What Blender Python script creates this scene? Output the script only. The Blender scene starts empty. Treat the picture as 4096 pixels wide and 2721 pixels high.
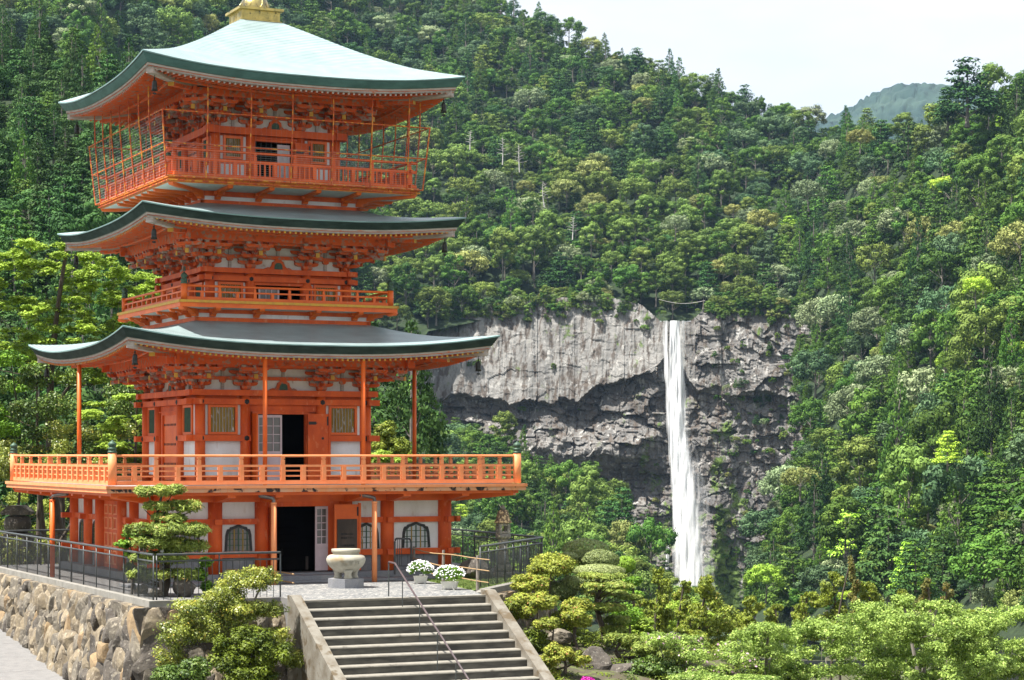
import bpy, bmesh, math, random
import numpy as np
from mathutils import Vector, Matrix
R = math.radians
sc = bpy.context.scene
COL = sc.collection

# ------------------------------------------------------------------ camera
F = 8517.0            # focal length in photo pixels (photo 4096 wide)
HY = 1820.0           # eye level row in the photo
cam_d = bpy.data.cameras.new("camera")
cam = bpy.data.objects.new("camera", cam_d); COL.objects.link(cam)
cam_d.sensor_width = 36.0
cam_d.lens = F / 4096 * 36.0
cam_d.shift_y = (HY - 1360.5) / 4096
cam_d.clip_start = 1.0; cam_d.clip_end = 12000
cam.location = (0, 0, 0); cam.rotation_euler = (R(90), 0, 0)
sc.camera = cam

# ------------------------------------------------------------------ place frame of the pagoda
CX, CY, ANG = -10.40, 86.0, R(25.5)
ca, sa = math.cos(ANG), math.sin(ANG)
def W(u, v, z=0.0):
    return (CX + u*ca - v*sa, CY + u*sa + v*ca, z)
def P(px, py, Y):
    return ((px-2048)/F*Y, Y, (HY-py)/F*Y)
def onz(px, py, z):
    return P(px, py, -z*F/(py-HY))

# ------------------------------------------------------------------ sun and sky
sd = Vector((-ca*0.47 + 0.03*(-sa), -sa*0.47 + 0.03*ca, 1.0)).normalized()   # towards the sun
sun_d = bpy.data.lights.new("sun", 'SUN'); sun_d.energy = 5.0; sun_d.angle = R(0.53)
sun_d.color = (1.0, 0.955, 0.88)
sun = bpy.data.objects.new("sun", sun_d); COL.objects.link(sun)
sun.rotation_euler = sd.to_track_quat('Z', 'Y').to_euler()
sun.location = (0, 0, 60)
w = bpy.data.worlds.new("World"); sc.world = w; w.use_nodes = True
nt = w.node_tree; N = nt.nodes; L = nt.links
for n in list(N): N.remove(n)
out = N.new('ShaderNodeOutputWorld'); bg = N.new('ShaderNodeBackground')
sky = N.new('ShaderNodeTexSky'); sky.sky_type = 'NISHITA'; sky.sun_disc = False
sky.sun_elevation = math.asin(sd.z); sky.sun_rotation = math.atan2(sd.x, sd.y)
sky.air_density = 1.0; sky.dust_density = 1.5; sky.altitude = 200
tc = N.new('ShaderNodeTexCoord')
mp = N.new('ShaderNodeMapping'); mp.inputs['Scale'].default_value = (1.0, 1.0, 3.2)
mp.inputs['Rotation'].default_value = (0, R(18), 0)
no = N.new('ShaderNodeTexNoise'); no.inputs['Scale'].default_value = 3.2
no.inputs['Detail'].default_value = 7; no.inputs['Roughness'].default_value = 0.55
rp = N.new('ShaderNodeValToRGB')
rp.color_ramp.elements[0].position = 0.40; rp.color_ramp.elements[0].color = (0.62, 0.62, 0.62, 1)
rp.color_ramp.elements[1].position = 0.60; rp.color_ramp.elements[1].color = (0.97, 0.97, 0.97, 1)
mx = N.new('ShaderNodeMix'); mx.data_type = 'RGBA'
mx.inputs[7].default_value = (4.5, 4.54, 4.56, 1)      # thin bright cloud
L.new(tc.outputs['Generated'], mp.inputs[0]); L.new(mp.outputs[0], no.inputs['Vector'])
L.new(no.outputs['Fac'], rp.inputs[0]); L.new(rp.outputs[0], mx.inputs[0])
L.new(sky.outputs[0], mx.inputs[6]); L.new(mx.outputs[2], bg.inputs['Color'])
bg.inputs['Strength'].default_value = 0.10
L.new(bg.outputs[0], out.inputs[0])
sc.view_settings.view_transform = 'Standard'; sc.view_settings.look = 'None'
sc.view_settings.exposure = 1.34; sc.view_settings.gamma = 1.0
sc.render.engine = 'CYCLES'
sc.cycles.max_bounces = 6; sc.cycles.diffuse_bounces = 3; sc.cycles.transparent_max_bounces = 24
sc.cycles.volume_bounces = 0

# ------------------------------------------------------------------ helpers
def tag(o, label=None, cat=None, group=None, kind=None):
    if label: o['label'] = label
    if cat: o['category'] = cat
    if group: o['group'] = group
    if kind: o['kind'] = kind
    return o
def empty(name, loc=(0, 0, 0), rz=0.0, parent=None):
    o = bpy.data.objects.new(name, None); COL.objects.link(o)
    o.location = loc; o.rotation_euler = (0, 0, rz); o.empty_display_size = 0.3
    if parent: o.parent = parent
    return o
def copy_tree(o, parent=None):
    c = o.copy(); COL.objects.link(c)
    if parent: c.parent = parent
    for ch in list(o.children): copy_tree(ch, c)
    return c

class MB:
    """collects shapes and links them as ONE mesh object"""
    def __init__(s, k=0):
        s.v = []; s.f = []; s.m = []; s.k = k; s.sm = []
    def add(s, vs, fs, mat=0, smooth=False):
        b = len(s.v)
        for (x, y, z) in vs:
            for _ in range(s.k): x, y = y, -x
            s.v.append((x, y, z))
        for q in fs:
            s.f.append([b+i for i in q]); s.m.append(mat); s.sm.append(smooth)
        return s
    def box(s, x0, x1, y0, y1, z0, z1, mat=0):
        v = [(x0,y0,z0),(x1,y0,z0),(x1,y1,z0),(x0,y1,z0),(x0,y0,z1),(x1,y0,z1),(x1,y1,z1),(x0,y1,z1)]
        return s.add(v, [(0,3,2,1),(4,5,6,7),(0,1,5,4),(1,2,6,5),(2,3,7,6),(3,0,4,7)], mat)
    def fb(s, a0, a1, o0, o1, z0, z1, mat=0):          # face frame: along, outward, height
        return s.box(min(a0,a1), max(a0,a1), -max(o0,o1), -min(o0,o1), min(z0,z1), max(z0,z1), mat)
    def prism(s, poly, axis, a, b, mat=0):
        """poly of 2-D points swept along axis: 'x' poly=(y,z); 'y' poly=(x,z); 'z' poly=(x,y)"""
        n = len(poly)
        def mk(p, t):
            return (t, p[0], p[1]) if axis == 'x' else (p[0], t, p[1]) if axis == 'y' else (p[0], p[1], t)
        v = [mk(p, a) for p in poly] + [mk(p, b) for p in poly]
        f = [tuple(range(n-1, -1, -1)), tuple(range(n, 2*n))]
        f += [(i, (i+1) % n, n+(i+1) % n, n+i) for i in range(n)]
        return s.add(v, f, mat)
    def tube(s, pts, rad, n=8, mat=0, cap=True, smooth=True):
        pts = [Vector(p) for p in pts]
        if not hasattr(rad, '__len__'): rad = [rad]*len(pts)
        v = []; f = []
        for i, p in enumerate(pts):
            d = (pts[min(i+1, len(pts)-1)] - pts[max(i-1, 0)]).normalized()
            a = Vector((0, 0, 1)) if abs(d.z) < 0.9 else Vector((1, 0, 0))
            e1 = d.cross(a).normalized(); e2 = d.cross(e1)
            for j in range(n):
                t = 2*math.pi*(j+0.5)/n
                v.append(tuple(p + (e1*math.cos(t) + e2*math.sin(t))*rad[i]))
        for i in range(len(pts)-1):
            for j in range(n):
                f.append((i*n+j, i*n+(j+1) % n, (i+1)*n+(j+1) % n, (i+1)*n+j))
        s.add(v, f, mat, smooth)
        if cap:
            s.add([v[j] for j in range(n)], [tuple(range(n-1, -1, -1))], mat)
            s.add([v[(len(pts)-1)*n+j] for j in range(n)], [tuple(range(n))], mat)
        return s
    def lathe(s, prof, c=(0, 0, 0), n=20, mat=0, smooth=True, ang0=0.0):
        v = []; f = []
        for (r, z) in prof:
            for j in range(n):
                t = 2*math.pi*j/n + ang0
                v.append((c[0]+r*math.cos(t), c[1]+r*math.sin(t), c[2]+z))
        for i in range(len(prof)-1):
            for j in range(n):
                f.append((i*n+j, i*n+(j+1) % n, (i+1)*n+(j+1) % n, (i+1)*n+j))
        f.append(tuple(range(n-1, -1, -1))); f.append(tuple((len(prof)-1)*n+j for j in range(n)))
        return s.add(v, f, mat, smooth)
    def build(s, name, mats, parent=None, loc=None, rz=None):
        me = bpy.data.meshes.new(name); me.from_pydata(s.v, [], s.f)
        me.polygons.foreach_set('material_index', s.m)
        me.polygons.foreach_set('use_smooth', s.sm)
        for m in (mats if isinstance(mats, (list, tuple)) else [mats]): me.materials.append(m)
        me.update()
        o = bpy.data.objects.new(name, me); COL.objects.link(o)
        if parent: o.parent = parent
        if loc is not None: o.location = loc
        if rz is not None: o.rotation_euler = (0, 0, rz)
        return o

def np_mesh(name, V, Fq, mats, attrs=None, smooth=False, mat_idx=None):
    """V (n,3), Fq (m,3|4) arrays -> mesh"""
    me = bpy.data.meshes.new(name)
    V = np.asarray(V, dtype=np.float32); Fq = np.asarray(Fq, dtype=np.int32)
    m, k = Fq.shape
    me.vertices.add(len(V)); me.vertices.foreach_set('co', V.ravel())
    me.loops.add(m*k); me.loops.foreach_set('vertex_index', Fq.ravel())
    me.polygons.add(m); me.polygons.foreach_set('loop_start', np.arange(0, m*k, k, dtype=np.int32))
    me.polygons.foreach_set('use_smooth', np.full(m, smooth))
    if mat_idx is not None: me.polygons.foreach_set('material_index', np.asarray(mat_idx, dtype=np.int32))
    for mt in (mats if isinstance(mats, (list, tuple)) else [mats]): me.materials.append(mt)
    me.update(calc_edges=True)
    for (nm, dom, arr) in (attrs or []):
        a = me.attributes.new(nm, 'FLOAT', dom); a.data.foreach_set('value', np.asarray(arr, dtype=np.float32))
    return me
def link(name, me, parent=None, loc=None):
    o = bpy.data.objects.new(name, me); COL.objects.link(o)
    if parent: o.parent = parent
    if loc is not None: o.location = loc
    return o

# value noise (numpy), periodic-free hash
def _h(ix, iy, iz, seed):
    n = (ix*374761393 + iy*668265263 + iz*2147483647 + seed*1274126177) & 0xFFFFFFFF
    n = ((n ^ (n >> 13))*1274126177) & 0xFFFFFFFF
    n = ((n ^ (n >> 16))*2246822519) & 0xFFFFFFFF
    return ((n ^ (n >> 15)) & 0xFFFFFF)/float(0xFFFFFF)
def vnoise(x, y, z=None, seed=0):
    x = np.asarray(x, float); y = np.asarray(y, float)
    z = np.zeros_like(x) if z is None else np.asarray(z, float)
    xi = np.floor(x).astype(np.int64); yi = np.floor(y).astype(np.int64); zi = np.floor(z).astype(np.int64)
    fx = x-xi; fy = y-yi; fz = z-zi
    fx = fx*fx*(3-2*fx); fy = fy*fy*(3-2*fy); fz = fz*fz*(3-2*fz)
    r = 0
    for a in (0, 1):
        for b in (0, 1):
            for c in (0, 1):
                wgt = (fx if a else 1-fx)*(fy if b else 1-fy)*(fz if c else 1-fz)
                r = r + wgt*_h(xi+a, yi+b, zi+c, seed)
    return r*2-1
def fbm(x, y, z=None, oct=4, seed=0):
    r = 0; a = 1.0; s = 0
    for i in range(oct):
        f = 2.03**i
        r = r + a*vnoise(x*f, y*f, None if z is None else z*f, seed+i*17); s += a; a *= 0.5
    return r/s
def voronoi(x, y, seed=0, jit=0.9, cheb=False):
    """jittered grid voronoi: returns F1, F2, cell random a,b,c and offset from the cell point"""
    xi = np.floor(x).astype(np.int64); yi = np.floor(y).astype(np.int64)
    best = np.full(x.shape, 9.0); sec = np.full(x.shape, 9.0)
    ra = np.zeros(x.shape); rb = np.zeros(x.shape); rc = np.zeros(x.shape); dx0 = np.zeros(x.shape); dy0 = np.zeros(x.shape)
    for i in (-1, 0, 1):
        for j in (-1, 0, 1):
            cx = xi+i; cy = yi+j; z0 = np.zeros_like(cx)
            qx = cx+0.5+jit*(_h(cx, cy, z0, seed)-0.5); qy = cy+0.5+jit*(_h(cx, cy, z0, seed+7)-0.5)
            d = np.maximum(np.abs(x-qx), np.abs(y-qy)) if cheb else np.hypot(x-qx, y-qy)
            n = d < best
            sec = np.where(n, best, np.minimum(sec, d)); best = np.where(n, d, best)
            ra = np.where(n, _h(cx, cy, z0, seed+11), ra); rb = np.where(n, _h(cx, cy, z0, seed+13), rb)
            rc = np.where(n, _h(cx, cy, z0, seed+19), rc)
            dx0 = np.where(n, x-qx, dx0); dy0 = np.where(n, y-qy, dy0)
    return best, sec, ra, rb, rc, dx0, dy0

# ------------------------------------------------------------------ materials
def newmat(name):
    m = bpy.data.materials.new(name); m.use_nodes = True
    t = m.node_tree
    for n in list(t.nodes): t.nodes.remove(n)
    o = t.nodes.new('ShaderNodeOutputMaterial'); b = t.nodes.new('ShaderNodeBsdfPrincipled')
    t.links.new(b.outputs[0], o.inputs[0])
    return m, t, b, o
def mat(name, c1, c2=None, rough=0.6, scale=2.0, lo=0.4, hi=0.65, detail=6, bump=0.0, bscale=None,
        stretch=(1, 1, 1), metal=0.0, spec=0.4, c3=None, s3=8.0, lo3=0.6, hi3=0.7, rot=(0,0,0)):
    m, t, b, o = newmat(name)
    nd = t.nodes; lk = t.links
    b.inputs['Roughness'].default_value = rough; b.inputs['Metallic'].default_value = metal
    b.inputs['Specular IOR Level'].default_value = spec
    tcn = nd.new('ShaderNodeTexCoord'); mpn = nd.new('ShaderNodeMapping')
    mpn.inputs['Scale'].default_value = stretch; mpn.inputs['Rotation'].default_value = rot
    lk.new(tcn.outputs['Object'], mpn.inputs[0])
    col = None
    if c2 is None:
        b.inputs['Base Color'].default_value = (*c1, 1)
    else:
        n1 = nd.new('ShaderNodeTexNoise'); n1.inputs['Scale'].default_value = scale; n1.inputs['Detail'].default_value = detail
        n1.inputs['Roughness'].default_value = 0.6
        lk.new(mpn.outputs[0], n1.inputs['Vector'])
        r1 = nd.new('ShaderNodeValToRGB'); e = r1.color_ramp.elements
        e[0].position = lo; e[0].color = (*c1, 1); e[1].position = hi; e[1].color = (*c2, 1)
        lk.new(n1.outputs['Fac'], r1.inputs[0]); col = r1.outputs[0]
        if c3 is not None:
            n3 = nd.new('ShaderNodeTexNoise'); n3.inputs['Scale'].default_value = s3; n3.inputs['Detail'].default_value = 5
            lk.new(mpn.outputs[0], n3.inputs['Vector'])
            r3 = nd.new('ShaderNodeValToRGB'); e = r3.color_ramp.elements
            e[0].position = lo3; e[0].color = (0, 0, 0, 1); e[1].position = hi3; e[1].color = (1, 1, 1, 1)
            lk.new(n3.outputs['Fac'], r3.inputs[0])
            mxn = nd.new('ShaderNodeMix'); mxn.data_type = 'RGBA'
            lk.new(r3.outputs[0], mxn.inputs[0]); lk.new(col, mxn.inputs[6]); mxn.inputs[7].default_value = (*c3, 1)
            col = mxn.outputs[2]
        lk.new(col, b.inputs['Base Color'])
    if bump > 0:
        n2 = nd.new('ShaderNodeTexNoise'); n2.inputs['Scale'].default_value = bscale or scale*4; n2.inputs['Detail'].default_value = 5
        lk.new(mpn.outputs[0], n2.inputs['Vector'])
        bp = nd.new('ShaderNodeBump'); bp.inputs['Strength'].default_value = bump; bp.inputs['Distance'].default_value = 0.05
        lk.new(n2.outputs['Fac'], bp.inputs['Height']); lk.new(bp.outputs[0], b.inputs['Normal'])
    return m

M = {}
VR = (0.70, 0.118, 0.018); VR2 = (0.58, 0.088, 0.015)
M['verm'] = mat('vermilion_paint', VR, (0.46, 0.062, 0.013), rough=0.6, scale=1.6, stretch=(1, 1, .45), lo=.38, hi=.72, detail=9, bump=0.10, bscale=26, spec=.3, c3=(0.66, 0.19, 0.075), s3=6, lo3=0.60, hi3=0.72)
M['verm_l'] = mat('faded_vermilion_paint', (0.72, 0.24, 0.085), (0.76, 0.29, 0.12), rough=0.55, scale=2.2, bump=0.06, bscale=26, c3=(0.55, 0.36, 0.26), s3=9, lo3=0.68, hi3=0.76)
M['orange'] = mat('orange_paint', (0.72, 0.135, 0.014), (0.62, 0.10, 0.012), rough=0.5, scale=1.7, c3=(0.42, 0.30, 0.22), s3=7, lo3=0.70, hi3=0.76)
M['verm_w'] = mat('weathered_vermilion_wood', (0.64, 0.105, 0.02), (0.36, 0.22, 0.16), rough=0.8, scale=5.5, lo=0.52, hi=0.62, detail=8, bump=0.15, bscale=40, c3=(0.16, 0.035, 0.015), s3=3, lo3=0.6, hi3=0.75)
M['greywood'] = mat('weathered_grey_wood', (0.42, 0.375, 0.34), (0.30, 0.255, 0.23), rough=0.85, scale=3, stretch=(1,1,6), c3=(0.50, 0.14, 0.06), s3=4, lo3=0.64, hi3=0.68)
M['yellow'] = mat('ochre_yellow_paint', (0.56, 0.31, 0.03), (0.46, 0.24, 0.04), rough=0.6, scale=6)
M['olive'] = mat('worn_olive_slat_paint', (0.30, 0.20, 0.03), (0.20, 0.15, 0.04), rough=0.7, scale=4, stretch=(2,2,.7), c3=(0.55, 0.53, 0.50), s3=5, lo3=0.60, hi3=0.64)
M['dgreen'] = mat('dark_green_slat_paint', (0.03, 0.075, 0.035), (0.02, 0.05, 0.03), rough=0.5, scale=5)
M['plaster'] = mat('white_plaster', (0.74, 0.74, 0.74), (0.60, 0.59, 0.575), rough=0.85, scale=1.2, stretch=(1,1,.4), c3=(0.46, 0.38, 0.30), s3=3.4, lo3=0.60, hi3=0.80)
M['plaster_w'] = mat('stained_white_plaster', (0.70, 0.68, 0.65), (0.56, 0.52, 0.47), rough=0.9, scale=2.0, c3=(0.38, 0.27, 0.19), s3=4, lo3=0.64, hi3=0.74)
M['whitewood'] = mat('pinkish_white_door_paint', (0.60, 0.50, 0.52), (0.54, 0.44, 0.46), rough=0.6, scale=3)
M['black'] = mat('black_iron', (0.012, 0.011, 0.011), (0.03, 0.027, 0.025), rough=0.5, scale=12)
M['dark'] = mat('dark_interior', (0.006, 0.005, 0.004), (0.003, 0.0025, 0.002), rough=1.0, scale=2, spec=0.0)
M['glass'] = mat('window_pane', (0.10, 0.10, 0.09), (0.16, 0.15, 0.14), rough=0.12, scale=1.2, spec=0.6)
M['paper'] = mat('white_window_paper', (0.55, 0.56, 0.56), (0.40, 0.42, 0.43), rough=0.6, scale=2)
M['bell'] = mat('dark_bronze', (0.02, 0.02, 0.018), (0.045, 0.05, 0.04), rough=0.45, scale=9, metal=0.5)
M['gold'] = mat('tarnished_gilt_bronze', (0.55, 0.42, 0.13), (0.34, 0.28, 0.10), rough=0.36, scale=3.5, metal=0.65, bump=0.3, bscale=14, c3=(0.05, 0.05, 0.03), s3=7, lo3=0.62, hi3=0.7)
M['gilt'] = mat('dark_gilt_dome', (0.50, 0.40, 0.15), (0.16, 0.15, 0.12), rough=0.28, scale=3, metal=0.85)
M['finial'] = mat('green_bronze_finial', (0.035, 0.075, 0.05), (0.07, 0.12, 0.08), rough=0.55, scale=12, metal=0.3)
M['steel'] = mat('dark_painted_steel', (0.030, 0.036, 0.037), (0.055, 0.06, 0.06), rough=0.42, scale=5, spec=0.5)
M['pipe'] = mat('bare_metal_elbow', (0.10, 0.085, 0.075), (0.20, 0.17, 0.15), rough=0.35, scale=5, metal=0.7)
M['rust'] = mat('rusty_orange_scaffold_pipe', (0.52, 0.075, 0.014), (0.34, 0.06, 0.02), rough=0.6, scale=3, c3=(0.62, 0.27, 0.03), s3=5, lo3=0.5, hi3=0.6)
M['rust_y'] = mat('rusty_yellow_orange_steel', (0.62, 0.20, 0.02), (0.45, 0.10, 0.015), rough=0.6, scale=4, c3=(0.10, 0.04, 0.02), s3=9, lo3=0.62, hi3=0.68)
M['soffit'] = mat('painted_underside', (0.56, 0.58, 0.53), (0.48, 0.49, 0.45), rough=0.8, scale=2)
M['granite'] = mat('grey_granite', (0.21, 0.215, 0.23), (0.165, 0.17, 0.185), rough=0.8, scale=22, c3=(0.26, 0.255, 0.25), s3=2.0, lo3=0.5, hi3=0.7)
M['concrete'] = mat('pale_concrete', (0.24, 0.23, 0.205), (0.18, 0.17, 0.15), rough=0.9, scale=2.5, bump=0.1, bscale=20, c3=(0.22, 0.19, 0.15), s3=1.4, lo3=0.62, hi3=0.8)
M['conc_d'] = mat('shade_dark_concrete_riser', (0.095, 0.09, 0.075), (0.045, 0.043, 0.038), rough=0.95, scale=2.2, stretch=(.6,.6,2.5), bump=0.15, bscale=24, c3=(0.13, 0.12, 0.10), s3=1.7, lo3=0.55, hi3=0.75)  # riser shade painted into the concrete tone, plus stain patches
M['conc_n'] = mat('pale_step_edge', (0.235, 0.22, 0.185), (0.18, 0.165, 0.14), rough=0.9, scale=4, c3=(0.10,0.09,0.075), s3=3, lo3=0.62, hi3=0.72)
M['deckfl'] = mat('deck_floor', (0.30, 0.30, 0.30), (0.24, 0.24, 0.245), rough=0.8, scale=2)
M['stain'] = mat('stained_fascia', (0.58, 0.24, 0.10), (0.50, 0.30, 0.19), rough=0.8, scale=2.0, c3=(0.018, 0.016, 0.015), s3=2.8, lo3=0.54, hi3=0.60)
M['burner'] = mat('weathered_burner_stone', (0.40, 0.375, 0.30), (0.30, 0.28, 0.22), rough=0.6, scale=2.0, bump=0.04, bscale=20, c3=(0.24, 0.16, 0.065), s3=1.8, lo3=0.56, hi3=0.72)
M['lantern'] = mat('lichened_lantern_stone', (0.27, 0.25, 0.21), (0.17, 0.155, 0.13), rough=0.95, scale=6, bump=0.4, bscale=25, c3=(0.55, 0.46, 0.30), s3=10, lo3=0.58, hi3=0.64)
M['lantern_r'] = mat('rusty_lichened_stone_cap', (0.20, 0.13, 0.08), (0.10, 0.075, 0.055), rough=0.95, scale=6, bump=0.4, bscale=25, c3=(0.60, 0.44, 0.24), s3=11, lo3=0.52, hi3=0.58)
M['bamboo'] = mat('dry_bamboo', (0.40, 0.27, 0.14), (0.32, 0.21, 0.11), rough=0.5, scale=9)
M['postwood'] = mat('grey_post_wood', (0.24, 0.21, 0.18), (0.14, 0.12, 0.10), rough=0.9, scale=8, stretch=(3,3,.6))
M['planter'] = mat('cream_planter', (0.68, 0.66, 0.58), (0.58, 0.56, 0.50), rough=0.55, scale=4)
M['petal'] = mat('white_petals', (0.86, 0.86, 0.88), rough=0.6)
M['rail_br'] = mat('brown_handrail', (0.085, 0.06, 0.062), (0.06, 0.045, 0.048), rough=0.35, scale=6, spec=0.6)
M['sign'] = mat('dark_board', (0.045, 0.035, 0.028), (0.085, 0.065, 0.05), rough=0.8, scale=3, stretch=(1,1,.3))
M['ink'] = mat('faded_board_lettering', (0.006, 0.006, 0.007), rough=0.7)
M['wire'] = mat('galvanised_wire', (0.42, 0.42, 0.40), (0.30, 0.28, 0.26), rough=0.5, scale=5, metal=0.3)
# ------------------------------------------------------------------ copper roof material (courses of sheets)
def copper(name, base, dark, coarse=0.165):
    m, t, b, o = newmat(name); nd = t.nodes; lk = t.links
    uv = nd.new('ShaderNodeUVMap'); uv.uv_map = 'UVMap'
    br = nd.new('ShaderNodeTexBrick')
    br.inputs['Scale'].default_value = 1.0; br.inputs['Brick Width'].default_value = 60.0
    br.inputs['Row Height'].default_value = coarse; br.inputs['Mortar Size'].default_value = 0.020
    br.inputs['Mortar Smooth'].default_value = 0.3; br.inputs['Bias'].default_value = 0.0
    br.inputs['Color1'].default_value = (*base, 1); br.inputs['Color2'].default_value = (*[c*0.90 for c in base], 1)
    br.inputs['Mortar'].default_value = (*dark, 1)
    lk.new(uv.outputs[0], br.inputs['Vector'])
    tcn = nd.new('ShaderNodeTexCoord')
    n1 = nd.new('ShaderNodeTexNoise'); n1.inputs['Scale'].default_value = 1.4; n1.inputs['Detail'].default_value = 7
    lk.new(tcn.outputs['Object'], n1.inputs['Vector'])
    r1 = nd.new('ShaderNodeValToRGB'); e = r1.color_ramp.elements
    e[0].position = 0.35; e[0].color = (0.80, 0.80, 0.80, 1); e[1].position = 0.68; e[1].color = (1.0, 1.0, 1.0, 1)
    lk.new(n1.outputs['Fac'], r1.inputs[0])
    mu = nd.new('ShaderNodeMix'); mu.data_type = 'RGBA'; mu.blend_type = 'MULTIPLY'; mu.inputs[0].default_value = 1
    lk.new(br.outputs['Color'], mu.inputs[6]); lk.new(r1.outputs[0], mu.inputs[7])
    lk.new(mu.outputs[2], b.inputs['Base Color'])
    bp = nd.new('ShaderNodeBump'); bp.inputs['Strength'].default_value = 0.35; bp.inputs['Distance'].default_value = 0.02; bp.invert = True
    lk.new(br.outputs['Fac'], bp.inputs['Height']); lk.new(bp.outputs[0], b.inputs['Normal'])
    b.inputs['Roughness'].default_value = 0.42; b.inputs['Metallic'].default_value = 0.15; b.inputs['Specular IOR Level'].default_value = 0.6
    return m
M['copper'] = copper('verdigris_copper_sheets', (0.33, 0.43, 0.435), (0.05, 0.09, 0.09))
M['fascia'] = mat('verdigris_copper_edge', (0.20, 0.33, 0.33), (0.13, 0.22, 0.22), rough=0.45, scale=1.2, stretch=(1,1,3), spec=0.5, c3=(0.20, 0.33, 0.32), s3=1.5, lo3=0.55, hi3=0.75)
M['fascia_d'] = mat('dark_verdigris_copper_edge', (0.045, 0.075, 0.068), (0.03, 0.05, 0.045), rough=0.5, scale=1.5, spec=0.4)

pag = empty('pagoda', W(0, 0, 0), ANG)
tag(pag, 'three-storey vermilion pagoda with curved verdigris copper roofs and railed balconies on a white-walled base', 'pagoda')

def make_roof(he, rr, zm, lf, hw, thick, wood_m, P_=2.6, edge='fascia'):
    """he eave half width; rr/zm/lf tables radius -> mid height, corner lift; hw wall half width"""
    rr = np.array(rr); zm = np.array(zm); lf = np.array(lf)
    rs = np.linspace(rr[0], he, 34); tt = np.linspace(-1, 1, 49)
    def smooth(xs, ys, x):      # monotone-ish cubic
        m = np.gradient(ys, xs); i = np.clip(np.searchsorted(xs, x)-1, 0, len(xs)-2)
        h = xs[i+1]-xs[i]; t = (x-xs[i])/h
        return (2*t**3-3*t**2+1)*ys[i] + (t**3-2*t**2+t)*h*m[i] + (-2*t**3+3*t**2)*ys[i+1] + (t**3-t**2)*h*m[i+1]
    zr = smooth(rr, zm, rs); lr = np.maximum(0, smooth(rr, lf, rs))
    V = []; Fc = []; UV = []
    nt_, nr_ = len(tt), len(rs)
    for k in range(4):
        b = len(V)
        for i in range(nr_):
            for j in range(nt_):
                t = tt[j]; x, y = t*rs[i], -rs[i]
                z = zr[i] + lr[i]*abs(t)**P_
                for _ in range(k): x, y = y, -x
                V.append((x, y, z)); UV.append((t*rs[i]+14.0, rs[i]*1.1))
        for i in range(nr_-1):
            for j in range(nt_-1):
                Fc.append((b+(i+1)*nt_+j, b+(i+1)*nt_+j+1, b+i*nt_+j+1, b+i*nt_+j))
    me = np_mesh('roof', V, Fc, [M['copper']], smooth=True)
    uvl = me.uv_layers.new(name='UVMap'); UV = np.array(UV, dtype=np.float32)
    uvl.data.foreach_set('uv', UV[np.array(Fc).ravel()].ravel())
    roof = link('roof', me, pag)
    ze = lambda t: zm[-1] + lf[-1]*abs(t)**P_
    th = lambda t: thick*(1+0.25*abs(t)**6)
    # layered copper edge
    def sweep(prof, mats_, name, parent):
        mb = MB()
        ts = np.linspace(-1, 1, 49)
        for k in range(4):
            mb.k = k
            for a in range(len(prof)-1):
                (o0, z0, mi), (o1, z1, _) = prof[a], prof[a+1]
                vs = []
                for t in ts:
                    vs.append((t*(he+o0), -(he+o0), ze(t)+z0*th(t))); vs.append((t*(he+o1), -(he+o1), ze(t)+z1*th(t)))
                mb.add(vs, [(2*i+1, 2*i+3, 2*i+2, 2*i) for i in range(len(ts)-1)], mi)
        return mb.build(name, mats_, parent)
    # profile z in units of the whole thickness; lower layers coloured dark as shade
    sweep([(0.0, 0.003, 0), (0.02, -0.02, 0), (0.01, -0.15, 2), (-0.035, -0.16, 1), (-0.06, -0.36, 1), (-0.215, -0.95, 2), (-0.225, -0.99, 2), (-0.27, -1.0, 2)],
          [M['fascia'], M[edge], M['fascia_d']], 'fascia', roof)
    sweep([(-0.245, -0.97, 0), (-0.26, -1.20, 0), (-0.29, -1.21, 1), (-0.30, -1.27, 0), (-0.315, -1.48, 0), (-0.42, -1.5, 0)], [wood_m, M['verm']], 'eave_board', roof)
    zb0 = zm[-1] - 1.47*thick
    oA, oB = he-0.325, he-1.45                      # flying rafters
    def zf(t, o): # underside reference (top of rafters)
        w_ = max(0.0, (o-hw)/(he-hw))**1.25
        base = zb0 + 0.07*(oA-min(o, oA)) if o > oB else zb0 + 0.07*(oA-oB) + 0.20*(oB-o)
        return base + lf[-1]*w_*min(1, abs(t))**P_
    sof = MB()
    for k in range(4):
        sof.k = k
        os_ = np.linspace(hw-0.05, he-0.25, 10); ts = np.linspace(-1, 1, 33)
        vs = [(t*o, -o, zf(t, o)+0.0) for o in os_ for t in ts]
        sof.add(vs, [(i*33+j, i*33+j+1, (i+1)*33+j+1, (i+1)*33+j) for i in range(9) for j in range(32)], 0)
    sof.build('soffit', [M['greywood']], roof)
    def rafters(name, o_out, o_in, wd, ht, sp, drop, mi_end):
        mb = MB(); n = int((o_out-0.12)/sp)
        for k in range(4):
            mb.k = k
            for i in range(-n, n+1):
                s = i*sp; o0 = o_out; o1 = max(o_in, abs(s)+0.04)
                if o1 >= o0-0.05: continue
                oo = np.linspace(o0, o1, 4); vs = []
                for o in oo:
                    z = zf(s/o, o) - drop
                    vs += [(s-wd/2, -o, z), (s+wd/2, -o, z), (s+wd/2, -o, z-ht), (s-wd/2, -o, z-ht)]
                fs = []
                for q in range(3):
                    a = q*4; c = a+4
                    fs += [(a+1, c+1, c+2, a+2), (a, a+3, c+3, c), (a+3, a+2, c+2, c+3)]
                mb.add(vs, fs, 0)
                mb.add(vs[:4], [(0, 1, 2, 3)], mi_end)
        o = mb.build(name, [M['verm_w'], M['yellow'], M['greywood']], roof)
        tag(o, kind='stuff'); return o
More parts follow.
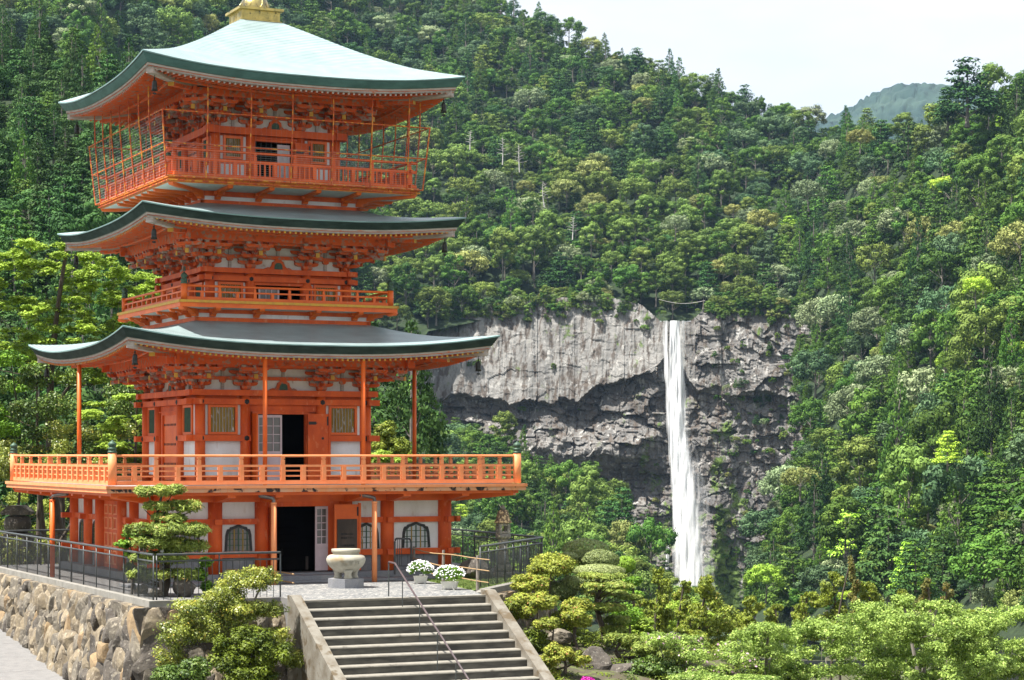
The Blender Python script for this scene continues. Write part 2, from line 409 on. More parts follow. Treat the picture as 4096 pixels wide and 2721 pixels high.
    rafters('flying_rafters', oA, oB-0.15, 0.075, 0.085, 0.215, 0.002, 2 if he < 7 and zm[-1] > 12 else 1)
    rafters('main_rafters', oB-0.02, hw-0.04, 0.085, 0.105, 0.215, 0.035, 1)
    # board carrying the flying rafters
    kb = MB(); ts = np.linspace(-1, 1, 33)
    for k in range(4):
        kb.k = k
        for (o, za, zb) in ((oB+0.02, 0.0, 0.06),):
            vs = []
            for t in ts:
                z = zf(t, o)
                vs += [(t*o, -o, z-0.082), (t*o, -o, z-0.15), (t*(o-0.1), -(o-0.1), z-0.15)]
            kb.add(vs, [(3*i, 3*i+3, 3*i+4, 3*i+1) for i in range(32)] + [(3*i+1, 3*i+4, 3*i+5, 3*i+2) for i in range(32)], 0)
    kb.build('rafter_board', [M['verm_w']], roof)
    for k in range(4):                              # hip rafters at the corners
        hb = MB(k)
        pts = []
        for (d, ww, hh) in ((he-0.36, 0.10, 0.24), (he-1.7, 0.10, 0.26), (hw, 0.10, 0.28)):
            z = zf(1, d)
            pts += [(d-ww, -d-ww, z), (d+ww, -d+ww, z), (d+ww, -d+ww, z-hh), (d-ww, -d-ww, z-hh)]
        hb.add(pts, [(0, 1, 2, 3), (1, 5, 6, 2), (0, 3, 7, 4), (3, 2, 6, 7), (5, 9, 10, 6), (4, 7, 11, 8), (7, 6, 10, 11)], 0)
        hb.build('hip_rafter', [M['greywood']], roof)
        # lower hip rafter with a yellow end
        hb = MB(k); pts = []
        for (d, zz) in ((oB-0.05, -0.16), (hw, -0.2)):
            z = zf(1, d)+zz; ww = 0.09
            pts += [(d-ww, -d-ww, z), (d+ww, -d+ww, z), (d+ww, -d+ww, z-0.22), (d-ww, -d-ww, z-0.22)]
        hb.add(pts, [(1, 5, 6, 2), (0, 3, 7, 4), (3, 2, 6, 7)], 0); hb.add(pts[:4], [(0, 1, 2, 3)], 1)
        hb.build('hip_rafter', [M['verm_w'], M['yellow']], roof)
    return roof, zf, ze

# ------------------------------------------------------------------ bracket cluster (local: x along, -y outward, z up, height 1)
def bracket_mesh(diag=False):
    mb = MB(); q = 1.38 if diag else 1.0
    def arm(x, o, z, Ln, h=0.135, wd=0.12, m=0):           # lateral arm with cut lower corners
        pl = [(x-Ln/2, z+h), (x-Ln/2, z+h*0.55), (x-Ln/2+0.05, z+h*0.2), (x-Ln/2+0.15, z), (x+Ln/2-0.15, z), (x+Ln/2-0.05, z+h*0.2), (x+Ln/2, z+h*0.55), (x+Ln/2, z+h)]
        mb.prism(pl, 'y', -o-wd/2, -o+wd/2, m)
    def oarm(x, o, z, h=0.13, wd=0.12, m=0):                # outward arm
        pl = [(0.1, z+h), (-o, z+h), (-o, z+h*0.6), (-o+0.05, z+h*0.2), (-o+0.16, z), (0.1, z)]
        mb.prism(pl, 'x', x-wd/2, x+wd/2, m)
    def blk(x, o, z, a=0.20, h=0.10, m=2):
        v = []
        for (zz, s_) in ((z, a*0.36), (z+h*0.4, a*0.5), (z+h, a*0.5)):
            v += [(x-s_, -o-s_, zz), (x+s_, -o-s_, zz), (x+s_, -o+s_, zz), (x-s_, -o+s_, zz)]
        f = [(3, 2, 1, 0), (8, 9, 10, 11)]
        for a_ in (0, 4):
            for i in range(4): f.append((a_+i, a_+(i+1) % 4, a_+4+(i+1) % 4, a_+4+i))
        mb.add(v, f, m)
    blk(0, 0, 0.0, 0.38, 0.17, 0)
    arm(0, 0, 0.17, 0.98); oarm(0, 0.50*q, 0.17)
    for x in (-0.39, 0, 0.39): blk(x, 0, 0.305)
    blk(0, 0.42*q, 0.30)
    arm(0, 0, 0.405, 1.30); arm(0, 0.42*q, 0.40, 1.02); oarm(0, 0.92*q, 0.40)
    for x in (-0.40, 0, 0.40): blk(x, 0.42*q, 0.535)
    blk(0, 0.82*q, 0.53)
    # tail rafter with yellow end
    pl = [(0.1, 0.80), (-1.28*q, 0.58), (-1.28*q, 0.43), (0.1, 0.66)]
    mb.prism(pl, 'x', -0.065, 0.065, 2)
    mb.box(-0.075, 0.075, -1.31*q, -1.28*q, 0.42, 0.59, 1)
    arm(0, 0.82*q, 0.635, 1.04); 
    for x in (-0.41, 0, 0.41): blk(x, 0.82*q, 0.77)
    arm(0, 0, 0.64, 1.30); blk(0, 1.18*q, 0.63, 0.2, 0.09)
    arm(0, 1.18*q, 0.72, 1.10)
    for x in (-0.44, 0, 0.44): blk(x, 1.18*q, 0.855, 0.19, 0.09)
    me_o = mb.build('bracket', [M['verm_w'], M['yellow'], M['brk']], None)
    me = me_o.data; bpy.data.objects.remove(me_o); return me
M['brk'] = mat('flaking_bracket_paint', (0.42, 0.055, 0.018), (0.33, 0.27, 0.23), rough=0.85, scale=4.5, lo=0.42, hi=0.52, detail=9)
BR = bracket_mesh(); BRD = bracket_mesh(True)

def eave_zone(hw, cols, zb, zf, H):
    """white wall, struts and bracket clusters between wall beam top zb and the rafters"""
    top = zf(0, hw)-0.02
    for k in range(4):
        wl = MB(k)
        wl.fb(-hw, hw, hw-0.14, hw-0.08-0.003*k, zb, top+0.05, 0)
        wl.build('upper_wall', [M['plaster_w']], pag)
        fr = MB(k)
        e = hw+0.0
        fr.fb(-e, e, hw-0.07, hw+0.02, zb+0.40*H, zb+0.40*H+0.135, 0)
        fr.fb(-e, e, hw-0.07, hw+0.03, zb+0.86*H, top, 0)
        bays = sorted(cols)
        for a, b in zip(bays[:-1], bays[1:]):
            m_ = (a+b)/2
            fr.fb(m_-0.055, m_+0.055, hw-0.075, hw+0.005, zb+0.40*H+0.13, zb+0.87*H, 1)
            fr.prism([(m_-0.13, zb+0.87*H), (m_-0.11, zb+0.80*H), (m_-0.06, zb+0.74*H), (m_+0.06, zb+0.74*H), (m_+0.11, zb+0.80*H), (m_+0.13, zb+0.87*H)], 'y', -(hw+0.02), -(hw-0.06), 0)
            if abs(m_) < 0.3:      # frog-leg strut
                q = [(-0.62, 0), (-0.60, .05), (-.47, .10), (-.40, .07), (-.30, .16), (-.26, .30), (-.17, .345), (-.13, .40), (.13, .40), (.17, .345), (.26, .30), (.30, .16), (.40, .07), (.47, .10), (.60, .05), (.62, 0)]
                fr.prism([(m_+x*0.9, zb+z*H) for x, z in q], 'y', -(hw+0.015), -(hw-0.07), 0)
                fr.prism([(m_+x, zb+z*H) for x, z in ((-.17, .02), (-.15, .2), (-.08, .27), (.08, .27), (.15, .2), (.17, .02))], 'y', -(hw+0.03), -(hw+0.016), 2)
            else:
                fr.fb(m_-0.055, m_+0.055, hw-0.075, hw+0.005, zb, zb+0.30*H, 1)
                fr.prism([(m_-0.13, zb+0.40*H), (m_-0.13, zb+0.33*H), (m_-0.06, zb+0.28*H), (m_+0.06, zb+0.28*H), (m_+0.13, zb+0.33*H), (m_+0.13, zb+0.40*H)], 'y', -(hw+0.02), -(hw-0.06), 0)
        fr.build('wall_framing', [M['verm_w'], M['greywood'], M['finial']], pag)
        # purlins carried by the brackets, ribbed cove between them
        pu = MB(k)
        o1 = hw+1.18
        zt = min(zf(0, o1)-0.14, zb+0.95*H+0.12)
        pu.fb(-o1-0.35, o1+0.35, o1-0.07, o1+0.07, zb+0.945*H, zf(0, o1)-0.13, 0)
        o2 = hw+0.82
        pu.fb(-o2-0.3, o2+0.3, o2-0.06, o2+0.06, zb+0.865*H, zb+0.865*H+0.10, 0)
        pu.build('eave_purlin', [M['verm_w']], pag)
        cv = MB(k)
        za, zc = zb+0.875*H+0.10, zb+0.945*H
        cv.add([(-o2, -o2-0.06, za), (o2, -o2-0.06, za), (o1, -o1+0.07, zc+0.10), (-o1, -o1+0.07, zc+0.10)], [(0, 3, 2, 1)], 0)
        n = int(o2/0.13)
        for i in range(-n, n+1):
            s = i*0.13
            cv.add([(s-.03, -o2-0.07, za-0.01), (s+.03, -o2-0.07, za-0.01), (s+.03, -o1+0.06, zc+0.08), (s-.03, -o1+0.06, zc+0.08)], [(0, 1, 2, 3)], 1)
        cv.build('ribbed_cove', [M['plaster_w'], M['verm']], pag)
        for s in cols:
            if abs(s) > hw-0.3: continue
            o = bpy.data.objects.new('bracket', BR); COL.objects.link(o); o.parent = pag
            x, y = s, -hw
            for _ in range(k): x, y = y, -x
            o.location = (x, y, zb+0.001); o.rotation_euler = (0, 0, -k*math.pi/2); o.scale = (1, 1, H)
        # corner cluster: along both faces and on the diagonal
        x, y = hw-0.12, -hw+0.12
        for _ in range(k): x, y = y, -x
        for dm, an in ((BRD, math.pi/4), (BR, 0.0), (BR, math.pi/2)):
            o = bpy.data.objects.new('bracket', dm); COL.objects.link(o); o.parent = pag
            o.location = (x, y, zb+0.001+(0.004 if an == 0 else 0)); o.rotation_euler = (0, 0, -k*math.pi/2+an); o.scale = (1, 1, H*(1.0 if an else 0.995))

# ------------------------------------------------------------------ generic storey pieces
def rosette(mb, s, o, z, r=0.105, m=1):
    v = [(s, -o-0.05, z)]
    n = 18
    for j in range(n):
        t = 2*math.pi*j/n; rr = r*(1.0 if j % 3 else 0.86)
        v.append((s+rr*math.cos(t), -o-0.012, z+rr*math.sin(t)))
    for j in range(n):
        t = 2*math.pi*j/n; rr = r*(1.0 if j % 3 else 0.86)
        v.append((s+rr*math.cos(t), -o+0.02, z+rr*math.sin(t)))
    f = [(0, 1+(j+1) % n, 1+j) for j in range(n)] + [(1+j, 1+(j+1) % n, 1+n+(j+1) % n, 1+n+j) for j in range(n)]
    mb.add(v, f, m)

def slat_window(k, s0, s1, z0, z1, hw, slat_m, n=8, strips=True, strip_z=None):
    fr = MB(k)
    a = 0.10
    fr.fb(s0, s1, hw-0.06, hw+0.06, z1-a, z1); fr.fb(s0, s1, hw-0.06, hw+0.06, z0, z0+a)
    fr.fb(s0, s0+a, hw-0.06, hw+0.058, z0+a, z1-a); fr.fb(s1-a, s1, hw-0.06, hw+0.058, z0+a, z1-a)
    win = fr.build('window', [M['orange']], pag)
    bk = MB(k); bk.fb(s0+a, s1-a, hw-0.055, hw-0.05, z0+a, z1-a); bk.build('pane', [M['plaster']], win)
    sl = MB(k); w_ = (s1-s0-2*a)/n
    for i in range(n):
        c = s0+a+w_*(i+0.5); h = w_*0.34
        sl.prism([(c-h, -hw), (c, -hw-0.035), (c+h, -hw), (c, -hw+0.035)], 'z', z0+a, z1-a, 0)
    tag(sl.build('slats', [slat_m], win), kind='stuff')
    if strips:
        sp = MB(k); zz = strip_z or (z0, z1)
        sp.fb(s0-0.13, s0, hw-0.10, hw-0.02, zz[0], zz[1]); sp.build('side_panel', [M['plaster']], win)
        sp = MB(k); sp.fb(s1, s1+0.13, hw-0.10, hw-0.02, zz[0], zz[1]); sp.build('side_panel', [M['plaster']], win)
    return win

def lattice_door(k, s0, s1, z0, z1, o, cols_, rows, zmid, glassm, parent=pag):
    d = MB(k); t = 0.05
    d.fb(s0, s0+0.07, o-t, o, z0, z1); d.fb(s1-0.07, s1, o-t, o, z0, z1)
    d.fb(s0+0.07, s1-0.07, o-t, o, z1-0.10, z1)
    d.fb(s0+0.07, s1-0.07, o-t, o, zmid-0.06, zmid+0.04)
    d.fb(s0+0.07, s1-0.07, o-t+0.01, o-0.012, z0, zmid-0.06)
    mid = (s0+s1)/2; d.fb(mid-0.03, mid+0.03, o-0.02, o, z0, zmid-0.06); d.fb(s0+0.07, s1-0.07, o-0.02, o-0.002, z0, z0+0.1)
    wd = s1-s0-0.14; ht = z1-0.10-zmid-0.04
    for i in range(1, cols_): x = s0+0.07+wd*i/cols_; d.fb(x-0.014, x+0.014, o-0.035, o-0.008, zmid+0.04, z1-0.1)
    for i in range(1, rows): z = zmid+0.04+ht*i/rows; d.fb(s0+0.07, s1-0.07, o-0.034, o-0.006, z-0.014, z+0.014)
    dd = d.build('lattice_door', [M['whitewood']], parent)
    g = MB(k); g.fb(s0+0.07, s1-0.07, o-0.045, o-0.04, zmid+0.04, z1-0.1); g.build('pane', [glassm], dd)
    return dd

def storey(hw, cols, crad, zfl, ztop, beams, low, win, wz, door, wins_m=('olive', 'dgreen')):
    """columns, beams, windows and panels of the four sides. beams: (z0,z1,proj,ext,rosettes)"""
    zb = beams[0][1]
    for k in range(4):
        for s in cols[:-1]:
            cb = MB(k); cb.lathe([(crad, zfl), (crad, beams[0][0]+0.02)], (s, -hw+(0.0 if abs(s) < hw-0.5 else 0.0), 0), 16, 0)
            cb.build('column', [M['verm']], pag)
        for (z0, z1, pr, ext, ros) in beams:
            b = MB(k)
            kk = 0.0 if k % 2 == 0 else 0.004
            segs = [(-hw-ext, hw+ext)] if not ros == 'side' else [(-hw-ext, cols[1]+crad*0.9), (cols[2]-crad*0.9, hw+ext)]
            for (a_, b_) in segs:
                b = MB(k); b.fb(a_, b_, hw-0.10, hw+pr+kk, z0+kk, z1+kk, 0); bo = b.build('beam', [M['verm']], pag)
                if ros:
                    for s in cols:
                        if a_ < s < b_: rb = MB(k); rosette(rb, s, hw+pr+kk, (z0+z1)/2, min(0.105, (z1-z0)*0.46), 0); rb.build('rosette', [M['black']], bo)
        # thin dark wall behind, split round the door
        infill = MB(k)
        d0, d1, dz0, dz1 = door
        infill.fb(-hw+0.05, d0 if k == 0 else -0.95, hw-0.16, hw-0.10, zfl, zb, 0)
        infill.fb(d1 if k == 0 else 0.95, hw-0.05, hw-0.16, hw-0.10, zfl, zb, 0)
        if k == 0: infill.fb(d0, d1, hw-0.16, hw-0.10, dz1, zb, 0)
        else: infill.fb(-0.95, 0.95, hw-0.16, hw-0.10, dz1, zb, 0)
        infill.build('wall', [M['verm']], pag)
        for sg in (-1, 1):
            a_, b_ = (win if sg > 0 else (-win[1], -win[0]))
            slat_window(k, a_, b_, wz[0], wz[1], hw, M[wins_m[0] if k == 0 else wins_m[1]], strip_z=wz)
            p_ = MB(k); c0, c1 = (cols[2]+crad*.8, cols[3]-crad*.8) if sg > 0 else (cols[0]+crad*.8, cols[1]-crad*.8)
            p_.fb(c0, c1, hw-0.10, hw-0.03, low[0], low[1], 0)
            p_.build('wall_panel', [M['plaster']], pag)
        if k != 0:        # closed double doors with rows of studs
            dd = MB(k); dd.fb(-0.95, -0.005, hw-0.08, hw-0.02, dz0, dz1, 0); dd.fb(0.005, 0.95, hw-0.08, hw-0.02, dz0, dz1, 0)
            for zz in np.linspace(dz0+0.25*(dz1-dz0), dz1-0.15*(dz1-dz0), 3):
                for i in range(10):
                    s = -0.85+i*0.19
                    dd.fb(s-0.03, s+0.03, hw-0.03, hw-0.002, zz-0.045, zz+0.045, 1)
            dn = dd.build('double_door', [M['orange'], M['black']], pag)
        fr = MB(k)
        fd0, fd1 = (d0, d1) if k == 0 else (-0.95, 0.95)
        fr.fb(fd0-0.16, fd0, hw-0.09, hw+0.05, zfl, dz1+0.10); fr.fb(fd1, fd1+0.16, hw-0.09, hw+0.05, zfl, dz1+0.10)
        fr.fb(fd0, fd1, hw-0.09, hw+0.05, dz1, dz1+0.10)
        fr.fb(cols[1]+crad*.7, cols[2]-crad*.7, hw-0.095, hw-0.0, dz1+0.10, beams[-1][0] if beams[-1][4] != 'side' else beams[-2][0])
        fr.fb(fd0-0.3, fd1+0.3, hw-0.08, hw+0.10, dz1+0.10, dz1+0.14)
        fr.build('door_frame', [M['verm']], pag)

def rails(name, mat_, hr, bays, zs, corner, ztopf):
    """zs: dict of heights. one railing per side: rails, posts; corner posts apart"""
    step = 2*hr/bays
    for k in range(4):
        r = MB(k); e = hr - (0.0 if corner == 'post' else -0.28)
        kk = 0.003*(k % 2)
        zt = zs['top']
        r.tube([(-e, -hr, zt-0.035+kk), (e, -hr, zt-0.035+kk)], 0.048, 8)
        r.fb(-e, e, hr-0.045, hr+0.045, zs['mid'][0]+kk, zs['mid'][1]+kk)
        r.fb(-e if corner != 'post' else -hr, e if corner != 'post' else hr, hr-0.055, hr+0.055, zs['bot'][0]+kk, zs['bot'][1]+kk)
        for z in zs.get('thin', []): r.tube([(-hr, -hr, z), (hr, -hr, z)], 0.028, 6)
        ro = r.build(name, [mat_], pag)
        p = MB(k); pw = zs['pw']/2
        for i in range(1, bays) if corner == 'post' else range(0, bays+1):
            if corner != 'post' and i == bays: continue
            s = -hr+i*step
            p.fb(s-pw, s+pw, hr-pw-0.01, hr+pw+0.01, zs['bot'][1], zs['mid'][0])
            p.fb(s-pw*.8, s+pw*.8, hr-pw*.8, hr+pw*.8, zs['mid'][1], zs['mid'][1]+(zt-zs['mid'][1])*0.5)
            p.fb(s-pw*.5, s+pw*.5, hr-pw*.5, hr+pw*.5, zs['mid'][1]+(zt-zs['mid'][1])*0.5, zs['mid'][1]+(zt-zs['mid'][1])*0.62)
            p.fb(s-pw*.9, s+pw*.9, hr-pw*.8, hr+pw*.8, zs['mid'][1]+(zt-zs['mid'][1])*0.62, zt-0.06)
        for i in range(bays):
            s = -hr+(i+0.5)*step
            p.fb(s-pw, s+pw, hr-pw-0.01, hr+pw+0.01, zs['bot'][1], zs['mid'][0])
        p.build('posts', [mat_], ro)['kind'] = 'stuff'
        if zs.get('bal'):
            b = MB(k)
            for i in range(bays*2):
                for j in (1, 2, 3):
                    s = -hr+(i+j/4)*step/2
                    b.fb(s-0.028, s+0.028, hr-0.028, hr+0.028, zs['bot'][1], zs['mid'][0])
            b.build('balusters', [mat_], ro)['kind'] = 'stuff'
        if corner == 'post':
            x, y = hr, -hr
            for _ in range(k): x, y = y, -x
            c = MB(); r_ = zs['cr']
            c.lathe([(r_, zs['bot'][0]-0.0), (r_, ztopf)], (x, y, 0), 16)
            co = c.build('corner_post', [mat_], pag)
            g = MB(); h = r_
            g.lathe([(h*1.08, 0), (h*1.08, .05), (h*.92, .06), (h*.92, .11), (h*1.05, .13), (h*1.05, .17), (h*.72, .20), (h*.70, .225), (h*.95, .26), (h*1.02, .31), (h*.85, .36), (h*.5, .40), (h*.12, .44), (0.005, .47)], (x, y, ztopf+0.001), 16)
            g.build('finial', [M['finial']], co)
M['fascia_k'] = mat('shade_dark_copper_edge', (0.022, 0.036, 0.032), (0.040, 0.062, 0.056), rough=0.85, scale=1.5, stretch=(1,1,3), spec=0.12)  # eave edge of the lower roofs, shade put into the copper colour
# ================================================================== the pagoda, level by level
hw1, c1 = 3.50, [-3.36, -1.55, 1.55, 3.36]
hw2, c2 = 2.90, [-2.78, -1.16, 1.16, 2.78]
hw3, c3 = 2.55, [-2.45, -1.02, 1.02, 2.45]
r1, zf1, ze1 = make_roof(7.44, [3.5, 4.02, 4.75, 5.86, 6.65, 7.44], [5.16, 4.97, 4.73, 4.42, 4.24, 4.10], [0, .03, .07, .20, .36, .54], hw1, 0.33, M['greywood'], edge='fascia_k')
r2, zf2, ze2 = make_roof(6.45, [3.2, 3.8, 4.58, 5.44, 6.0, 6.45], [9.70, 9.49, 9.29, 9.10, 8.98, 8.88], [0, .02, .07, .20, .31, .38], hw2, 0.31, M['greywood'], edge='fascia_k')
M['fascia_m'] = mat('mid_copper_edge', (0.075, 0.16, 0.155), (0.05, 0.11, 0.105), rough=0.6, scale=1.5, stretch=(1,1,3), spec=0.2)
r3, zf3, ze3 = make_roof(6.42, [.84, 1.36, 2.25, 2.84, 3.71, 4.87, 5.73, 6.42], [17.38, 17.07, 16.52, 16.15, 15.63, 15.00, 14.60, 14.30], [0, .01, .03, .05, .10, .20, .34, .46], hw3, 0.33, M['greywood'], edge='fascia_m')
eave_zone(hw1, c1, 2.50, zf1, 0.97)
eave_zone(hw2, c2, 7.24, zf2, 1.00)
eave_zone(hw3, c3, 12.75, zf3, 1.04)

storey(hw1, c1, 0.20, -1.10, 2.50, [(2.28, 2.50, .26, .36, False), (1.94, 2.16, .20, .46, True), (0.53, 0.76, .19, .46, 'side')],
       (-0.80, 0.53), (1.87, 3.05), (0.78, 1.93), (-1.12, 0.90, -1.0, 1.58))
storey(hw2, c2, 0.19, 5.78, 7.24, [(7.05, 7.24, .24, .33, False), (6.74, 6.93, .18, .36, True)],
       (5.8, 5.84), (1.45, 2.46), (5.98, 6.70), (-0.95, 0.95, 5.78, 6.62))
storey(hw3, c3, 0.19, 10.45, 12.75, [(12.48, 12.75, .26, .36, False)],
       (10.9, 11.33), (1.34, 2.14), (11.52, 12.42), (-0.84, 0.70, 10.5, 12.28))
# rosettes / hinges on storey doors, lattice doors and open leaves
lattice_door(0, -1.05, -0.05, -1.0, 1.55, hw1-0.02, 3, 4, 0.10, M['glass'])
def open_leaf(k, s0, s1, z0, z1, o, m=M['verm']):
    d = MB(k); d.fb(s0, s1, o, o+0.06, z0, z1, 0)
    d.fb(s1-0.03, s1+0.05, o-0.02, o+0.09, z0-0.02, z1+0.02, 0)
    x = d.build('door_leaf', [m], pag)
    h = MB(k)
    h.fb(s0+0.03, s0+0.34, o+0.06, o+0.075, z1-0.42, z1-0.30, 0); h.fb(s0+0.34, s0+0.38, o+0.06, o+0.075, z1-0.38, z1-0.34, 0)
    h.build('hinge', [M['black']], x)
    h = MB(k); h.fb(s1-0.10, s1-0.05, o+0.06, o+0.08, z1-0.45, z1-0.10, 0); h.build('hinge', [M['black']], x)
    return x
open_leaf(0, 0.93, 1.82, -1.0, 1.60, hw1+0.16)
edge = MB(0); edge.fb(-1.30, -1.24, hw1, hw1+0.62, -1.0, 1.6, 0); edge.build('door_leaf', [M['orange']], pag)
lattice_door(0, -0.80, 0.05, 5.8, 6.56, hw2-0.03, 3, 1, 5.9, M['glass'])
open_leaf(0, 0.98, 1.30, 5.8, 6.62, hw2+0.10)
lattice_door(0, 0.10, 0.60, 10.5, 12.2, hw3-0.02, 2, 5, 10.75, M['paper'])
open_leaf(0, 0.74, 1.40, 10.5, 12.28, hw3+0.20)
# interior floors and back partitions, near-black colour standing for unlit rooms
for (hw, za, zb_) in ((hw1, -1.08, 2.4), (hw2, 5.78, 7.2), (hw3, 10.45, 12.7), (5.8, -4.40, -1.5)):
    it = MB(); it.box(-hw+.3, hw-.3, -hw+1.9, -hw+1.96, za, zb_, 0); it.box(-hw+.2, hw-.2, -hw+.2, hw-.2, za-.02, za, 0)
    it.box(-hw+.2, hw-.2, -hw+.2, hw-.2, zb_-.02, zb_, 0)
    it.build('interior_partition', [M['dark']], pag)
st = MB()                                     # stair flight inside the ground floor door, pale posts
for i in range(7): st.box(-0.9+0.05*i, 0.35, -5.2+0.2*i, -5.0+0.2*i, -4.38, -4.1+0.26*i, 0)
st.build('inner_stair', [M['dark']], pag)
ip = MB()
for (x, y, h_) in ((-0.85, -5.0, .55), (-0.55, -4.8, .8), (0.28, -5.3, .5)): ip.box(x, x+0.09, y, y+0.09, -4.38, -4.38+h_, 0)
ip.build('newel_post', [M['sign']], pag)

# ---------------------------------------------------------------- balcony of the second storey
for (hr, hf, zt_, base, zb0, zb1, nar, yel) in ((4.20, 4.46, 5.86, 3.60, 5.13, 5.27, [-2.9, -1.15, 1.15, 2.9], True), (4.78, 5.06, 10.46, 3.27, 9.66, 9.80, [-2.6, -0.95, 0.95, 2.6], False)):
    fl = MB(); fl.box(-hf+.02, hf-.02, -hf+.02, hf-.02, zt_-0.055, zt_-0.005, 0); floor = fl.build('balcony_floor', [M['deckfl']], pag)
    for k in range(4):
        f_ = MB(k); q = 0.003*(k % 2)
        f_.fb(-hf, hf, hf-0.06, hf+q, zt_-0.10, zt_+q, 0); f_.fb(-hf+.05, hf-.05, hf-0.10, hf-0.045, zt_-0.27, zt_-0.10, 1)
        f_.build('fascia', [M['yellow'] if yel else M['rust_y'], M['orange'] if yel else M['rust_y']], floor)
        s_ = MB(k)                                   # sloping painted underside
        ze_, zi_ = zt_-0.26, zb1+0.56*(zt_-0.26-zb1)+0.12
        bs = base+0.02
        s_.add([(-hf+.06, -hf+.06, ze_), (hf-.06, -hf+.06, ze_), (bs, -bs, zi_), (-bs, -bs, zi_)], [(0, 3, 2, 1)], 0)
        s_.build('balcony_soffit', [M['soffit']], pag)
        b_ = MB(k)
        b_.fb(-base, base, base-0.15, base+q, zb0-0.25, zb1+q, 0)
        b_.fb(-base+.03, base-.03, base-0.2, base-0.06, zb1, zb1+0.16, 1)
        b_.fb(-base-.02, base+.02, base-0.18, base+0.02+q, zb1+0.16, zi_+0.02, 0)
        b_.build('balcony_base', [M['verm'], M['plaster'], ], pag)
        nr = nar if yel or k in (0, 2) else [-2.6, -1.75, -0.9, 0, 0.9, 1.75, 2.6]
        for s in nr + ['c']:
            diag = s == 'c'; a_ = MB(0 if diag else k)
            L0 = 0.0; Lx = (hf-base)*(1.35 if diag else 0.93); zt2 = zt_-0.27
            pl = [(0.2, zb1+.02), (-0.12, zb1+.02), (-0.17, zb1+.10), (-0.34, zb1+.14), (-0.40, zb1+.20), (-0.40-Lx*0.25, zb1+0.27), (-Lx*0.72, zt2-0.13), (-Lx+0.06, zt2-0.10), (-Lx, zt2-0.02), (-Lx, zt2+0.01), (0.2, zt2+0.02)]
            if diag:
                o_ = MB(0); o_.prism(pl, 'x', -0.10, 0.10, 0)
                x, y = base-0.02, -base+0.02
                for _ in range(k): x, y = y, -x
                ob = o_.build('balcony_arm', [M['orange']], pag, loc=(x, y, 0.0), rz=-k*math.pi/2+math.pi/4)
            else:
                a_.prism([(y-base, z) for (y, z) in pl], 'x', s-0.10, s+0.10, 0)
                a_.fb(s-0.21, s+0.21, base+0.16, base+0.34, zb1+0.19, zb1+0.31, 0)
                a_.build('balcony_arm', [M['orange']], pag)
rails('balcony_railing', M['orange'], 4.20, 6, {'top': 6.44, 'mid': (6.16, 6.22), 'bot': (5.865, 5.99), 'pw': .11, 'cr': .125}, 'post', 6.47)
rails('balcony_railing', M['verm'], 4.78, 6, {'top': 11.50, 'mid': (11.06, 11.17), 'bot': (10.465, 10.60), 'pw': .15, 'cr': .12, 'bal': True}, 'cross', 11.2)

# ---------------------------------------------------------------- pipe cage and wire netting round the top balcony
zc0, zc1, zc2 = 10.36, 11.60, 12.80
hb = lambda z: 5.17 + (z-zc0)/(zc2-zc0)*0.22
for k in range(4):
    cg = MB(k); q = 0.004*k
    for z in (zc0+.02, zc1, zc2): cg.tube([(-hb(z), -hb(z), z+q), (hb(z), -hb(z), z+q)], 0.026, 6)
    cg.tube([(-hb(zc0)+.06, -hb(zc0)+.12, zc0-0.10+q), (hb(zc0)-.06, -hb(zc0)+.12, zc0-0.10+q)], 0.03, 6)
    cg.tube([(-hb(zc0), -hb(zc0), zc0), (-hb(zc2), -hb(zc2), zc2+.02)], 0.030, 6)
    for i in range(11):
        s = -hb(zc0)+(i+0.5)*hb(zc0)*2/11
        cg.tube([(s, -hb(zc0), zc0+.02), (s, -hb(zc0)+.13, zc0-.10)], 0.015, 5)
    ss = [-3.65, -1.95, -0.3, 1.35, 2.95, 4.5] if k % 2 == 0 else [-4.3, -3.05, -1.75, -0.45, 0.9, 2.3, 3.7]
    for s in ss:
        zz = zf3(min(1, abs(s)/5.3), 5.3) - 0.08
        cg.tube([(s, -hb(zc0)-.02, zc0), (s, -hb(zc2)-.03, zc2), (s, -hb(zc2)-.05, zz)], 0.028, 6)
    cage = cg.build('safety_cage', [M['rust']], pag)
    ne = MB(k)                                  # thin wires
    n = 22 if k % 2 else 16
    for i in range(n):
        z = zc0+0.06+(zc2-0.15-zc0 if k % 2 else 1.3)*i/n
        h_ = hb(z)
        ne.tube([(-h_, -h_, z), (h_, -h_, z)], 0.0045 if k % 2 else 0.0025, 3, cap=False, smooth=False)
    for i in range(52):
        s = -5.1+0.2*i
        ne.tube([(s, -hb(zc0), zc0), (s*1.03, -hb(zc2), zc2)], 0.0018, 3, cap=False, smooth=False)
    ne.build('wire_netting', [M['wire']], cage)
# ---------------------------------------------------------------- finial base (square box), dome and ringed spire
g = MB()
g.box(-.80, .80, -.80, .80, 17.34, 17.80, 0)
g.box(-.93, .93, -.93, .93, 17.80, 17.90, 0); g.box(-.86, .86, -.86, .86, 17.30, 17.40, 0)
fb_ = g.build('spire_base', [M['gold']], pag)
g = MB()
for k in range(4):
    g.k = k
    for (a_, b_) in ((-.72, -.06), (.06, .72)):
        g.fb(a_, b_, .80, .812, 17.44, 17.47); g.fb(a_, b_, .80, .812, 17.73, 17.76)
        g.fb(a_, a_+.04, .80, .812, 17.47, 17.73); g.fb(b_-.04, b_, .80, .812, 17.47, 17.73)
        g.add([((a_+b_)/2+.2*math.cos(t)*(1-.3*math.cos(4*t)), -.81, 17.60+.1*math.sin(t)) for t in np.linspace(0, 2*math.pi, 17)[:-1]] , [tuple(range(16))], 0)
g.build('relief_panel', [M['gold']], fb_)
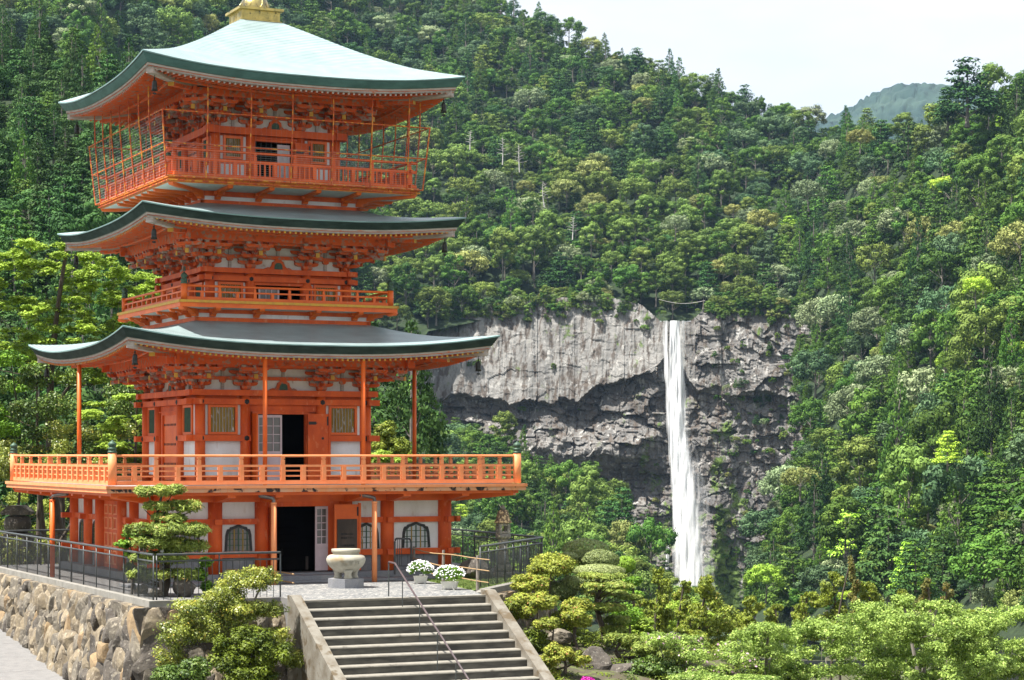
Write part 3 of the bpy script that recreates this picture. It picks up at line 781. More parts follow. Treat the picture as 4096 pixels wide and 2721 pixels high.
g = MB(); g.lathe([(.58, 17.90), (.60, 18.0), (.585, 18.15), (.50, 18.34), (.34, 18.5), (.2, 18.56), (.16, 18.6), (.30, 18.66), (.46, 18.82), (.30, 18.80), (.09, 18.82), (.08, 21.9), (.03, 24.2)], (0, 0, 0), 24)
for i in range(8):
    t = i*math.pi/4
    g.tube([(.60*math.cos(t), .60*math.sin(t), 17.93), (.61*math.cos(t+.2), .61*math.sin(t+.2), 18.1), (.47*math.cos(t+.39), .47*math.sin(t+.39), 18.38)], .014, 5)
    g.tube([(.60*math.cos(t), .60*math.sin(t), 17.93), (.61*math.cos(t-.2), .61*math.sin(t-.2), 18.1), (.47*math.cos(t-.39), .47*math.sin(t-.39), 18.38)], .014, 5)
g.build('dome', [M['gilt']], pag)
g = MB()
for i in range(9):
    z = 19.2+i*0.30; r_ = .42-.022*i
    g.lathe([(r_, z), (r_+.02, z+.04), (r_, z+.08), (r_-.05, z+.04)], (0, 0, 0), 20)
g.build('spire_rings', [M['gilt']], pag)

# ---------------------------------------------------------------- wide deck over the ground storey
dk = MB(); dk.box(-8.2, 8.2, -8.2, 8.2, -1.36, -1.20, 1); dk.box(-8.18, 8.18, -8.18, 8.18, -1.20, -1.125, 0)
deck = dk.build('deck', [M['deckfl'], M['verm']], pag)
for k in range(4):
    f_ = MB(k); q = 0.003*(k % 2)
    f_.fb(-8.25, 8.25, 8.12, 8.25+q, -1.215, -1.11+q, 0)
    nb = 26
    for i in range(nb):
        a_, b_ = -8.2+16.4*i/nb+.004, -8.2+16.4*(i+1)/nb-.004
        f_.fb(a_, b_, 8.10, 8.205+q, -1.36, -1.217, 1)
    f_.build('fascia', [M['verm_l'], M['stain'] if k == 0 else M['verm_l']], deck)
    g_ = MB(k); g_.fb(-8.0, 8.0, 7.86, 7.96, -1.47, -1.362, 0); g_.build('edge_beam', [M['orange']], deck)
rails('deck_railing', M['verm_l'], 7.95, 10, {'top': 0.0, 'mid': (-0.44, -0.36), 'bot': (-1.08, -0.93), 'thin': [-0.58, -0.77], 'pw': .155, 'cr': .155}, 'post', 0.07)
# ground storey
HG, cg_ = 5.82, [-5.82, -3.50, -1.68, 1.68, 3.40, 5.82]
for k in range(4):
    q = 0.004*(k % 2)
    for s in cg_[:-1]:
        c = MB(k); c.lathe([(.27, -4.44), (.27, -1.36)], (s, -HG, 0), 20); c.build('column', [M['verm']], pag)
    b = MB(k)
    b.fb(-HG-.05, HG+.05, HG-.12, HG+.30+q, -1.76, -1.365, 0); b.build('beam', [M['orange']], pag)
    for (z0, z1) in ((-2.60, -2.39), (-3.84, -3.62)):
        for (a_, b2) in ((-HG-.62, -1.45), (1.45, HG+.62)):
            b = MB(k); b.fb(a_, b2, HG-.1, HG+.14+q, z0+q, z1+q, 0)
            for s in (cg_[0:3] if a_ < 0 else cg_[3:6]):
                if abs(s) > 1.9: b.fb(s-.30 if False else s-.14, s+.14, HG+.14, HG+.46, z0+.005, z1-.005, 0)
            b.build('beam', [M['verm']], pag)
    for i in range(5):
        if i == 2: continue
        a_, b2 = cg_[i]+.20, cg_[i+1]-.20
        p = MB(k); p.fb(a_, b2, HG-.10, HG-.02, -2.40, -1.76, 0); p.fb(a_, b2, HG-.10, HG-.02, -3.62, -2.60, 0); p.build('wall_panel', [M['plaster']], pag)
        p = MB(k); p.fb(a_, b2, HG-.12, HG-.01, -4.44, -3.84, 0); so = p.build('stone_base', [M['granite']], pag)
        j = MB(k)
        for t in np.linspace(a_, b2, 4)[1:-1]: j.fb(t-.006, t+.006, HG-.02, HG-.006, -4.44, -3.84, 0)
        j.build('joint', [M['black']], so)
        # cusped window
        if (i in (0, 1, 3, 4)):
            narrow = i in (1, 3)
            mid = (a_+b2)/2; hb_ = 0.60 if not narrow else 0.54
            z0, z1 = -3.60, -2.66
            def cusp(sc, zt):
                pts = [(-1.0, 0), (-.93, .60), (-.86, .76)]
                pts += [(-.80, .83), (-.66, .84), (-.60, .905), (-.40, .93), (-.22, .965), (0, 1.02)]
                pts += [(-x, z) for x, z in pts[::-1][1:]]
                return [(mid+x*hb_*sc, z0+z*(zt-z0)) for x, z in pts]
            po, pi_ = cusp(1.0, z1+.05), cusp(0.84, z1-.055)
            fr = MB(k); n = len(po); o0, o1 = HG-.02, HG+.035
            v = [(x, -o1, z) for x, z in po]+[(x, -o1, z) for x, z in pi_]+[(x, -o0, z) for x, z in po]+[(x, -o0, z) for x, z in pi_]
            f = [(a2, a2+1, n+a2+1, n+a2) for a2 in range(n-1)]+[(a2, 2*n+a2, 2*n+a2+1, a2+1) for a2 in range(n-1)]+[(n+a2, n+a2+1, 3*n+a2+1, 3*n+a2) for a2 in range(n-1)]
            fr.add(v, [tuple(reversed(x)) for x in f], 0)
            wn = fr.build('cusped_window', [M['black']], pag)
            pp = MB(k); pp.add([(x, -HG-.002, z) for x, z in pi_], [tuple(range(n-1, -1, -1))], 0)
            pp.build('pane', [M['paper'] if (k == 0 and i > 1) else M['glass']], wn)
            br = MB(k)
            for c_ in range(5):
                x = mid+hb_*0.84*(-0.75+c_*0.375); zt = np.interp(abs(x-mid)/hb_, [0, .3, .66, .84], [z1-.06, z1-.10, z1-.19, z1-.3])
                br.fb(x-.022, x+.022, HG+.004, HG+.02, z0, zt, c_ % 2)
            for zz in (z0+.22, z0+.44, z0+.66): br.fb(mid-hb_*.80, mid+hb_*.80, HG+.002, HG+.013, zz-.014, zz+.014, 0)
            br.build('bars', [M['dgreen'], M['olive']], wn)
    if k == 0:
        w0, w1 = -1.30, 0.98
        p = MB(k); p.fb(-1.42, w0, HG-.1, HG+.05, -4.40, -1.95, 0); p.fb(w1, 1.42, HG-.1, HG-.02, -4.40, -1.95, 0); p.fb(-1.42, 1.42, HG-.11, HG+.06, -1.95, -1.76, 0)
        p.build('door_frame', [M['verm']], pag)
        e_ = MB(k); e_.fb(-1.40, -1.34, HG+.05, HG+.75, -4.40, -1.98, 0); e_.build('door_leaf', [M['orange']], pag)
        lattice_door(k, 0.47, 0.98, -4.40, -1.96, HG-.02, 2, 5, -3.42, M['glass'])
        lf = MB(k); lf.fb(1.02, 2.02, HG+.50, HG+.56, -4.35, -1.88, 0); lf.fb(2.02, 2.09, HG+.45, HG+.60, -4.38, -1.83, 0); lf.fb(1.02, 1.09, HG+.56, HG+.58, -4.35, -1.88, 0); lf.fb(1.09, 2.0, HG+.56, HG+.58, -2.44, -2.36, 0)
        leaf = lf.build('door_leaf', [M['orange']], pag)
        h = MB(k); h.fb(1.94, 1.99, HG+.56, HG+.59, -2.32, -1.98, 0); h.build('hinge', [M['black']], leaf)
    else:
        p = MB(k); p.fb(-1.42, 1.42, HG-.10, HG-.02, -4.44, -1.76, 0)
        dn = p.build('double_door', [M['verm']], pag)
        p = MB(k)
        for cx_ in (-1.0, -.34, .34, 1.0):
            for (z0, z1) in ((-4.3, -3.75), (-3.62, -3.05), (-2.92, -2.45), (-2.34, -1.95)):
                p.fb(cx_-.27, cx_-.21, HG-.02, HG+.012, z0, z1); p.fb(cx_+.21, cx_+.27, HG-.02, HG+.012, z0, z1)
                p.fb(cx_-.21, cx_+.21, HG-.02, HG+.012, z0, z0+.05); p.fb(cx_-.21, cx_+.21, HG-.02, HG+.012, z1-.05, z1)
        p.build('door_mouldings', [M['verm_l']], dn)
    # cantilever beams under the deck
    for s in [-5.82, -3.5, -1.68, 1.68, 3.4, 5.82]:
        a_ = MB(k); a_.prism([(-HG+.1, -1.77), (-6.35, -1.77), (-7.85, -1.56), (-7.85, -1.364), (-HG+.1, -1.364)], 'x', s-.15, s+.15, 0)
        a_.build('deck_beam', [M['orange']], pag)
    # corner diagonal beam
    x, y = HG, -HG
    for _ in range(k): x, y = y, -x
    a_ = MB(0); a_.prism([(.1, -1.78), (-.6, -1.78), (-2.9, -1.55), (-2.9, -1.366), (.1, -1.366)], 'x', -.15, .15, 0)
    a_.build('deck_beam', [M['orange']], pag, loc=(x, y, 0), rz=-k*math.pi/2+math.pi/4)
pl_ = MB(); pl_.box(-6.35, 6.35, -6.35, 6.35, -4.72, -4.44, 0)
pl_.build('plinth', [M['granite']], pag)
pl_ = MB(); pl_.box(-2.2, 1.3, -7.25, -6.352, -4.72, -4.50, 0); pl_.box(-7.3, 7.3, -7.6, -6.354, -4.735, -4.66, 0); pl_.build('door_step', [M['granite']], pag)
# ---------------------------------------------------------------- slim posts under the lowest eave and rain pipes
for (x, y) in ((-1.95, -7.0), (1.95, -7.0), (-7.0, .6), (7.0, 0)):
    c = MB(); t = (x/7.0 if abs(y) > 6 else y/7.0)
    c.lathe([(.085, -1.12), (.085, zf1(abs(t), 7.0)-0.05)], (x, y, 0), 14); c.build('eave_post', [M['orange']], pag)
for (x, y, mtl) in ((-2.0, -8.12, 'verm_l'), (2.0, -8.02, 'verm_l'), (-8.1, .43, 'orange')):
    c = MB(); c.lathe([(.10, -4.76), (.10, -1.78)], (x, y, 0), 14); c.lathe([(.112, -1.80), (.112, -1.74)], (x, y, 0), 14); pp = c.build('rain_pipe', [M[mtl]], pag)
    ix, iy = (x-.45, y+.25) if abs(y) > 4 else (x+.3, y-1.2)
    c = MB(); c.tube([(x, y, -1.78), (x, y, -1.66), (x+.02*(ix-x), y+.1*(iy-y), -1.60), (x+.3*(ix-x), y+.3*(iy-y), -1.56), (ix, iy, -1.50), (ix, iy, -1.37)], .07, 10); c.build('elbow', [M['pipe']], pp)

# ---------------------------------------------------------------- wind bells hanging from the eave corners
bell_names = {0: ('near', 'left'), }
def wind_bell(u, v, z, lab):
    b = empty('wind_bell', W(u, v, z), ANG); tag(b, lab, 'bell', 'wind bells hanging from the eave corners')
    m = MB(); m.lathe([(.02, -.19), (.06, -.20), (.085, -.26), (.095, -.34), (.10, -.50), (.125, -.58), (.10, -.58), (.09, -.5)], (0, 0, 0), 14); m.build('bell_body', [M['bell']], b)
    m = MB(); m.tube([(0, 0, 0), (.01, 0, -.07)], .012, 5); m.lathe([(.03, -.08), (.035, -.1), (.02, -.19)], (0, 0, 0), 8); m.build('hook', [M['bell']], b)
    m = MB(); m.tube([(0, 0, -.5), (0, 0, -.66)], .008, 5); m.prism([(-.09, -.70), (-.05, -.65), (.05, -.65), (.09, -.70), (.04, -.71), (0, -.73), (-.04, -.71)], 'y', -.006, .006, 0); m.build('clapper', [M['bell']], b)
for (he, zf_, nm) in ((7.44, zf1, 'lowest'), (6.45, zf2, 'middle'), (6.42, zf3, 'top')):
    d = he-.62; z = zf_(1, d)-.24
    wind_bell(-d, -d, z, f'dark bronze bell under the corner of the {nm} roof nearest the viewer')
    wind_bell(d, -d, z, f'dark bronze bell under the right-hand corner of the {nm} roof')
    wind_bell(-d, d, z, f'small bronze bell under the far left corner of the {nm} roof')
# dark signboard with lettering, leaning on the open door leaf
sg = empty('signboard', W(1.52, -HG-.58, -3.0), ANG); tag(sg, 'tall dark wooden board with faded black lettering beside the open ground-floor door', 'signboard')
b = MB(); b.box(-.40, .40, -.045, -.005, -1.42, .56, 0); b.build('board', [M['sign']], sg)
def text_mesh(name, body, size, m_, parent, loc, rot, ext=0.004, align='CENTER', sx=1.0, shear=0):
    cu = bpy.data.curves.new(name, 'FONT'); cu.body = body; cu.size = size; cu.extrude = ext; cu.align_x = align
    cu.resolution_u = 2
    to = bpy.data.objects.new(name, cu); COL.objects.link(to)
    dg = bpy.context.evaluated_depsgraph_get(); me = bpy.data.meshes.new_from_object(to.evaluated_get(dg))
    bpy.data.objects.remove(to)
    me.materials.clear(); me.materials.append(m_)
    o = bpy.data.objects.new(name, me); COL.objects.link(o); o.parent = parent; o.location = loc; o.rotation_euler = rot; o.scale = (sx, 1, 1)
    return o
for i, tx in enumerate(['', '', '', '御拝観の方は', '御遠慮下さい', '', '千手観音像拝観', '御参拝下さい', '']):
    if tx: text_mesh('lettering', tx, 0.085, M['ink'], sg, (0, -.049, .40-.145*i), (R(90), 0, 0))
# ================================================================== terrace, stairs, walls, fences, plaza things
ZT = -4.75
def pf(u, v, z): # local offset inside a thing standing at W(u,v,z)
    return (-u, -v, -z)
def thing(name, label, cat, u, v, z, group=None, rz=ANG):
    return tag(empty(name, W(u, v, z), rz), label, cat, group)
M['paving'] = None
def paving_mat():
    m, t, b, o = newmat('pebble_paving'); nd = t.nodes; lk = t.links
    tcn = nd.new('ShaderNodeTexCoord'); mpn = nd.new('ShaderNodeMapping'); mpn.inputs['Scale'].default_value = (1.0, 2.3, 1)
    mpn.inputs['Rotation'].default_value = (0, 0, R(22))
    lk.new(tcn.outputs['Object'], mpn.inputs[0])
    nz = nd.new('ShaderNodeTexNoise'); nz.inputs['Scale'].default_value = 1.5; nz.inputs['Detail'].default_value = 3
    lk.new(mpn.outputs[0], nz.inputs['Vector'])
    ad = nd.new('ShaderNodeVectorMath'); ad.operation = 'ADD'; lk.new(mpn.outputs[0], ad.inputs[0]); lk.new(nz.outputs['Color'], ad.inputs[1])
    vo = nd.new('ShaderNodeTexVoronoi'); vo.inputs['Scale'].default_value = 2.6; vo.feature = 'DISTANCE_TO_EDGE'
    lk.new(ad.outputs[0], vo.inputs['Vector'])
    r = nd.new('ShaderNodeValToRGB'); e = r.color_ramp.elements
    e[0].position = 0.045; e[0].color = (0.30, 0.29, 0.265, 1); e[1].position = 0.10; e[1].color = (0.085, 0.092, 0.10, 1)
    lk.new(vo.outputs['Distance'], r.inputs[0])
    n2 = nd.new('ShaderNodeTexNoise'); n2.inputs['Scale'].default_value = 18
    lk.new(tcn.outputs['Object'], n2.inputs['Vector'])
    mu = nd.new('ShaderNodeMix'); mu.data_type = 'RGBA'; mu.blend_type = 'OVERLAY'; mu.inputs[0].default_value = 0.5
    lk.new(r.outputs[0], mu.inputs[6]); lk.new(n2.outputs['Fac'], mu.inputs[7]); lk.new(mu.outputs[2], b.inputs['Base Color'])
    b.inputs['Roughness'].default_value = 0.8
    return m
M['paving'] = paving_mat()
M['path'] = mat('pale_path_concrete', (0.175, 0.170, 0.165), (0.14, 0.137, 0.135), rough=0.9, scale=3, bump=0.15, bscale=60, c3=(0.21, 0.205, 0.20), s3=30, lo3=0.5, hi3=0.7)
M['grass'] = mat('short_grass', (0.12, 0.19, 0.035), (0.17, 0.21, 0.06), rough=0.9, scale=4, c3=(0.20, 0.20, 0.09), s3=9, lo3=0.6, hi3=0.7)
M['rockA'] = mat('tan_wall_stone', (0.235, 0.19, 0.125), (0.12, 0.097, 0.07), rough=0.95, scale=2.2, lo=0.38, hi=0.62, detail=9, bump=0.5, bscale=9, c3=(0.32, 0.27, 0.20), s3=6, lo3=0.55, hi3=0.68)
M['rockB'] = mat('grey_wall_stone', (0.17, 0.148, 0.115), (0.085, 0.073, 0.058), rough=0.95, scale=2.6, lo=0.38, hi=0.62, detail=9, bump=0.5, bscale=9, c3=(0.25, 0.22, 0.17), s3=7, lo3=0.56, hi3=0.66)
M['rockC'] = mat('dark_brown_rock', (0.095, 0.082, 0.068), (0.055, 0.047, 0.040), rough=0.95, scale=3, lo=0.38, hi=0.62, detail=9, bump=0.6, bscale=10, c3=(0.22, 0.20, 0.165), s3=9, lo3=0.60, hi3=0.68)
M['rockO'] = mat('ochre_wall_stone', (0.28, 0.20, 0.11), (0.18, 0.125, 0.075), rough=0.95, scale=3, detail=8, bump=0.5, bscale=9)
M['soil'] = mat('garden_soil', (0.075, 0.06, 0.04), (0.045, 0.05, 0.02), rough=1, scale=1.3, c3=(0.09, 0.11, 0.03), s3=3, lo3=0.5, hi3=0.6)

M['kerb'] = mat('algae_stained_kerb', (0.20, 0.185, 0.155), (0.125, 0.105, 0.078), rough=.95, scale=1.8, detail=8, bump=.15, bscale=20, c3=(0.10, 0.075, 0.045), s3=2.2, lo3=.56, hi3=.66)
def struct(name, me_or_mb, m=None, loc=None, rz=None, kind='structure'):
    o = me_or_mb.build(name, m, None, loc, rz) if isinstance(me_or_mb, MB) else link(name, me_or_mb)
    o['kind'] = kind; return o
# terrace body
poly = [(-8.45, -14.6), (-4.0, -14.6), (-4.0, -16.58), (2.62, -16.58), (2.62, -14.6), (4.0, -13.4), (9.7, -6.9), (10.5, 3.7), (11.0, 11.0), (-8.45, 10.2)]
tb = MB(); tb.prism(poly, 'z', -11.0, ZT-0.004, 0); struct('terrace_ground', tb, M['path'], W(0, 0, 0), ANG)
tb = MB(); tb.add([(-5.2, -8.6, ZT), (-3.97, -14.6, ZT), (-3.97, -16.32, ZT), (2.60, -16.32, ZT), (3.25, -14.2, ZT), (4.0, -8.3, ZT), (4.2, -6.4, ZT), (-5.2, -6.4, ZT)], [tuple(range(8))], 0)
struct('paving', tb, M['paving'], W(0, 0, 0), ANG)
tb = MB(); tb.add([(3.3, -14.1, ZT), (4.0, -13.3, ZT), (9.4, -7.1, ZT), (9.6, -3.5, ZT), (7.5, -4.5, ZT), (7.0, -7.8, ZT), (4.05, -8.2, ZT)], [tuple(range(7))], 0)
struct('lawn', tb, M['grass'], W(0, 0, 0), ANG)
rng = np.random.default_rng(5)
def blades(n, poly_fn, h, m, name):
    pts = []
    while len(pts) < n:
        q = poly_fn(rng); 
        if q is not None: pts.append(q)
    pts = np.array(pts); a = rng.uniform(0, 2*np.pi, n); wd = 0.012; hh = h*rng.uniform(.5, 1.3, n)
    dx, dy = np.cos(a)*wd, np.sin(a)*wd
    V = np.zeros((n, 3, 3)); V[:, 0] = np.c_[pts[:, 0]-dx, pts[:, 1]-dy, np.full(n, ZT)]; V[:, 1] = np.c_[pts[:, 0]+dx, pts[:, 1]+dy, np.full(n, ZT)]
    V[:, 2] = np.c_[pts[:, 0]+rng.normal(0, .03, n), pts[:, 1]+rng.normal(0, .03, n), ZT+hh]
    me = np_mesh(name, V.reshape(-1, 3), np.arange(n*3).reshape(-1, 3), [m])
    o = link(name, me, None, W(0, 0, 0)); o.rotation_euler = (0, 0, ANG)
    return tag(o, 'short green grass growing between the paved court and the fence', 'grass', kind='stuff')
blades(16000, lambda r: (lambda u, v: (u, v) if (v+13.4) < (u-4.0)*1.12+6.0 and (v+13.4) > (u-4.0)*1.12+.15 and v < -6 and v > -13.9 and u > 3.35+(v+14)*.12 else None)(r.uniform(3.2, 9.4), r.uniform(-14, -6)), 0.07, M['grass'], 'grass')

# stairs
RI, TR = 0.266, 0.46
stairs = thing('stairs', 'wide concrete stairs with dark risers climbing to the pagoda court', 'stairs', -.67, -16.6, ZT)
off = pf(-.67, -16.6, ZT)
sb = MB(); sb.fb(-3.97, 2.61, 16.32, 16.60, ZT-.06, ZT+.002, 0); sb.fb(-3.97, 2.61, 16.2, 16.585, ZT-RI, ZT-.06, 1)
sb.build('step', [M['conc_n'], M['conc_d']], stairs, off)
for i in range(1, 17):
    z = ZT-RI*i; o0 = 16.6+TR*(i-1); o1 = 16.6+TR*i
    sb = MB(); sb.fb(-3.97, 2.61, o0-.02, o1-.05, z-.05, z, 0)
    # pale rounded edge band along the tread
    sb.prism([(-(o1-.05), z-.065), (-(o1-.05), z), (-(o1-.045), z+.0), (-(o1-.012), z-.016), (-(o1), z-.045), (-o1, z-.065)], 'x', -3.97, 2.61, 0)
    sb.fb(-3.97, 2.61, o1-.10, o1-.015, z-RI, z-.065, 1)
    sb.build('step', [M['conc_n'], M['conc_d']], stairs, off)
k_ = RI/TR
for (a_, b_) in ((-4.33, -3.975), (2.615, 3.0)):
    s_ = MB(); o0, o1 = 16.45, 16.6+TR*17
    zt = lambda o: ZT+0.17-k_*(o-16.55)
    s_.prism([(-16.2, ZT+.17), (-16.55, ZT+.17), (-o1, zt(o1)), (-o1, -17), (-16.2, -17)], 'x', a_, b_, 0)
    s_.build('side_kerb', [M['kerb']], stairs, off)
hr_ = thing('handrail', 'thin brown metal handrail running down the middle of the stairs', 'handrail', -.6, -15.8, ZT)
off = pf(-.6, -15.8, ZT)
b = MB(); b.tube([(-.6, -15.8, ZT+1.12), (-.6, -15.83, ZT+1.16), (-.6, -16.35, ZT+1.14), (-.6, -16.6-TR*17, ZT+1.17-k_*(TR*17-.02))], .032, 8); b.build('rail', [M['rail_br']], hr_, off)
for v in (-15.8, -17.0, -18.45, -19.9, -21.35, -22.8):
    i = 0 if v > -16.6 else int((-v-16.6)/TR)+1
    b = MB(); b.tube([(-.6, v, ZT-RI*i), (-.6, v, ZT+1.14-max(0, k_*(-v-16.35)))], .018 if v < -16 else .024, 6); b.build('post', [M['steel']], hr_, off)

# metal fences
def fence(label, pts, sp, postsp, ztop=1.49, name='metal_fence', z=ZT+.0):
    u0, v0 = pts[0]
    f = thing(name, label, 'fence', u0, v0, z, 'metal fences along the terrace edge'); off = pf(u0, v0, z)
    b = MB(); b.tube([(u, v, z+ztop) for u, v in pts], .042, 8); b.build('top_rail', [M['steel']], f, off)
    b = MB(); b.tube([(u, v, z+ztop-.22) for u, v in pts], .030, 8); b.build('lower_rail', [M['steel']], f, off)
    bl = MB(); ps = []
    for (p, q) in zip(pts[:-1], pts[1:]):
        d = math.hypot(q[0]-p[0], q[1]-p[1]); n = max(1, round(d/sp))
        for i in range(n+1):
            t = i/n; u, v = p[0]+(q[0]-p[0])*t, p[1]+(q[1]-p[1])*t
            bl.box(u-.009, u+.009, v-.009, v+.009, z, z+ztop-.22)
        n = max(1, round(d/postsp))
        for i in range(n+1):
            t = i/n; ps.append((p[0]+(q[0]-p[0])*t, p[1]+(q[1]-p[1])*t))
    bl.build('balusters', [M['steel']], f, off)['kind'] = 'stuff'
    done = []
    for (u, v) in ps:
        if any(abs(u-a)+abs(v-b_) < .2 for a, b_ in done): continue
        done.append((u, v)); b = MB(); b.lathe([(.027, z), (.027, z+ztop-.03)], (u, v, 0), 8); b.build('post', [M['steel']], f, off)
    return f
fence('dark metal fence on top of the left stone wall, running back from the corner', [(-8.3, -14.42), (-8.3, 9.4)], .155, 1.85)
fence('dark metal fence with sparse bars between the wall corner and the stairs', [(-8.2, -14.42), (-3.95, -14.42)], .24, 2.1)
fence('black metal fence at the back of the court left of the pagoda', [(-8.3, 9.6), (3.0, 10.2)], .16, 2.0)
fence('dark metal fence slanting back from the right kerb of the stairs', [(3.95, -13.25), (9.6, -6.8)], .125, 1.1)
fence('black metal fence behind the right corner of the pagoda and the stone lantern', [(9.62, -6.7), (10.3, 3.7), (10.8, 10.5)], .16, 1.6)
# copings
def coping(label, pts, w_, name='kerb'):
    mb = MB()
    for (p, q) in zip(pts[:-1], pts[1:]):
        d = Vector((q[0]-p[0], q[1]-p[1])).normalized(); n = Vector((-d.y, d.x))*w_/2
        mb.prism([(p[0]+n.x, p[1]+n.y), (p[0]-n.x, p[1]-n.y), (q[0]-n.x, q[1]-n.y), (q[0]+n.x, q[1]+n.y)], 'z', ZT-.20, ZT+.012, 0)
    return mb
# ---- rocks
def ico(sub):
    bm = bmesh.new(); bmesh.ops.create_icosphere(bm, subdivisions=sub, radius=1.0)
    V = np.array([v.co[:] for v in bm.verts]); Fc = np.array([[v.index for v in f.verts] for f in bm.faces]); bm.free(); return V, Fc
ICO = {s: ico(s) for s in (1, 2, 3, 4)}
def rock_np(rng, size, sub=2, cuts=9, rough=.10, lo=.62, hi=.92):
    V, Fc = ICO[sub]; V = V.copy()
    for _ in range(cuts):
        n = rng.normal(size=3); n /= np.linalg.norm(n); d = rng.uniform(lo, hi)
        dot = V@n; V -= np.outer(np.maximum(0, dot-d), n)
    o = rng.uniform(0, 50, 3)
    V *= (1+rough*fbm(V[:, 0]*2+o[0], V[:, 1]*2+o[1], V[:, 2]*2+o[2], 3)[:, None])
    a = rng.uniform(0, 6.28); 
    V = V*np.array(size)
    return V, Fc
def rot_np(V, ax, ang):
    c, s = math.cos(ang), math.sin(ang); i, j = [(1, 2), (2, 0), (0, 1)][ax]
    V = V.copy(); a, b_ = V[:, i].copy(), V[:, j].copy(); V[:, i] = a*c-b_*s; V[:, j] = a*s+b_*c; return V
def boulder(label, X, Y, z, size, seed, m, cat='boulder', group=None, sub=4, name='boulder', rz=0.0):
    rg = np.random.default_rng(seed); V, Fc = rock_np(rg, size, sub, 11, .14, .6, .9); V = rot_np(V, 2, rz)
    V[:, 2] -= V[:, 2].min()*.85
    V += .02*fbm(V[:, 0]*6, V[:, 1]*6, V[:, 2]*6, 3)[:, None]
    o = link(name, np_mesh(name, V, Fc, [m]), None, (X, Y, z)); return tag(o, label, cat, group)
def path_z(v): return -6.62-0.082*(9.0-v) if v < 9 else -6.62
def rubble(face, length, top, bot, seed, cell=.62, big_end=None):
    """stones on a plane: face(t,h)->(u,v) ; returns arrays"""
    rg = np.random.default_rng(seed); Vs = []; Fs = []; MI = []; b = 0
    t = 0.0
    zt = top
    row = 0; z = zt
    while z > min(bot(0), bot(length))-0.4:
        rh = rg.uniform(.50, .70)
        t = -rg.uniform(0, .3)
        while t < length+.2:
            sc_ = 1.0 if big_end is None else 1.0+.8*max(0, 1-abs(t-big_end)/3.0)
            wd = rg.uniform(.38, .72)*sc_
            tc_, zc_ = t+wd/2, z-rh/2*sc_+rg.normal(0, .09)
            if zc_ > bot(min(max(tc_, 0), length))-.35 and zc_ < zt+.02:
                V, Fc = rock_np(rg, (1, 1, 1), 3, 14, .08, .52, .76)
                V = V*np.array([wd*.93, .36*rg.uniform(.85, 1.15), rh*1.03*sc_*rg.uniform(.95, 1.3)])
                V = rot_np(V, 1, rg.normal(.10, .22)); V = rot_np(V, 2, rg.normal(0, .22))
                u, v, n = face(tc_, zt-zc_)
                # local x along wall, y outward
                along, outw = n
                P_ = np.zeros_like(V); P_[:, 0] = u + V[:, 0]*along[0] + V[:, 1]*outw[0]; P_[:, 1] = v + V[:, 0]*along[1] + V[:, 1]*outw[1]; P_[:, 2] = np.minimum(zc_+V[:, 2], zt)
                Vs.append(P_); Fs.append(Fc+b); b += len(V)
                r = rg.random(); dk = 0 if big_end is None else max(0, 1-abs(tc_-big_end)/6)
                mi = 2 if r < .10+.55*dk else (1 if r < .45+.3*dk else (3 if r > .93 else 0))
                MI.append(np.full(len(Fc), mi))
            t += wd*.93
        z -= rh*.86
    return np.vstack(Vs), np.vstack(Fs), np.concatenate(MI)
RM = [M['rockA'], M['rockB'], M['rockC'], M['rockO']]
def stone_wall(label, face, length, bot, seed, kerb_pts, big_end=None):
    u, v, _ = face(0, 0)
    t = thing('stone_wall', label, 'stone wall', 0, 0, ZT, None)
    V, Fc, MI = rubble(face, length, ZT-.19, bot, seed, big_end=big_end)
    o = link('stones', np_mesh('stones', V, Fc, RM, mat_idx=MI), t, (0, 0, -ZT)); tag(o, kind='stuff')
    bk = MB()
    p, q = face(0, .25)[:2], face(length, .25)[:2]; p2, q2 = face(0, 4.0)[:2], face(length, 4.0)[:2]
    bk.add([(p[0], p[1], ZT-.2), (q[0], q[1], ZT-.2), (q2[0], q2[1], ZT-4.2), (p2[0], p2[1], ZT-4.2)], [(0, 1, 2, 3)], 0)
    bk.build('mortar_bed', [M['rockB']], t, (0, 0, -ZT))
    coping('', kerb_pts, .34).build('kerb', [M['concrete']], t, (0, 0, -ZT))
    return t
stone_wall('rough rubble retaining wall with pale kerb beside the sloping path on the left', lambda t, h: (-8.52-.24*h, -14.6+t, ((0, 1), (-1, 0))), 25.0, lambda t: path_z(-14.6+t), 3, [(-8.38, -14.78), (-8.38, 9.8)], big_end=0.0)
stone_wall('dark rubble wall behind the yellow-green shrub left of the stairs', lambda t, h: (-8.6+t, -14.68-.2*h, ((1, 0), (0, -1))), 4.3, lambda t: -8.6, 8, [(-8.21, -14.61), (-4.33, -14.61)], big_end=0.0)
dd_ = Vector((9.7-3.1, -6.9+15.2, 0)).normalized()
stone_wall('rubble wall under the slanting fence right of the stairs', lambda t, h: (3.1+dd_.x*t+.2*h*dd_.y, -15.2+dd_.y*t-.2*h*dd_.x, ((dd_.x, dd_.y), (dd_.y, -dd_.x))), 10.6, lambda t: -8.2, 12, [(3.0, -15.3), (4.05, -13.5), (9.75, -6.95)])
pk = MB()
for i in range(14):
    v0 = 9.8-i*3.0; v1 = v0-2.985
    pk.add([(-8.6, v0, path_z(v0)), (-26, v0, path_z(v0)-.2), (-26, v1, path_z(v1)-.2), (-8.6, v1, path_z(v1))], [(0, 1, 2, 3)], 0)
struct('path', pk, M['path'], W(0, 0, 0), ANG)

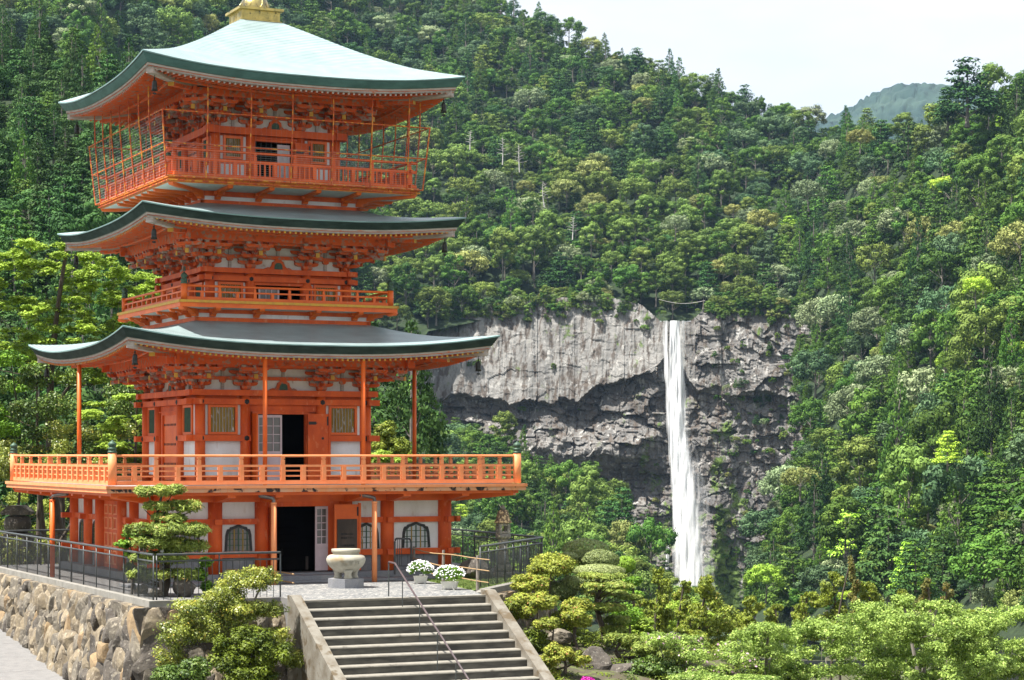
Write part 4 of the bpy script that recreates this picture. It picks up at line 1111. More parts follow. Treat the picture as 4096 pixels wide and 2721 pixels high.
# ---- incense burner
bx, by, bz = W(-.16, -10.67, ZT)
bu = tag(empty('incense_burner', (bx, by, bz)), 'large round pale stone incense burner on three feet on an octagonal pedestal', 'incense burner')
b = MB(); b.lathe([(.64, 0), (.64, .33)], (0, 0, 0), 8, 0, False, ang0=-math.pi/2+.02); b.build('pedestal', [M['granite']], bu)
prof = [(.20, .52), (.36, .56), (.46, .64), (.60, .76), (.675, .88), (.705, .98), (.70, 1.04), (.66, 1.12), (.58, 1.17), (.50, 1.185), (.475, 1.19), (.475, 1.25), (.515, 1.265), (.52, 1.375), (.50, 1.385), (.46, 1.385), (.43, 1.36), (.05, 1.40)]
b = MB(); b.lathe(prof, (0, 0, 0), 48); body = b.build('bowl', [M['burner']], bu)
for (x, y) in ((.10, -.34), (-.29, .03), (.27, .24)):
    b = MB(); b.lathe([(.165, .331), (.155, .37), (.125, .45), (.13, .53), (.20, .64)], (x, y, 0), 18); b.build('foot', [M['burner']], bu)
def body_r(z): return float(np.interp(z, [p[1] for p in prof[:9]], [p[0] for p in prof[:9]]))
tm = text_mesh('relief_lettering', '山 智 那', .185, M['burner'], bu, (0, 0, 0), (0, 0, 0), ext=.012)
rp_ = MB()
for v in tm.data.vertices:
    a = -math.pi/2 + .34 + v.co.x/.66; z = .845+v.co.y*1.0; r = body_r(z)+.012+v.co.z
    v.co = (r*math.cos(a), r*math.sin(a), z)
for (x0, x1, z0, z1) in ((-.36, .36, 1.00, 1.015), (-.36, .36, .79, .805), (-.36, -.345, .80, 1.0), (.345, .36, .80, 1.0)):
    vs = []; n = 12
    for i in range(n+1):
        x = x0+(x1-x0)*i/n; a = -math.pi/2+.34+x/.66
        for z in (z0, z1):
            for e in (0, .014): r = body_r(z)+e; vs.append((r*math.cos(a), r*math.sin(a), z))
    fs = []
    for i in range(n):
        q = 4*i; fs += [(q+1, q+5, q+7, q+3), (q, q+4, q+5, q+1), (q+2, q+3, q+7, q+6)]
    rp_.add(vs, fs, 0)
rp_.build('relief_frame', [M['burner']], bu)
# ---- stone lantern
lx, ly, lz = P(2012, 2309, 82.4)
ln = tag(empty('stone_lantern', (lx, ly, lz)), 'tall weathered stone lantern with a bell-shaped cap behind the slanting fence', 'stone lantern')
b = MB(); b.lathe([(.48, 0), (.48, .17), (.40, .22)], (0, 0, 0), 24); b.lathe([(.36, .22), (.37, .36), (.32, .44), (.27, .50)], (0, 0, 0), 24); b.build('base', [M['lantern']], ln)
b = MB(); b.lathe([(.26, .50), (.235, .62), (.19, .95), (.175, 1.2), (.185, 1.42), (.20, 1.47)], (0, 0, 0), 20); b.build('shaft', [M['lantern']], ln)
b = MB(); b.lathe([(.20, 1.47), (.29, 1.52), (.31, 1.58), (.29, 1.65), (.24, 1.68)], (0, 0, 0), 24); b.build('platform', [M['lantern']], ln)
b = MB()
for (x, y) in ((-.17, -.17), (.17, -.17), (.17, .17), (-.17, .17)): b.box(x-.055, x+.055, y-.055, y+.055, 1.68, 2.06)
b.lathe([(.24, 1.68), (.245, 1.74), (.22, 1.77)], (0, 0, 0), 20); b.lathe([(.22, 1.98), (.25, 2.02), (.24, 2.10)], (0, 0, 0), 20); b.build('fire_box', [M['lantern']], ln, rz=.35)
b = MB(); b.lathe([(.20, 2.08), (.335, 2.10), (.345, 2.13), (.27, 2.24), (.235, 2.40), (.21, 2.52), (.15, 2.60), (.09, 2.61)], (0, 0, 0), 24); b.build('cap', [M['lantern_r']], ln)
b = MB(); b.lathe([(.06, 2.60), (.10, 2.64), (.10, 2.69), (.06, 2.74), (.02, 2.80)], (0, 0, 0), 14); b.build('finial', [M['lantern']], ln)
# ---- dark stone stupa in the shade, far left
sx_, sy_, sz_ = P(70, 2150, 99)
sp = tag(empty('stone_stupa', (sx_, sy_, -5.2)), 'large dark stacked stone monument in the shade at the far left edge', 'stone monument')
b = MB(); b.box(-.62, .62, -.62, .62, 0, 1.55); b.build('base', [M['rockC']], sp)
b = MB(); b.lathe([(.42, 1.55), (.60, 1.75), (.64, 2.05), (.55, 2.3), (.40, 2.38)], (0, 0, 0), 20); b.build('drum', [M['rockC']], sp)
b = MB(); b.prism([(-.62, 2.42), (-.66, 2.56), (-.3, 2.85), (.3, 2.85), (.66, 2.56), (.62, 2.42)], 'y', -.6, .6); b.build('cap', [M['rockC']], sp)
# ---- bamboo fence, three posts and three poles
bf = tag(empty('bamboo_fence', P(1772, 2340, 78.9)), 'low fence of three pale bamboo poles tied to grey posts behind the flower planters', 'bamboo fence')
bf.location = (0, 0, 0)
pts = [(P(1655, 0, 82.2)[0], 82.2), (P(1773, 0, 78.9)[0], 78.9), (P(1910, 0, 74.8)[0], 74.8)]
for (x, y) in pts:
    b = MB(); b.tube([(x, y, ZT-.02), (x+.01, y, ZT+1.22)], [.06, .052], 9); b.build('post', [M['postwood']], bf)
def along(t): # 0..2
    i = 0 if t < 1 else 1; f = t-i; p, q = pts[i], pts[i+1]; return (p[0]+(q[0]-p[0])*f, p[1]+(q[1]-p[1])*f - .07)
for (h, t0, t1, sg_) in ((1.10, -.45, 2.33, .03), (.70, -.12, 2.32, .05), (.31, -.05, 2.30, .03)):
    ps = []
    for i in range(11):
        t = t0+(t1-t0)*i/10; x, y = along(t); ps.append((x, y, ZT+h+.02*math.sin(i*1.3)+sg_*math.cos(i*.7)))
    b = MB(); b.tube(ps, [.025-.0007*i for i in range(11)], 8); b.build('pole', [M['bamboo']], bf)
bb = tag(empty('bamboo_rail', (0, 0, 0)), 'short bamboo barrier between the pine and the paved court, left of the stairs', 'bamboo fence')
for z in (.42, .1):
    x0, y0, _ = onz(1085, 2330, ZT); x1, y1, _ = onz(1170, 2340, ZT)
    b = MB(); b.tube([(x0-2.4, y0+.2, ZT+z+.06), (x0, y0, ZT+z+.02), (x1+.05, y1, ZT+z-.03)], .028, 8); b.build('pole', [M['bamboo']], bb)
b = MB(); b.tube([(x0-.9, y0+.1, ZT), (x0-.9, y0+.1, ZT+.62)], .045, 8); b.build('post', [M['postwood']], bb)
# ---- black hoop gate
x0, y0, z0 = P(1579, 2298, 80.4); x1, y1, z1 = P(1645, 2290, 81.4)
gt = tag(empty('hoop_gate', (x0, y0, z0)), 'black round-topped tubular metal gate panel standing before the right-hand cusped window', 'gate')
b = MB(); L_ = math.hypot(x1-x0, y1-y0); ga = math.atan2(y1-y0, x1-x0)
arc = [(0, 0, 0), (0, 0, 1.18)] + [(.16-.16*math.cos(t), 0, 1.18+.17*math.sin(t)) for t in np.linspace(.3, math.pi/2, 4)] + [(L_-.16+.16*math.sin(t), 0, 1.35-.04-.17*(1-math.cos(t))) for t in np.linspace(0, math.pi/2, 4)] + [(L_, 0, .05)]
b.tube(arc, .038, 8); b.build('hoop', [M['steel']], gt, rz=ga)
b = MB()
for x in (.2, .34, .48): b.tube([(x, 0, .32), (x, 0, 1.32)], .013, 5)
b.tube([(0, 0, .32), (L_, 0, .27)], .018, 6); b.build('bars', [M['steel']], gt, rz=ga)
# ---- small white notice by the pine
nx, ny, nz_ = P(643, 2262, 71.3)
nn = tag(empty('notice_post', (nx, ny, ZT)), 'small white notice on a grey post in front of the shaped pine', 'notice')
b = MB(); b.box(-.05, .05, -.02, .02, 0, 1.3); b.build('post', [M['postwood']], nn)
b = MB(); b.prism([(-.10, 1.28), (.05, 1.28), (.12, 1.62), (.02, 1.62)], 'y', -.035, -.02); b.build('board', [M['plaster']], nn)
# ================================================================== foliage tools
def leafmat(name, dark, light, trans=0.22, rvar=0.28, rough=0.55, spec=0.25, warm=None, hv=0.0):
    m, t, b, o = newmat(name); nd = t.nodes; lk = t.links
    at = nd.new('ShaderNodeAttribute'); at.attribute_name = 'tint'
    r = nd.new('ShaderNodeValToRGB'); e = r.color_ramp.elements
    e[0].position = 0.0; e[0].color = (*dark, 1); e[1].position = 0.85; e[1].color = (*light, 1)
    if warm is not None:
        x = r.color_ramp.elements.new(0.97); x.color = (*warm, 1)
    lk.new(at.outputs['Fac'], r.inputs[0])
    oi = nd.new('ShaderNodeObjectInfo'); mr = nd.new('ShaderNodeMapRange')
    mr.inputs['To Min'].default_value = 1-rvar; mr.inputs['To Max'].default_value = 1+rvar
    lk.new(oi.outputs['Random'], mr.inputs['Value'])
    hs = nd.new('ShaderNodeHueSaturation'); hs.inputs['Saturation'].default_value = 1.0
    m2 = nd.new('ShaderNodeMath'); m2.operation = 'MULTIPLY_ADD'; m2.inputs[1].default_value = 7.31; m2.inputs[2].default_value = 0
    fr = nd.new('ShaderNodeMath'); fr.operation = 'FRACT'
    lk.new(oi.outputs['Random'], m2.inputs[0]); lk.new(m2.outputs[0], fr.inputs[0])
    mh = nd.new('ShaderNodeMapRange'); mh.inputs['To Min'].default_value = 0.5-hv*.3; mh.inputs['To Max'].default_value = 0.5+hv
    lk.new(fr.outputs[0], mh.inputs['Value']); lk.new(mh.outputs[0], hs.inputs['Hue'])
    lk.new(mr.outputs[0], hs.inputs['Value']); lk.new(r.outputs[0], hs.inputs['Color'])
    lk.new(hs.outputs[0], b.inputs['Base Color'])
    b.inputs['Roughness'].default_value = rough; b.inputs['Specular IOR Level'].default_value = spec
    if trans > 0:
        tr = nd.new('ShaderNodeBsdfTranslucent'); lk.new(hs.outputs[0], tr.inputs['Color'])
        ms = nd.new('ShaderNodeMixShader'); ms.inputs[0].default_value = trans
        lk.new(b.outputs[0], ms.inputs[1]); lk.new(tr.outputs[0], ms.inputs[2]); lk.new(ms.outputs[0], o.inputs[0])
    return m
def unit(v): return v/np.maximum(1e-9, np.linalg.norm(v, axis=1))[:, None]
def leaf_cloud(rg, C, Rd, n, size, up=.35, jit=.6, aspect=.62, shell=.55, flat=0.0, droop=0.0, tint_lobe=.35, bk=1.0, tl2=.55):
    """C (m,3) lobe centres, Rd (m,3) radii -> quads of n leaves with tint"""
    C = np.asarray(C, float); Rd = np.asarray(Rd, float)
    wgt = (Rd[:, 0]*Rd[:, 1]+Rd[:, 0]*Rd[:, 2]*2); wgt /= wgt.sum()
    li = rg.choice(len(C), n, p=wgt)
    d = unit(rg.normal(size=(n, 3)) + np.array([0, 0, up*.6]))
    rr = shell + (1.04-shell)*rg.random(n)**.6
    ph = li*3.7
    bump = 1+bk*.20*np.sin(5.1*d[:, 0]+ph)*np.sin(4.3*d[:, 1]+ph*1.7)+bk*.14*np.sin(9*d[:, 2]+ph+6*d[:, 0])
    p = C[li]+d*Rd[li]*(rr*bump)[:, None]
    nr = unit(d*(1-flat)+np.array([0, 0, up+flat])+rg.normal(size=(n, 3))*jit*.6)
    tg = rg.normal(size=(n, 3)); tg = unit(tg-nr*np.sum(tg*nr, 1)[:, None])
    if droop: tg = unit(tg*.5+np.array([0, 0, -droop]))
    bt = np.cross(nr, tg)
    s = size*rg.uniform(.6, 1.35, n)
    a = tg*s[:, None]*.5; c = bt*(s*aspect)[:, None]*.5
    V = np.stack([p-a, p+c*1.0+a*.1, p+a, p-c*1.0+a*.1], 1).reshape(-1, 3)
    Fq = np.arange(n*4).reshape(-1, 4)
    lt = rg.random(len(C))
    tint = np.clip(.5+(lt[li]-.5)*tint_lobe*2+(rg.random(n)-.5)*tl2, 0, .88)
    tint = np.where(rg.random(n) > .975, .99, tint)
    return V, Fq, tint
def cloud_mesh(name, parts, m):
    V = []; Fq = []; T = []; b = 0
    for (v, f, t) in parts: V.append(v); Fq.append(f+b); T.append(t); b += len(v)
    return np_mesh(name, np.vstack(V), np.vstack(Fq), [m], [('tint', 'FACE', np.concatenate(T))])
def fib(n, rg):
    i = np.arange(n)+.5; ph = np.arccos(1-2*i/n); th = np.pi*(1+5**.5)*i+rg.uniform(0, 6)
    return np.c_[np.cos(th)*np.sin(ph), np.sin(th)*np.sin(ph), np.cos(ph)]
def lobes_round(rg, n, R_, H_, zc, rl=.30, low=-.35):
    d = fib(n, rg)+rg.normal(0, .16, (n, 3)); d = unit(d); d = d[d[:, 2] > low]
    C = d*np.array([R_, R_, H_])*(.74+.22*rg.random(len(d)))[:, None]; C[:, 2] += zc
    r = R_*rl*rg.uniform(.55, 1.45, len(d)); return C, np.c_[r, r, r*.72]
def lobes_cone(rg, n, R_, H_, z0, droop=.3):
    t = (np.arange(n)+rg.random(n))/n; t = t**1.15; th = np.arange(n)*2.4+rg.uniform(0, 6, 1)+rg.normal(0, .3, n)
    rad = R_*(1-t)**.8*(.62+.3*rg.random(n))+.1
    C = np.c_[np.cos(th)*rad, np.sin(th)*rad, z0+H_*t]; r = (R_*.34*(1-t*.72))*rg.uniform(.75, 1.25, n)
    return C, np.c_[r, r, r*.62]
def lobes_tiers(rg, tiers, per, R_, H_, z0, flat=.26, top=.35):
    C = []; Rd = []
    for i in range(tiers):
        t = i/(tiers-1); Rt = R_*(1-(1-top)*t**1.3)*rg.uniform(.8, 1.1); z = z0+H_*t
        for j in range(max(3, int(per*(1-.5*t)))):
            th = rg.uniform(0, 6.28); q = Rt*rg.uniform(.35, .85); r = R_*rg.uniform(.22, .36)*(1-.35*t)
            C.append((q*math.cos(th), q*math.sin(th), z-.10*q+rg.normal(0, .12*H_/tiers))); Rd.append((r, r, r*flat))
    return np.array(C), np.array(Rd)
def limb(rg, p, q, bend=.18, n=6):
    p, q = np.array(p, float), np.array(q, float); L_ = np.linalg.norm(q-p); o = rg.normal(0, bend*L_, 3)*np.array([1, 1, .4])
    return [tuple(p+(q-p)*t+o*math.sin(math.pi*t)*.5) for t in np.linspace(0, 1, n)]
def grow_limbs(mb, rg, pts, rad, targets, rmin=.010, taper=.62, side=5, bend=.16):
    nodes = [(np.array(p), r) for p, r in zip(pts, rad)][2:]
    tg = sorted(targets, key=lambda c: np.linalg.norm(np.array(c)-np.array(pts[len(pts)//2])))
    for c in tg:
        c = np.array(c, float); best = min(nodes, key=lambda q: np.linalg.norm(q[0]-c)+1.6*max(0, q[0][2]-c[2]+.15))
        Ls = np.linalg.norm(best[0]-c)
        if Ls < .12: continue
        r0 = max(rmin, best[1]*taper); lp = limb(rg, best[0], c, bend, 6); rr = np.linspace(r0, max(rmin*.7, r0*.45), 6)
        mb.tube(lp, list(rr), side, cap=False)
        for q, r in list(zip(lp, rr))[2:]: nodes.append((np.array(q), r))
def trunk_mb(rg, h, r0, lob, nl=10, lean=(0, 0), base=0.0, r1=None, side=6):
    mb = MB(); top = (lean[0], lean[1], h); r1 = r1 or r0*.25
    pts = limb(rg, (0, 0, base), top, .05, 8); rad = list(np.linspace(r0, r1, 8)); rad[0] *= 1.35
    mb.tube(pts, rad, side+2)
    if lob is not None and nl:
        for i in rg.choice(len(lob), min(nl, len(lob)), replace=False):
            q = lob[i]; t = min(.92, max(.25, (q[2]-base)/(h-base)*.72)); a = int(t*7); s = pts[a]
            mb.tube(limb(rg, s, q, .15), list(np.linspace(max(.012, rad[a]*.5), max(.006, r0*.06), 6)), 5, cap=False)
    return mb
M['bark'] = mat('dark_bark', (0.05, 0.038, 0.028), (0.10, 0.08, 0.06), rough=.95, scale=4, stretch=(3, 3, .6), bump=.4)
M['bark_p'] = mat('pale_grey_bark', (0.22, 0.20, 0.17), (0.12, 0.10, 0.085), rough=.95, scale=4, stretch=(3, 3, .6))
M['dead'] = mat('bleached_dead_wood', (0.55, 0.53, 0.50), (0.40, 0.38, 0.35), rough=.9, scale=4)

# ================================================================== forest prototypes (crown and trunk in one mesh: they are small in the picture)
TINT = {   # dark, light, warm speck
 'deep green':      ((.014, .042, .012), (.062, .125, .026), (.10, .16, .04)),
 'mid green':       ((.022, .058, .009), (.112, .200, .027), (.19, .27, .05)),
 'bluish green':    ((.026, .062, .026), (.115, .185, .078), (.16, .23, .11)),
 'olive green':     ((.050, .084, .014), (.195, .270, .052), (.28, .33, .09)),
 'yellow-olive':    ((.095, .108, .026), (.330, .350, .105), (.40, .41, .16)),
 'pale grey-green': ((.075, .105, .046), (.280, .335, .170), (.38, .41, .24)),
 'fresh lime':      ((.150, .250, .018), (.450, .620, .070), (.50, .62, .12)),
 'pinkish grey':    ((.130, .095, .078), (.380, .290, .240), (.42, .35, .28)),
}
for k_, (a, b_, c_) in TINT.items(): M['leaf_'+k_] = leafmat('foliage_'+k_.replace(' ', '_').replace('-', '_'), a, b_, trans=.07, rough=.65, spec=.12, warm=c_, hv=.025)
def proto(shape, tint, seed, n=4200, leaf=.52):
    rg = np.random.default_rng(seed)
    if shape == 'round':
        C, Rd = lobes_round(rg, 34, 5.0, 4.2, 7.4, .28, -.35); h = 9
    elif shape == 'bumpy':
        C, Rd = lobes_round(rg, 90, 5.8, 3.6, 6.6, .19, -.45); h = 8
    elif shape == 'tall':
        C, Rd = lobes_round(rg, 38, 3.8, 6.0, 8.8, .30, -.5); h = 11
    elif shape == 'cedar':
        C, Rd = lobes_cone(rg, 64, 4.0, 13.5, 3.0); h = 15.5
    elif shape == 'tiered':
        C, Rd = lobes_tiers(rg, 9, 15, 5.2, 9.0, 3.6, flat=.36); h = 12
    V, Fq, T = leaf_cloud(rg, C, Rd, n, leaf if shape != 'cedar' else leaf*.9, jit=.18, tl2=.3, tint_lobe=.28, up=.12 if shape != 'tiered' else .45, flat=.0 if shape != 'tiered' else .3, droop=.5 if shape == 'cedar' else 0)
    tm_ = trunk_mb(rg, h, .30, C, 8, side=4)
    tv = np.array(tm_.v); tf = [f for f in tm_.f if len(f) == 4]; tf = np.array(tf)
    V2 = np.vstack([V, tv]); F2 = np.vstack([Fq, tf+len(V)]); mi = np.r_[np.zeros(len(Fq), int), np.ones(len(tf), int)]
    T2 = np.r_[T, np.zeros(len(tf))]
    return np_mesh(f'forest_tree_{shape}', V2, F2, [M['leaf_'+tint], M['bark_p']], [('tint', 'FACE', T2)], mat_idx=mi)
SH = {'round': 'round-crowned broadleaf', 'bumpy': 'wide billowing broadleaf', 'tall': 'tall-crowned broadleaf', 'cedar': 'pointed cedar', 'tiered': 'flat-tiered fir'}
PR = []   # (mesh, shape, tint, crown width, height)
for i, (s, t) in enumerate([('round', 'mid green'), ('bumpy', 'mid green'), ('tall', 'mid green'), ('cedar', 'mid green'), ('tiered', 'deep green'),
        ('round', 'deep green'), ('cedar', 'deep green'), ('round', 'olive green'), ('tiered', 'olive green'), ('tall', 'olive green'), ('bumpy', 'olive green'),
        ('bumpy', 'bluish green'), ('round', 'bluish green'), ('tall', 'bluish green'), ('bumpy', 'pale grey-green'), ('round', 'pale grey-green'),
        ('round', 'yellow-olive'), ('bumpy', 'yellow-olive'), ('tiered', 'fresh lime'), ('round', 'fresh lime'), ('round', 'pinkish grey'), ('tiered', 'mid green')]):
    PR.append((proto(s, t, 100+i), s, t))
PIX = {(s, t): i for i, (_, s, t) in enumerate(PR)}
def pick(rg, wts):
    ks = list(wts); p = np.array([wts[k] for k in ks], float); p /= p.sum(); return PIX[ks[rg.choice(len(ks), p=p)]]

# ================================================================== hillsides as sheets of real terrain
M['forest_floor'] = mat('forest_floor', (0.012, 0.024, 0.008), (0.026, 0.045, 0.014), rough=1, scale=.5, bump=.8, bscale=.6)
def Yat(px, py, z0, Y0, s): return (z0-s*Y0)/((HY-py)/F-s)
def sheet(name, xs, top, bot, depth, rows=26, back=True, m='forest_floor', rough=3.0, seed=1):
    V = []; nx_ = len(xs)
    for j in range(rows):
        t = j/(rows-1)
        for x in xs:
            y = bot(x)+(top(x)-bot(x))*t; V.append(P(x, y, depth(x, y)))
    n = rows
    if back:
        for q in (1, 2, 3):
            for i, x in enumerate(xs):
                X, Y, Z = P(x, top(x), depth(x, top(x))); V.append((X*(1+.06*q), Y*(1+.06*q), Z-q*Y*.030)); 
        n += 3
    V = np.array(V); V[:, 2] += rough*fbm(V[:, 0]/40, V[:, 1]/40, None, 3, seed)
    Fq = [(j*nx_+i, j*nx_+i+1, (j+1)*nx_+i+1, (j+1)*nx_+i) for j in range(n-1) for i in range(nx_-1)]
    o = link(name, np_mesh(name, V, np.array(Fq), [M[m]], smooth=True)); o['kind'] = 'structure'; return o
ip = lambda pts: (lambda x: float(np.interp(x, [p[0] for p in pts], [p[1] for p in pts])))
# back mountain
B_top = ip([(-400, -300), (1500, -200), (1900, -60), (2030, 70), (2170, 150), (2343, 235), (2520, 285), (2707, 365), (2864, 415), (2985, 440), (3124, 490), (3300, 530), (3600, 560), (4300, 560)])
B_bot = ip([(-400, 1500), (1500, 1700), (1700, 1330), (2000, 1262), (2400, 1240), (2600, 1262), (2645, 1284), (2750, 1284), (2830, 1250), (3100, 1330), (3300, 1500), (4300, 1500)])
def lerp_x(px, a, b): return min(1, max(0, (px-a)/(b-a)))
def B_depth(px, py):
    e = B_bot(px) if 1600 < px < 3300 else 1262
    z0 = (HY-1262)/F*985
    y = min(py, 1262); d = Yat(px, y, z0, 985, .60)
    if py > 1262: d = 985-(py-1262)*.25
    return d*(1-.30*(1-lerp_x(px, 300, 1500)))
sheet('mountain', np.linspace(-400, 4300, 90), B_top, B_bot, B_depth, 30, seed=2)
# nearer hill on the left
E_top = ip([(-400, 150), (0, 190), (200, 250), (450, 330), (700, 420), (900, 560), (1100, 900), (1400, 1500), (1700, 1750)])
E_bot = lambda x: 2250
def E_depth(px, py): return Yat(px, py, -14, 165, .55) if False else float(np.interp(py, [190, 700, 1200, 1700, 2250], [470, 360, 270, 200, 150]))*(1+.10*lerp_x(px, 300, 1500))
sheet('left_hill', np.linspace(-500, 1700, 40), E_top, E_bot, E_depth, 26, seed=3, rough=1.5)
# right hill
D_top = ip([(2950, 1250), (3050, 900), (3150, 700), (3300, 620), (3500, 560), (3700, 560), (3800, 540), (3900, 510), (4000, 470), (4096, 420), (4500, 330)])
D_lft = lambda y: float(np.interp(y, [300, 900, 1250, 1500, 1750, 1950, 2200, 2500], [3050, 3000, 3330, 3200, 3260, 3190, 3090, 3020]))
D_bot = lambda x: 2500
def D_depth(px, py):
    A = np.interp(py, [300, 500, 800, 1500, 2300, 2600], [900, 850, 750, 570, 410, 350]); B_ = np.interp(py, [300, 800, 1500, 2300, 2600], [300, 390, 350, 230, 200])
    return float(A+(4096-px)/1000*B_)
xs = np.linspace(0, 1, 44)
V = []; rows = 40
for j in range(rows):
    for a in xs:
        y0 = 2560-(2560-300)*j/(rows-1); xl = D_lft(y0); x = xl+(4600-xl)*a; y = max(y0, D_top(x)); V.append(P(x, y, D_depth(x, y)+(0 if y == y0 else (y-y0)*.9)))
V = np.array(V); V[:, 2] += 2.5*fbm(V[:, 0]/35, V[:, 1]/35, None, 3, 9)
o = link('right_hill', np_mesh('right_hill', V, np.array([(j*44+i, j*44+i+1, (j+1)*44+i+1, (j+1)*44+i) for j in range(rows-1) for i in range(43)]), [M['forest_floor']], smooth=True)); o['kind'] = 'structure'
# valley side left of the falls
F_top = ip([(1350, 1500), (1600, 1640), (1700, 1730), (1850, 1790), (2050, 1850), (2120, 1960), (2300, 2010), (2440, 2040), (2520, 2180), (2600, 2330), (2750, 2480), (3100, 2480), (3300, 2560)])
def F_depth(px, py): return float(np.interp(py, [1500, 1700, 1900, 2100, 2300, 2600], [940, 915, 850, 760, 680, 520]))
sheet('valley_side', np.linspace(1350, 3300, 50), F_top, lambda x: 2620, F_depth, 16, back=False, seed=5)
# valley floor / ground reaching far out
gx = np.linspace(-900, 1500, 61); gy = np.concatenate([np.linspace(-40, 160, 41), np.linspace(180, 4200, 40)])
def g_z(X, Y):
    u = (X-CX)*ca+(Y-CY)*sa; v = -(X-CX)*sa+(Y-CY)*ca
    right = np.clip((u-8)/60, 0, 1); far = np.clip((Y-105)/120, 0, 1)
    z = -8.9 - 0*u
    z = z - right*16 - far*26*np.clip((X+25)/40, 0, 1) - np.clip((Y-250)/700, 0, 1)*45
    return z
GX, GY = np.meshgrid(gx, gy); GZ = g_z(GX, GY); V = np.c_[GX.ravel(), GY.ravel(), GZ.ravel()]
o = link('ground', np_mesh('ground', V, np.array([(j*61+i, j*61+i+1, (j+1)*61+i+1, (j+1)*61+i) for j in range(len(gy)-1) for i in range(60)]), [M['soil']], smooth=True)); o['kind'] = 'structure'
# far blue ridge
M['far_ridge'] = mat('far_forested_ridge', (0.012, 0.032, 0.030), (0.035, 0.065, 0.050), rough=1, scale=.012, detail=9)
fx = np.linspace(3150, 4000, 160); ft = ip([(3150, 520), (3351, 455), (3430, 410), (3520, 365), (3610, 338), (3700, 330), (3760, 332), (3900, 350), (4000, 380)])
V = []
rg = np.random.default_rng(4)
for j in range(24):
    for x in fx:
        y = ft(x)+(700-ft(x))*(1-j/23)**1.2; X, Y, Z = P(x, y, 3300-(23-j)*26); V.append((X, Y, Z))
V = np.array(V); V[:, 2] += 7*np.abs(vnoise(V[:, 0]/9, V[:, 1]/9, None, 8))+6*fbm(V[:, 0]/60, V[:, 1]/60, None, 3, 3)
o = link('distant_mountain', np_mesh('distant_mountain', V, np.array([(j*160+i, j*160+i+1, (j+1)*160+i+1, (j+1)*160+i) for j in range(23) for i in range(159)]), [M['far_ridge']])); o['kind'] = 'structure'

# ================================================================== the cliff
st_ = 4.0
CXs = np.arange(1560, 3420, st_); CYs = np.arange(1170, 2560, st_)
PX, PY = np.meshgrid(CXs, CYs)
Xc = (PX-2048)/F*950; Zc = (HY-PY)/F*950
lipL = np.interp(PX, [1560, 1700, 1890, 2050, 2220, 2400, 2560, 2650, 2700, 2790, 2900, 3050, 3200, 3420], [1600, 1600, 1575, 1612, 1612, 1540, 1500, 1455, 1460, 1560, 1565, 1570, 1590, 1600])
lipL = lipL + 34*fbm(PX/70, PY*0+3, None, 4, 2)+26*(voronoi(PX/80, PY*0+.5, 91)[2]-.5)
h1 = (lipL-PY)*.1115                                # metres above the lip
g_ = -.22*(Xc-78)                                   # face turned a little to the left
up_ = np.where(h1 > 0, .30*h1, 0)
below = -h1
rec = np.where(below > 0, (3.6+7*fbm(Xc/13, Zc/30, None, 3, 61))*np.clip(below/1.5, 0, 1)*np.exp(-np.maximum(0, below-5)/14), 0)
ledge = -9.0*np.exp(-((PY-(1800+30*fbm(PX/160, PY*0, None, 2, 5)))/75)**2)*np.clip((PX-1650)/200, 0, 1)*np.clip((2660-PX)/120, 0, 1)*(.75+.6*fbm(PX/90, PY/70, None, 3, 7))
rec2 = 6.5*np.exp(-((PY-1925)/55)**2)*np.clip((2700-PX)/150, 0, 1)
foot = -.28*np.clip((PY-1960)*.1115, 0, 100)
wx = Xc+1.8*fbm(Xc/8, Zc/8, None, 3, 3); wz = Zc+.03*Xc+1.5*fbm(Xc/8+9, Zc/8, None, 3, 4)
big = voronoi(wx/12, wz/7.0, 21, .85, True); sm = voronoi(wx/4.6, wz/3.0, 22, .85, True); ti = voronoi(wx/2.0, wz/1.3, 23, .85, True)
amp = np.where(h1 > 0, .13, .9); amp = amp*np.where((PX > 2780) & (h1 > 0), 4.5, 1)
blk_ = amp*(4.2*(big[2]-.5)+ (big[3]-.5)*4.5*big[5] + (big[4]-.2)*1.6*big[6]) + amp*(2.2*(sm[2]-.5)+(sm[3]-.5)*2.0*sm[5]+(sm[4]-.1)*.9*sm[6]) + amp*.9*(ti[2]-.5)
crack = .35*amp*(.9*np.exp(-((sm[1]-sm[0])/.06)**2)+1.3*np.exp(-((big[1]-big[0])/.04)**2))
flute = np.where(h1 > 0, .55*vnoise(Xc/2.3+.2*fbm(Xc/4, Zc/6, None, 2, 4), Zc/26, None, 12)+.2*vnoise(Xc/.8, Zc/12, None, 14), .25*vnoise(Xc/1.5, Zc/5, None, 15))
Yc = 950+g_+up_+rec+ledge+rec2+foot+blk_+crack+flute+.5*fbm(Xc/5, Zc/5, None, 4, 31)
gully = 3.0*np.exp(-((PX-np.interp(PY, [1280, 1500, 1700, 2000, 2335], [2700, 2703, 2712, 2745, 2775]))/50)**2); Yc = Yc+gully
V = np.c_[(Xc*Yc/950).ravel(), Yc.ravel(), (Zc*Yc/950).ravel()]
nx_, ny_ = len(CXs), len(CYs); ii, jj = np.meshgrid(np.arange(nx_-1), np.arange(ny_-1)); a = (jj*nx_+ii).ravel()
Fq = np.c_[a, a+nx_, a+nx_+1, a+1]
CLT = ip([(1560, 1290), (1700, 1300), (1760, 1275), (1900, 1235), (2150, 1195), (2400, 1180), (2560, 1215), (2640, 1282), (2760, 1284), (2810, 1240), (2960, 1215), (3420, 1215)])
ct = np.array([CLT(x) for x in CXs])
keep = (PY[:-1, :-1] > ct[None, :-1]).ravel()
Fq = Fq[keep]
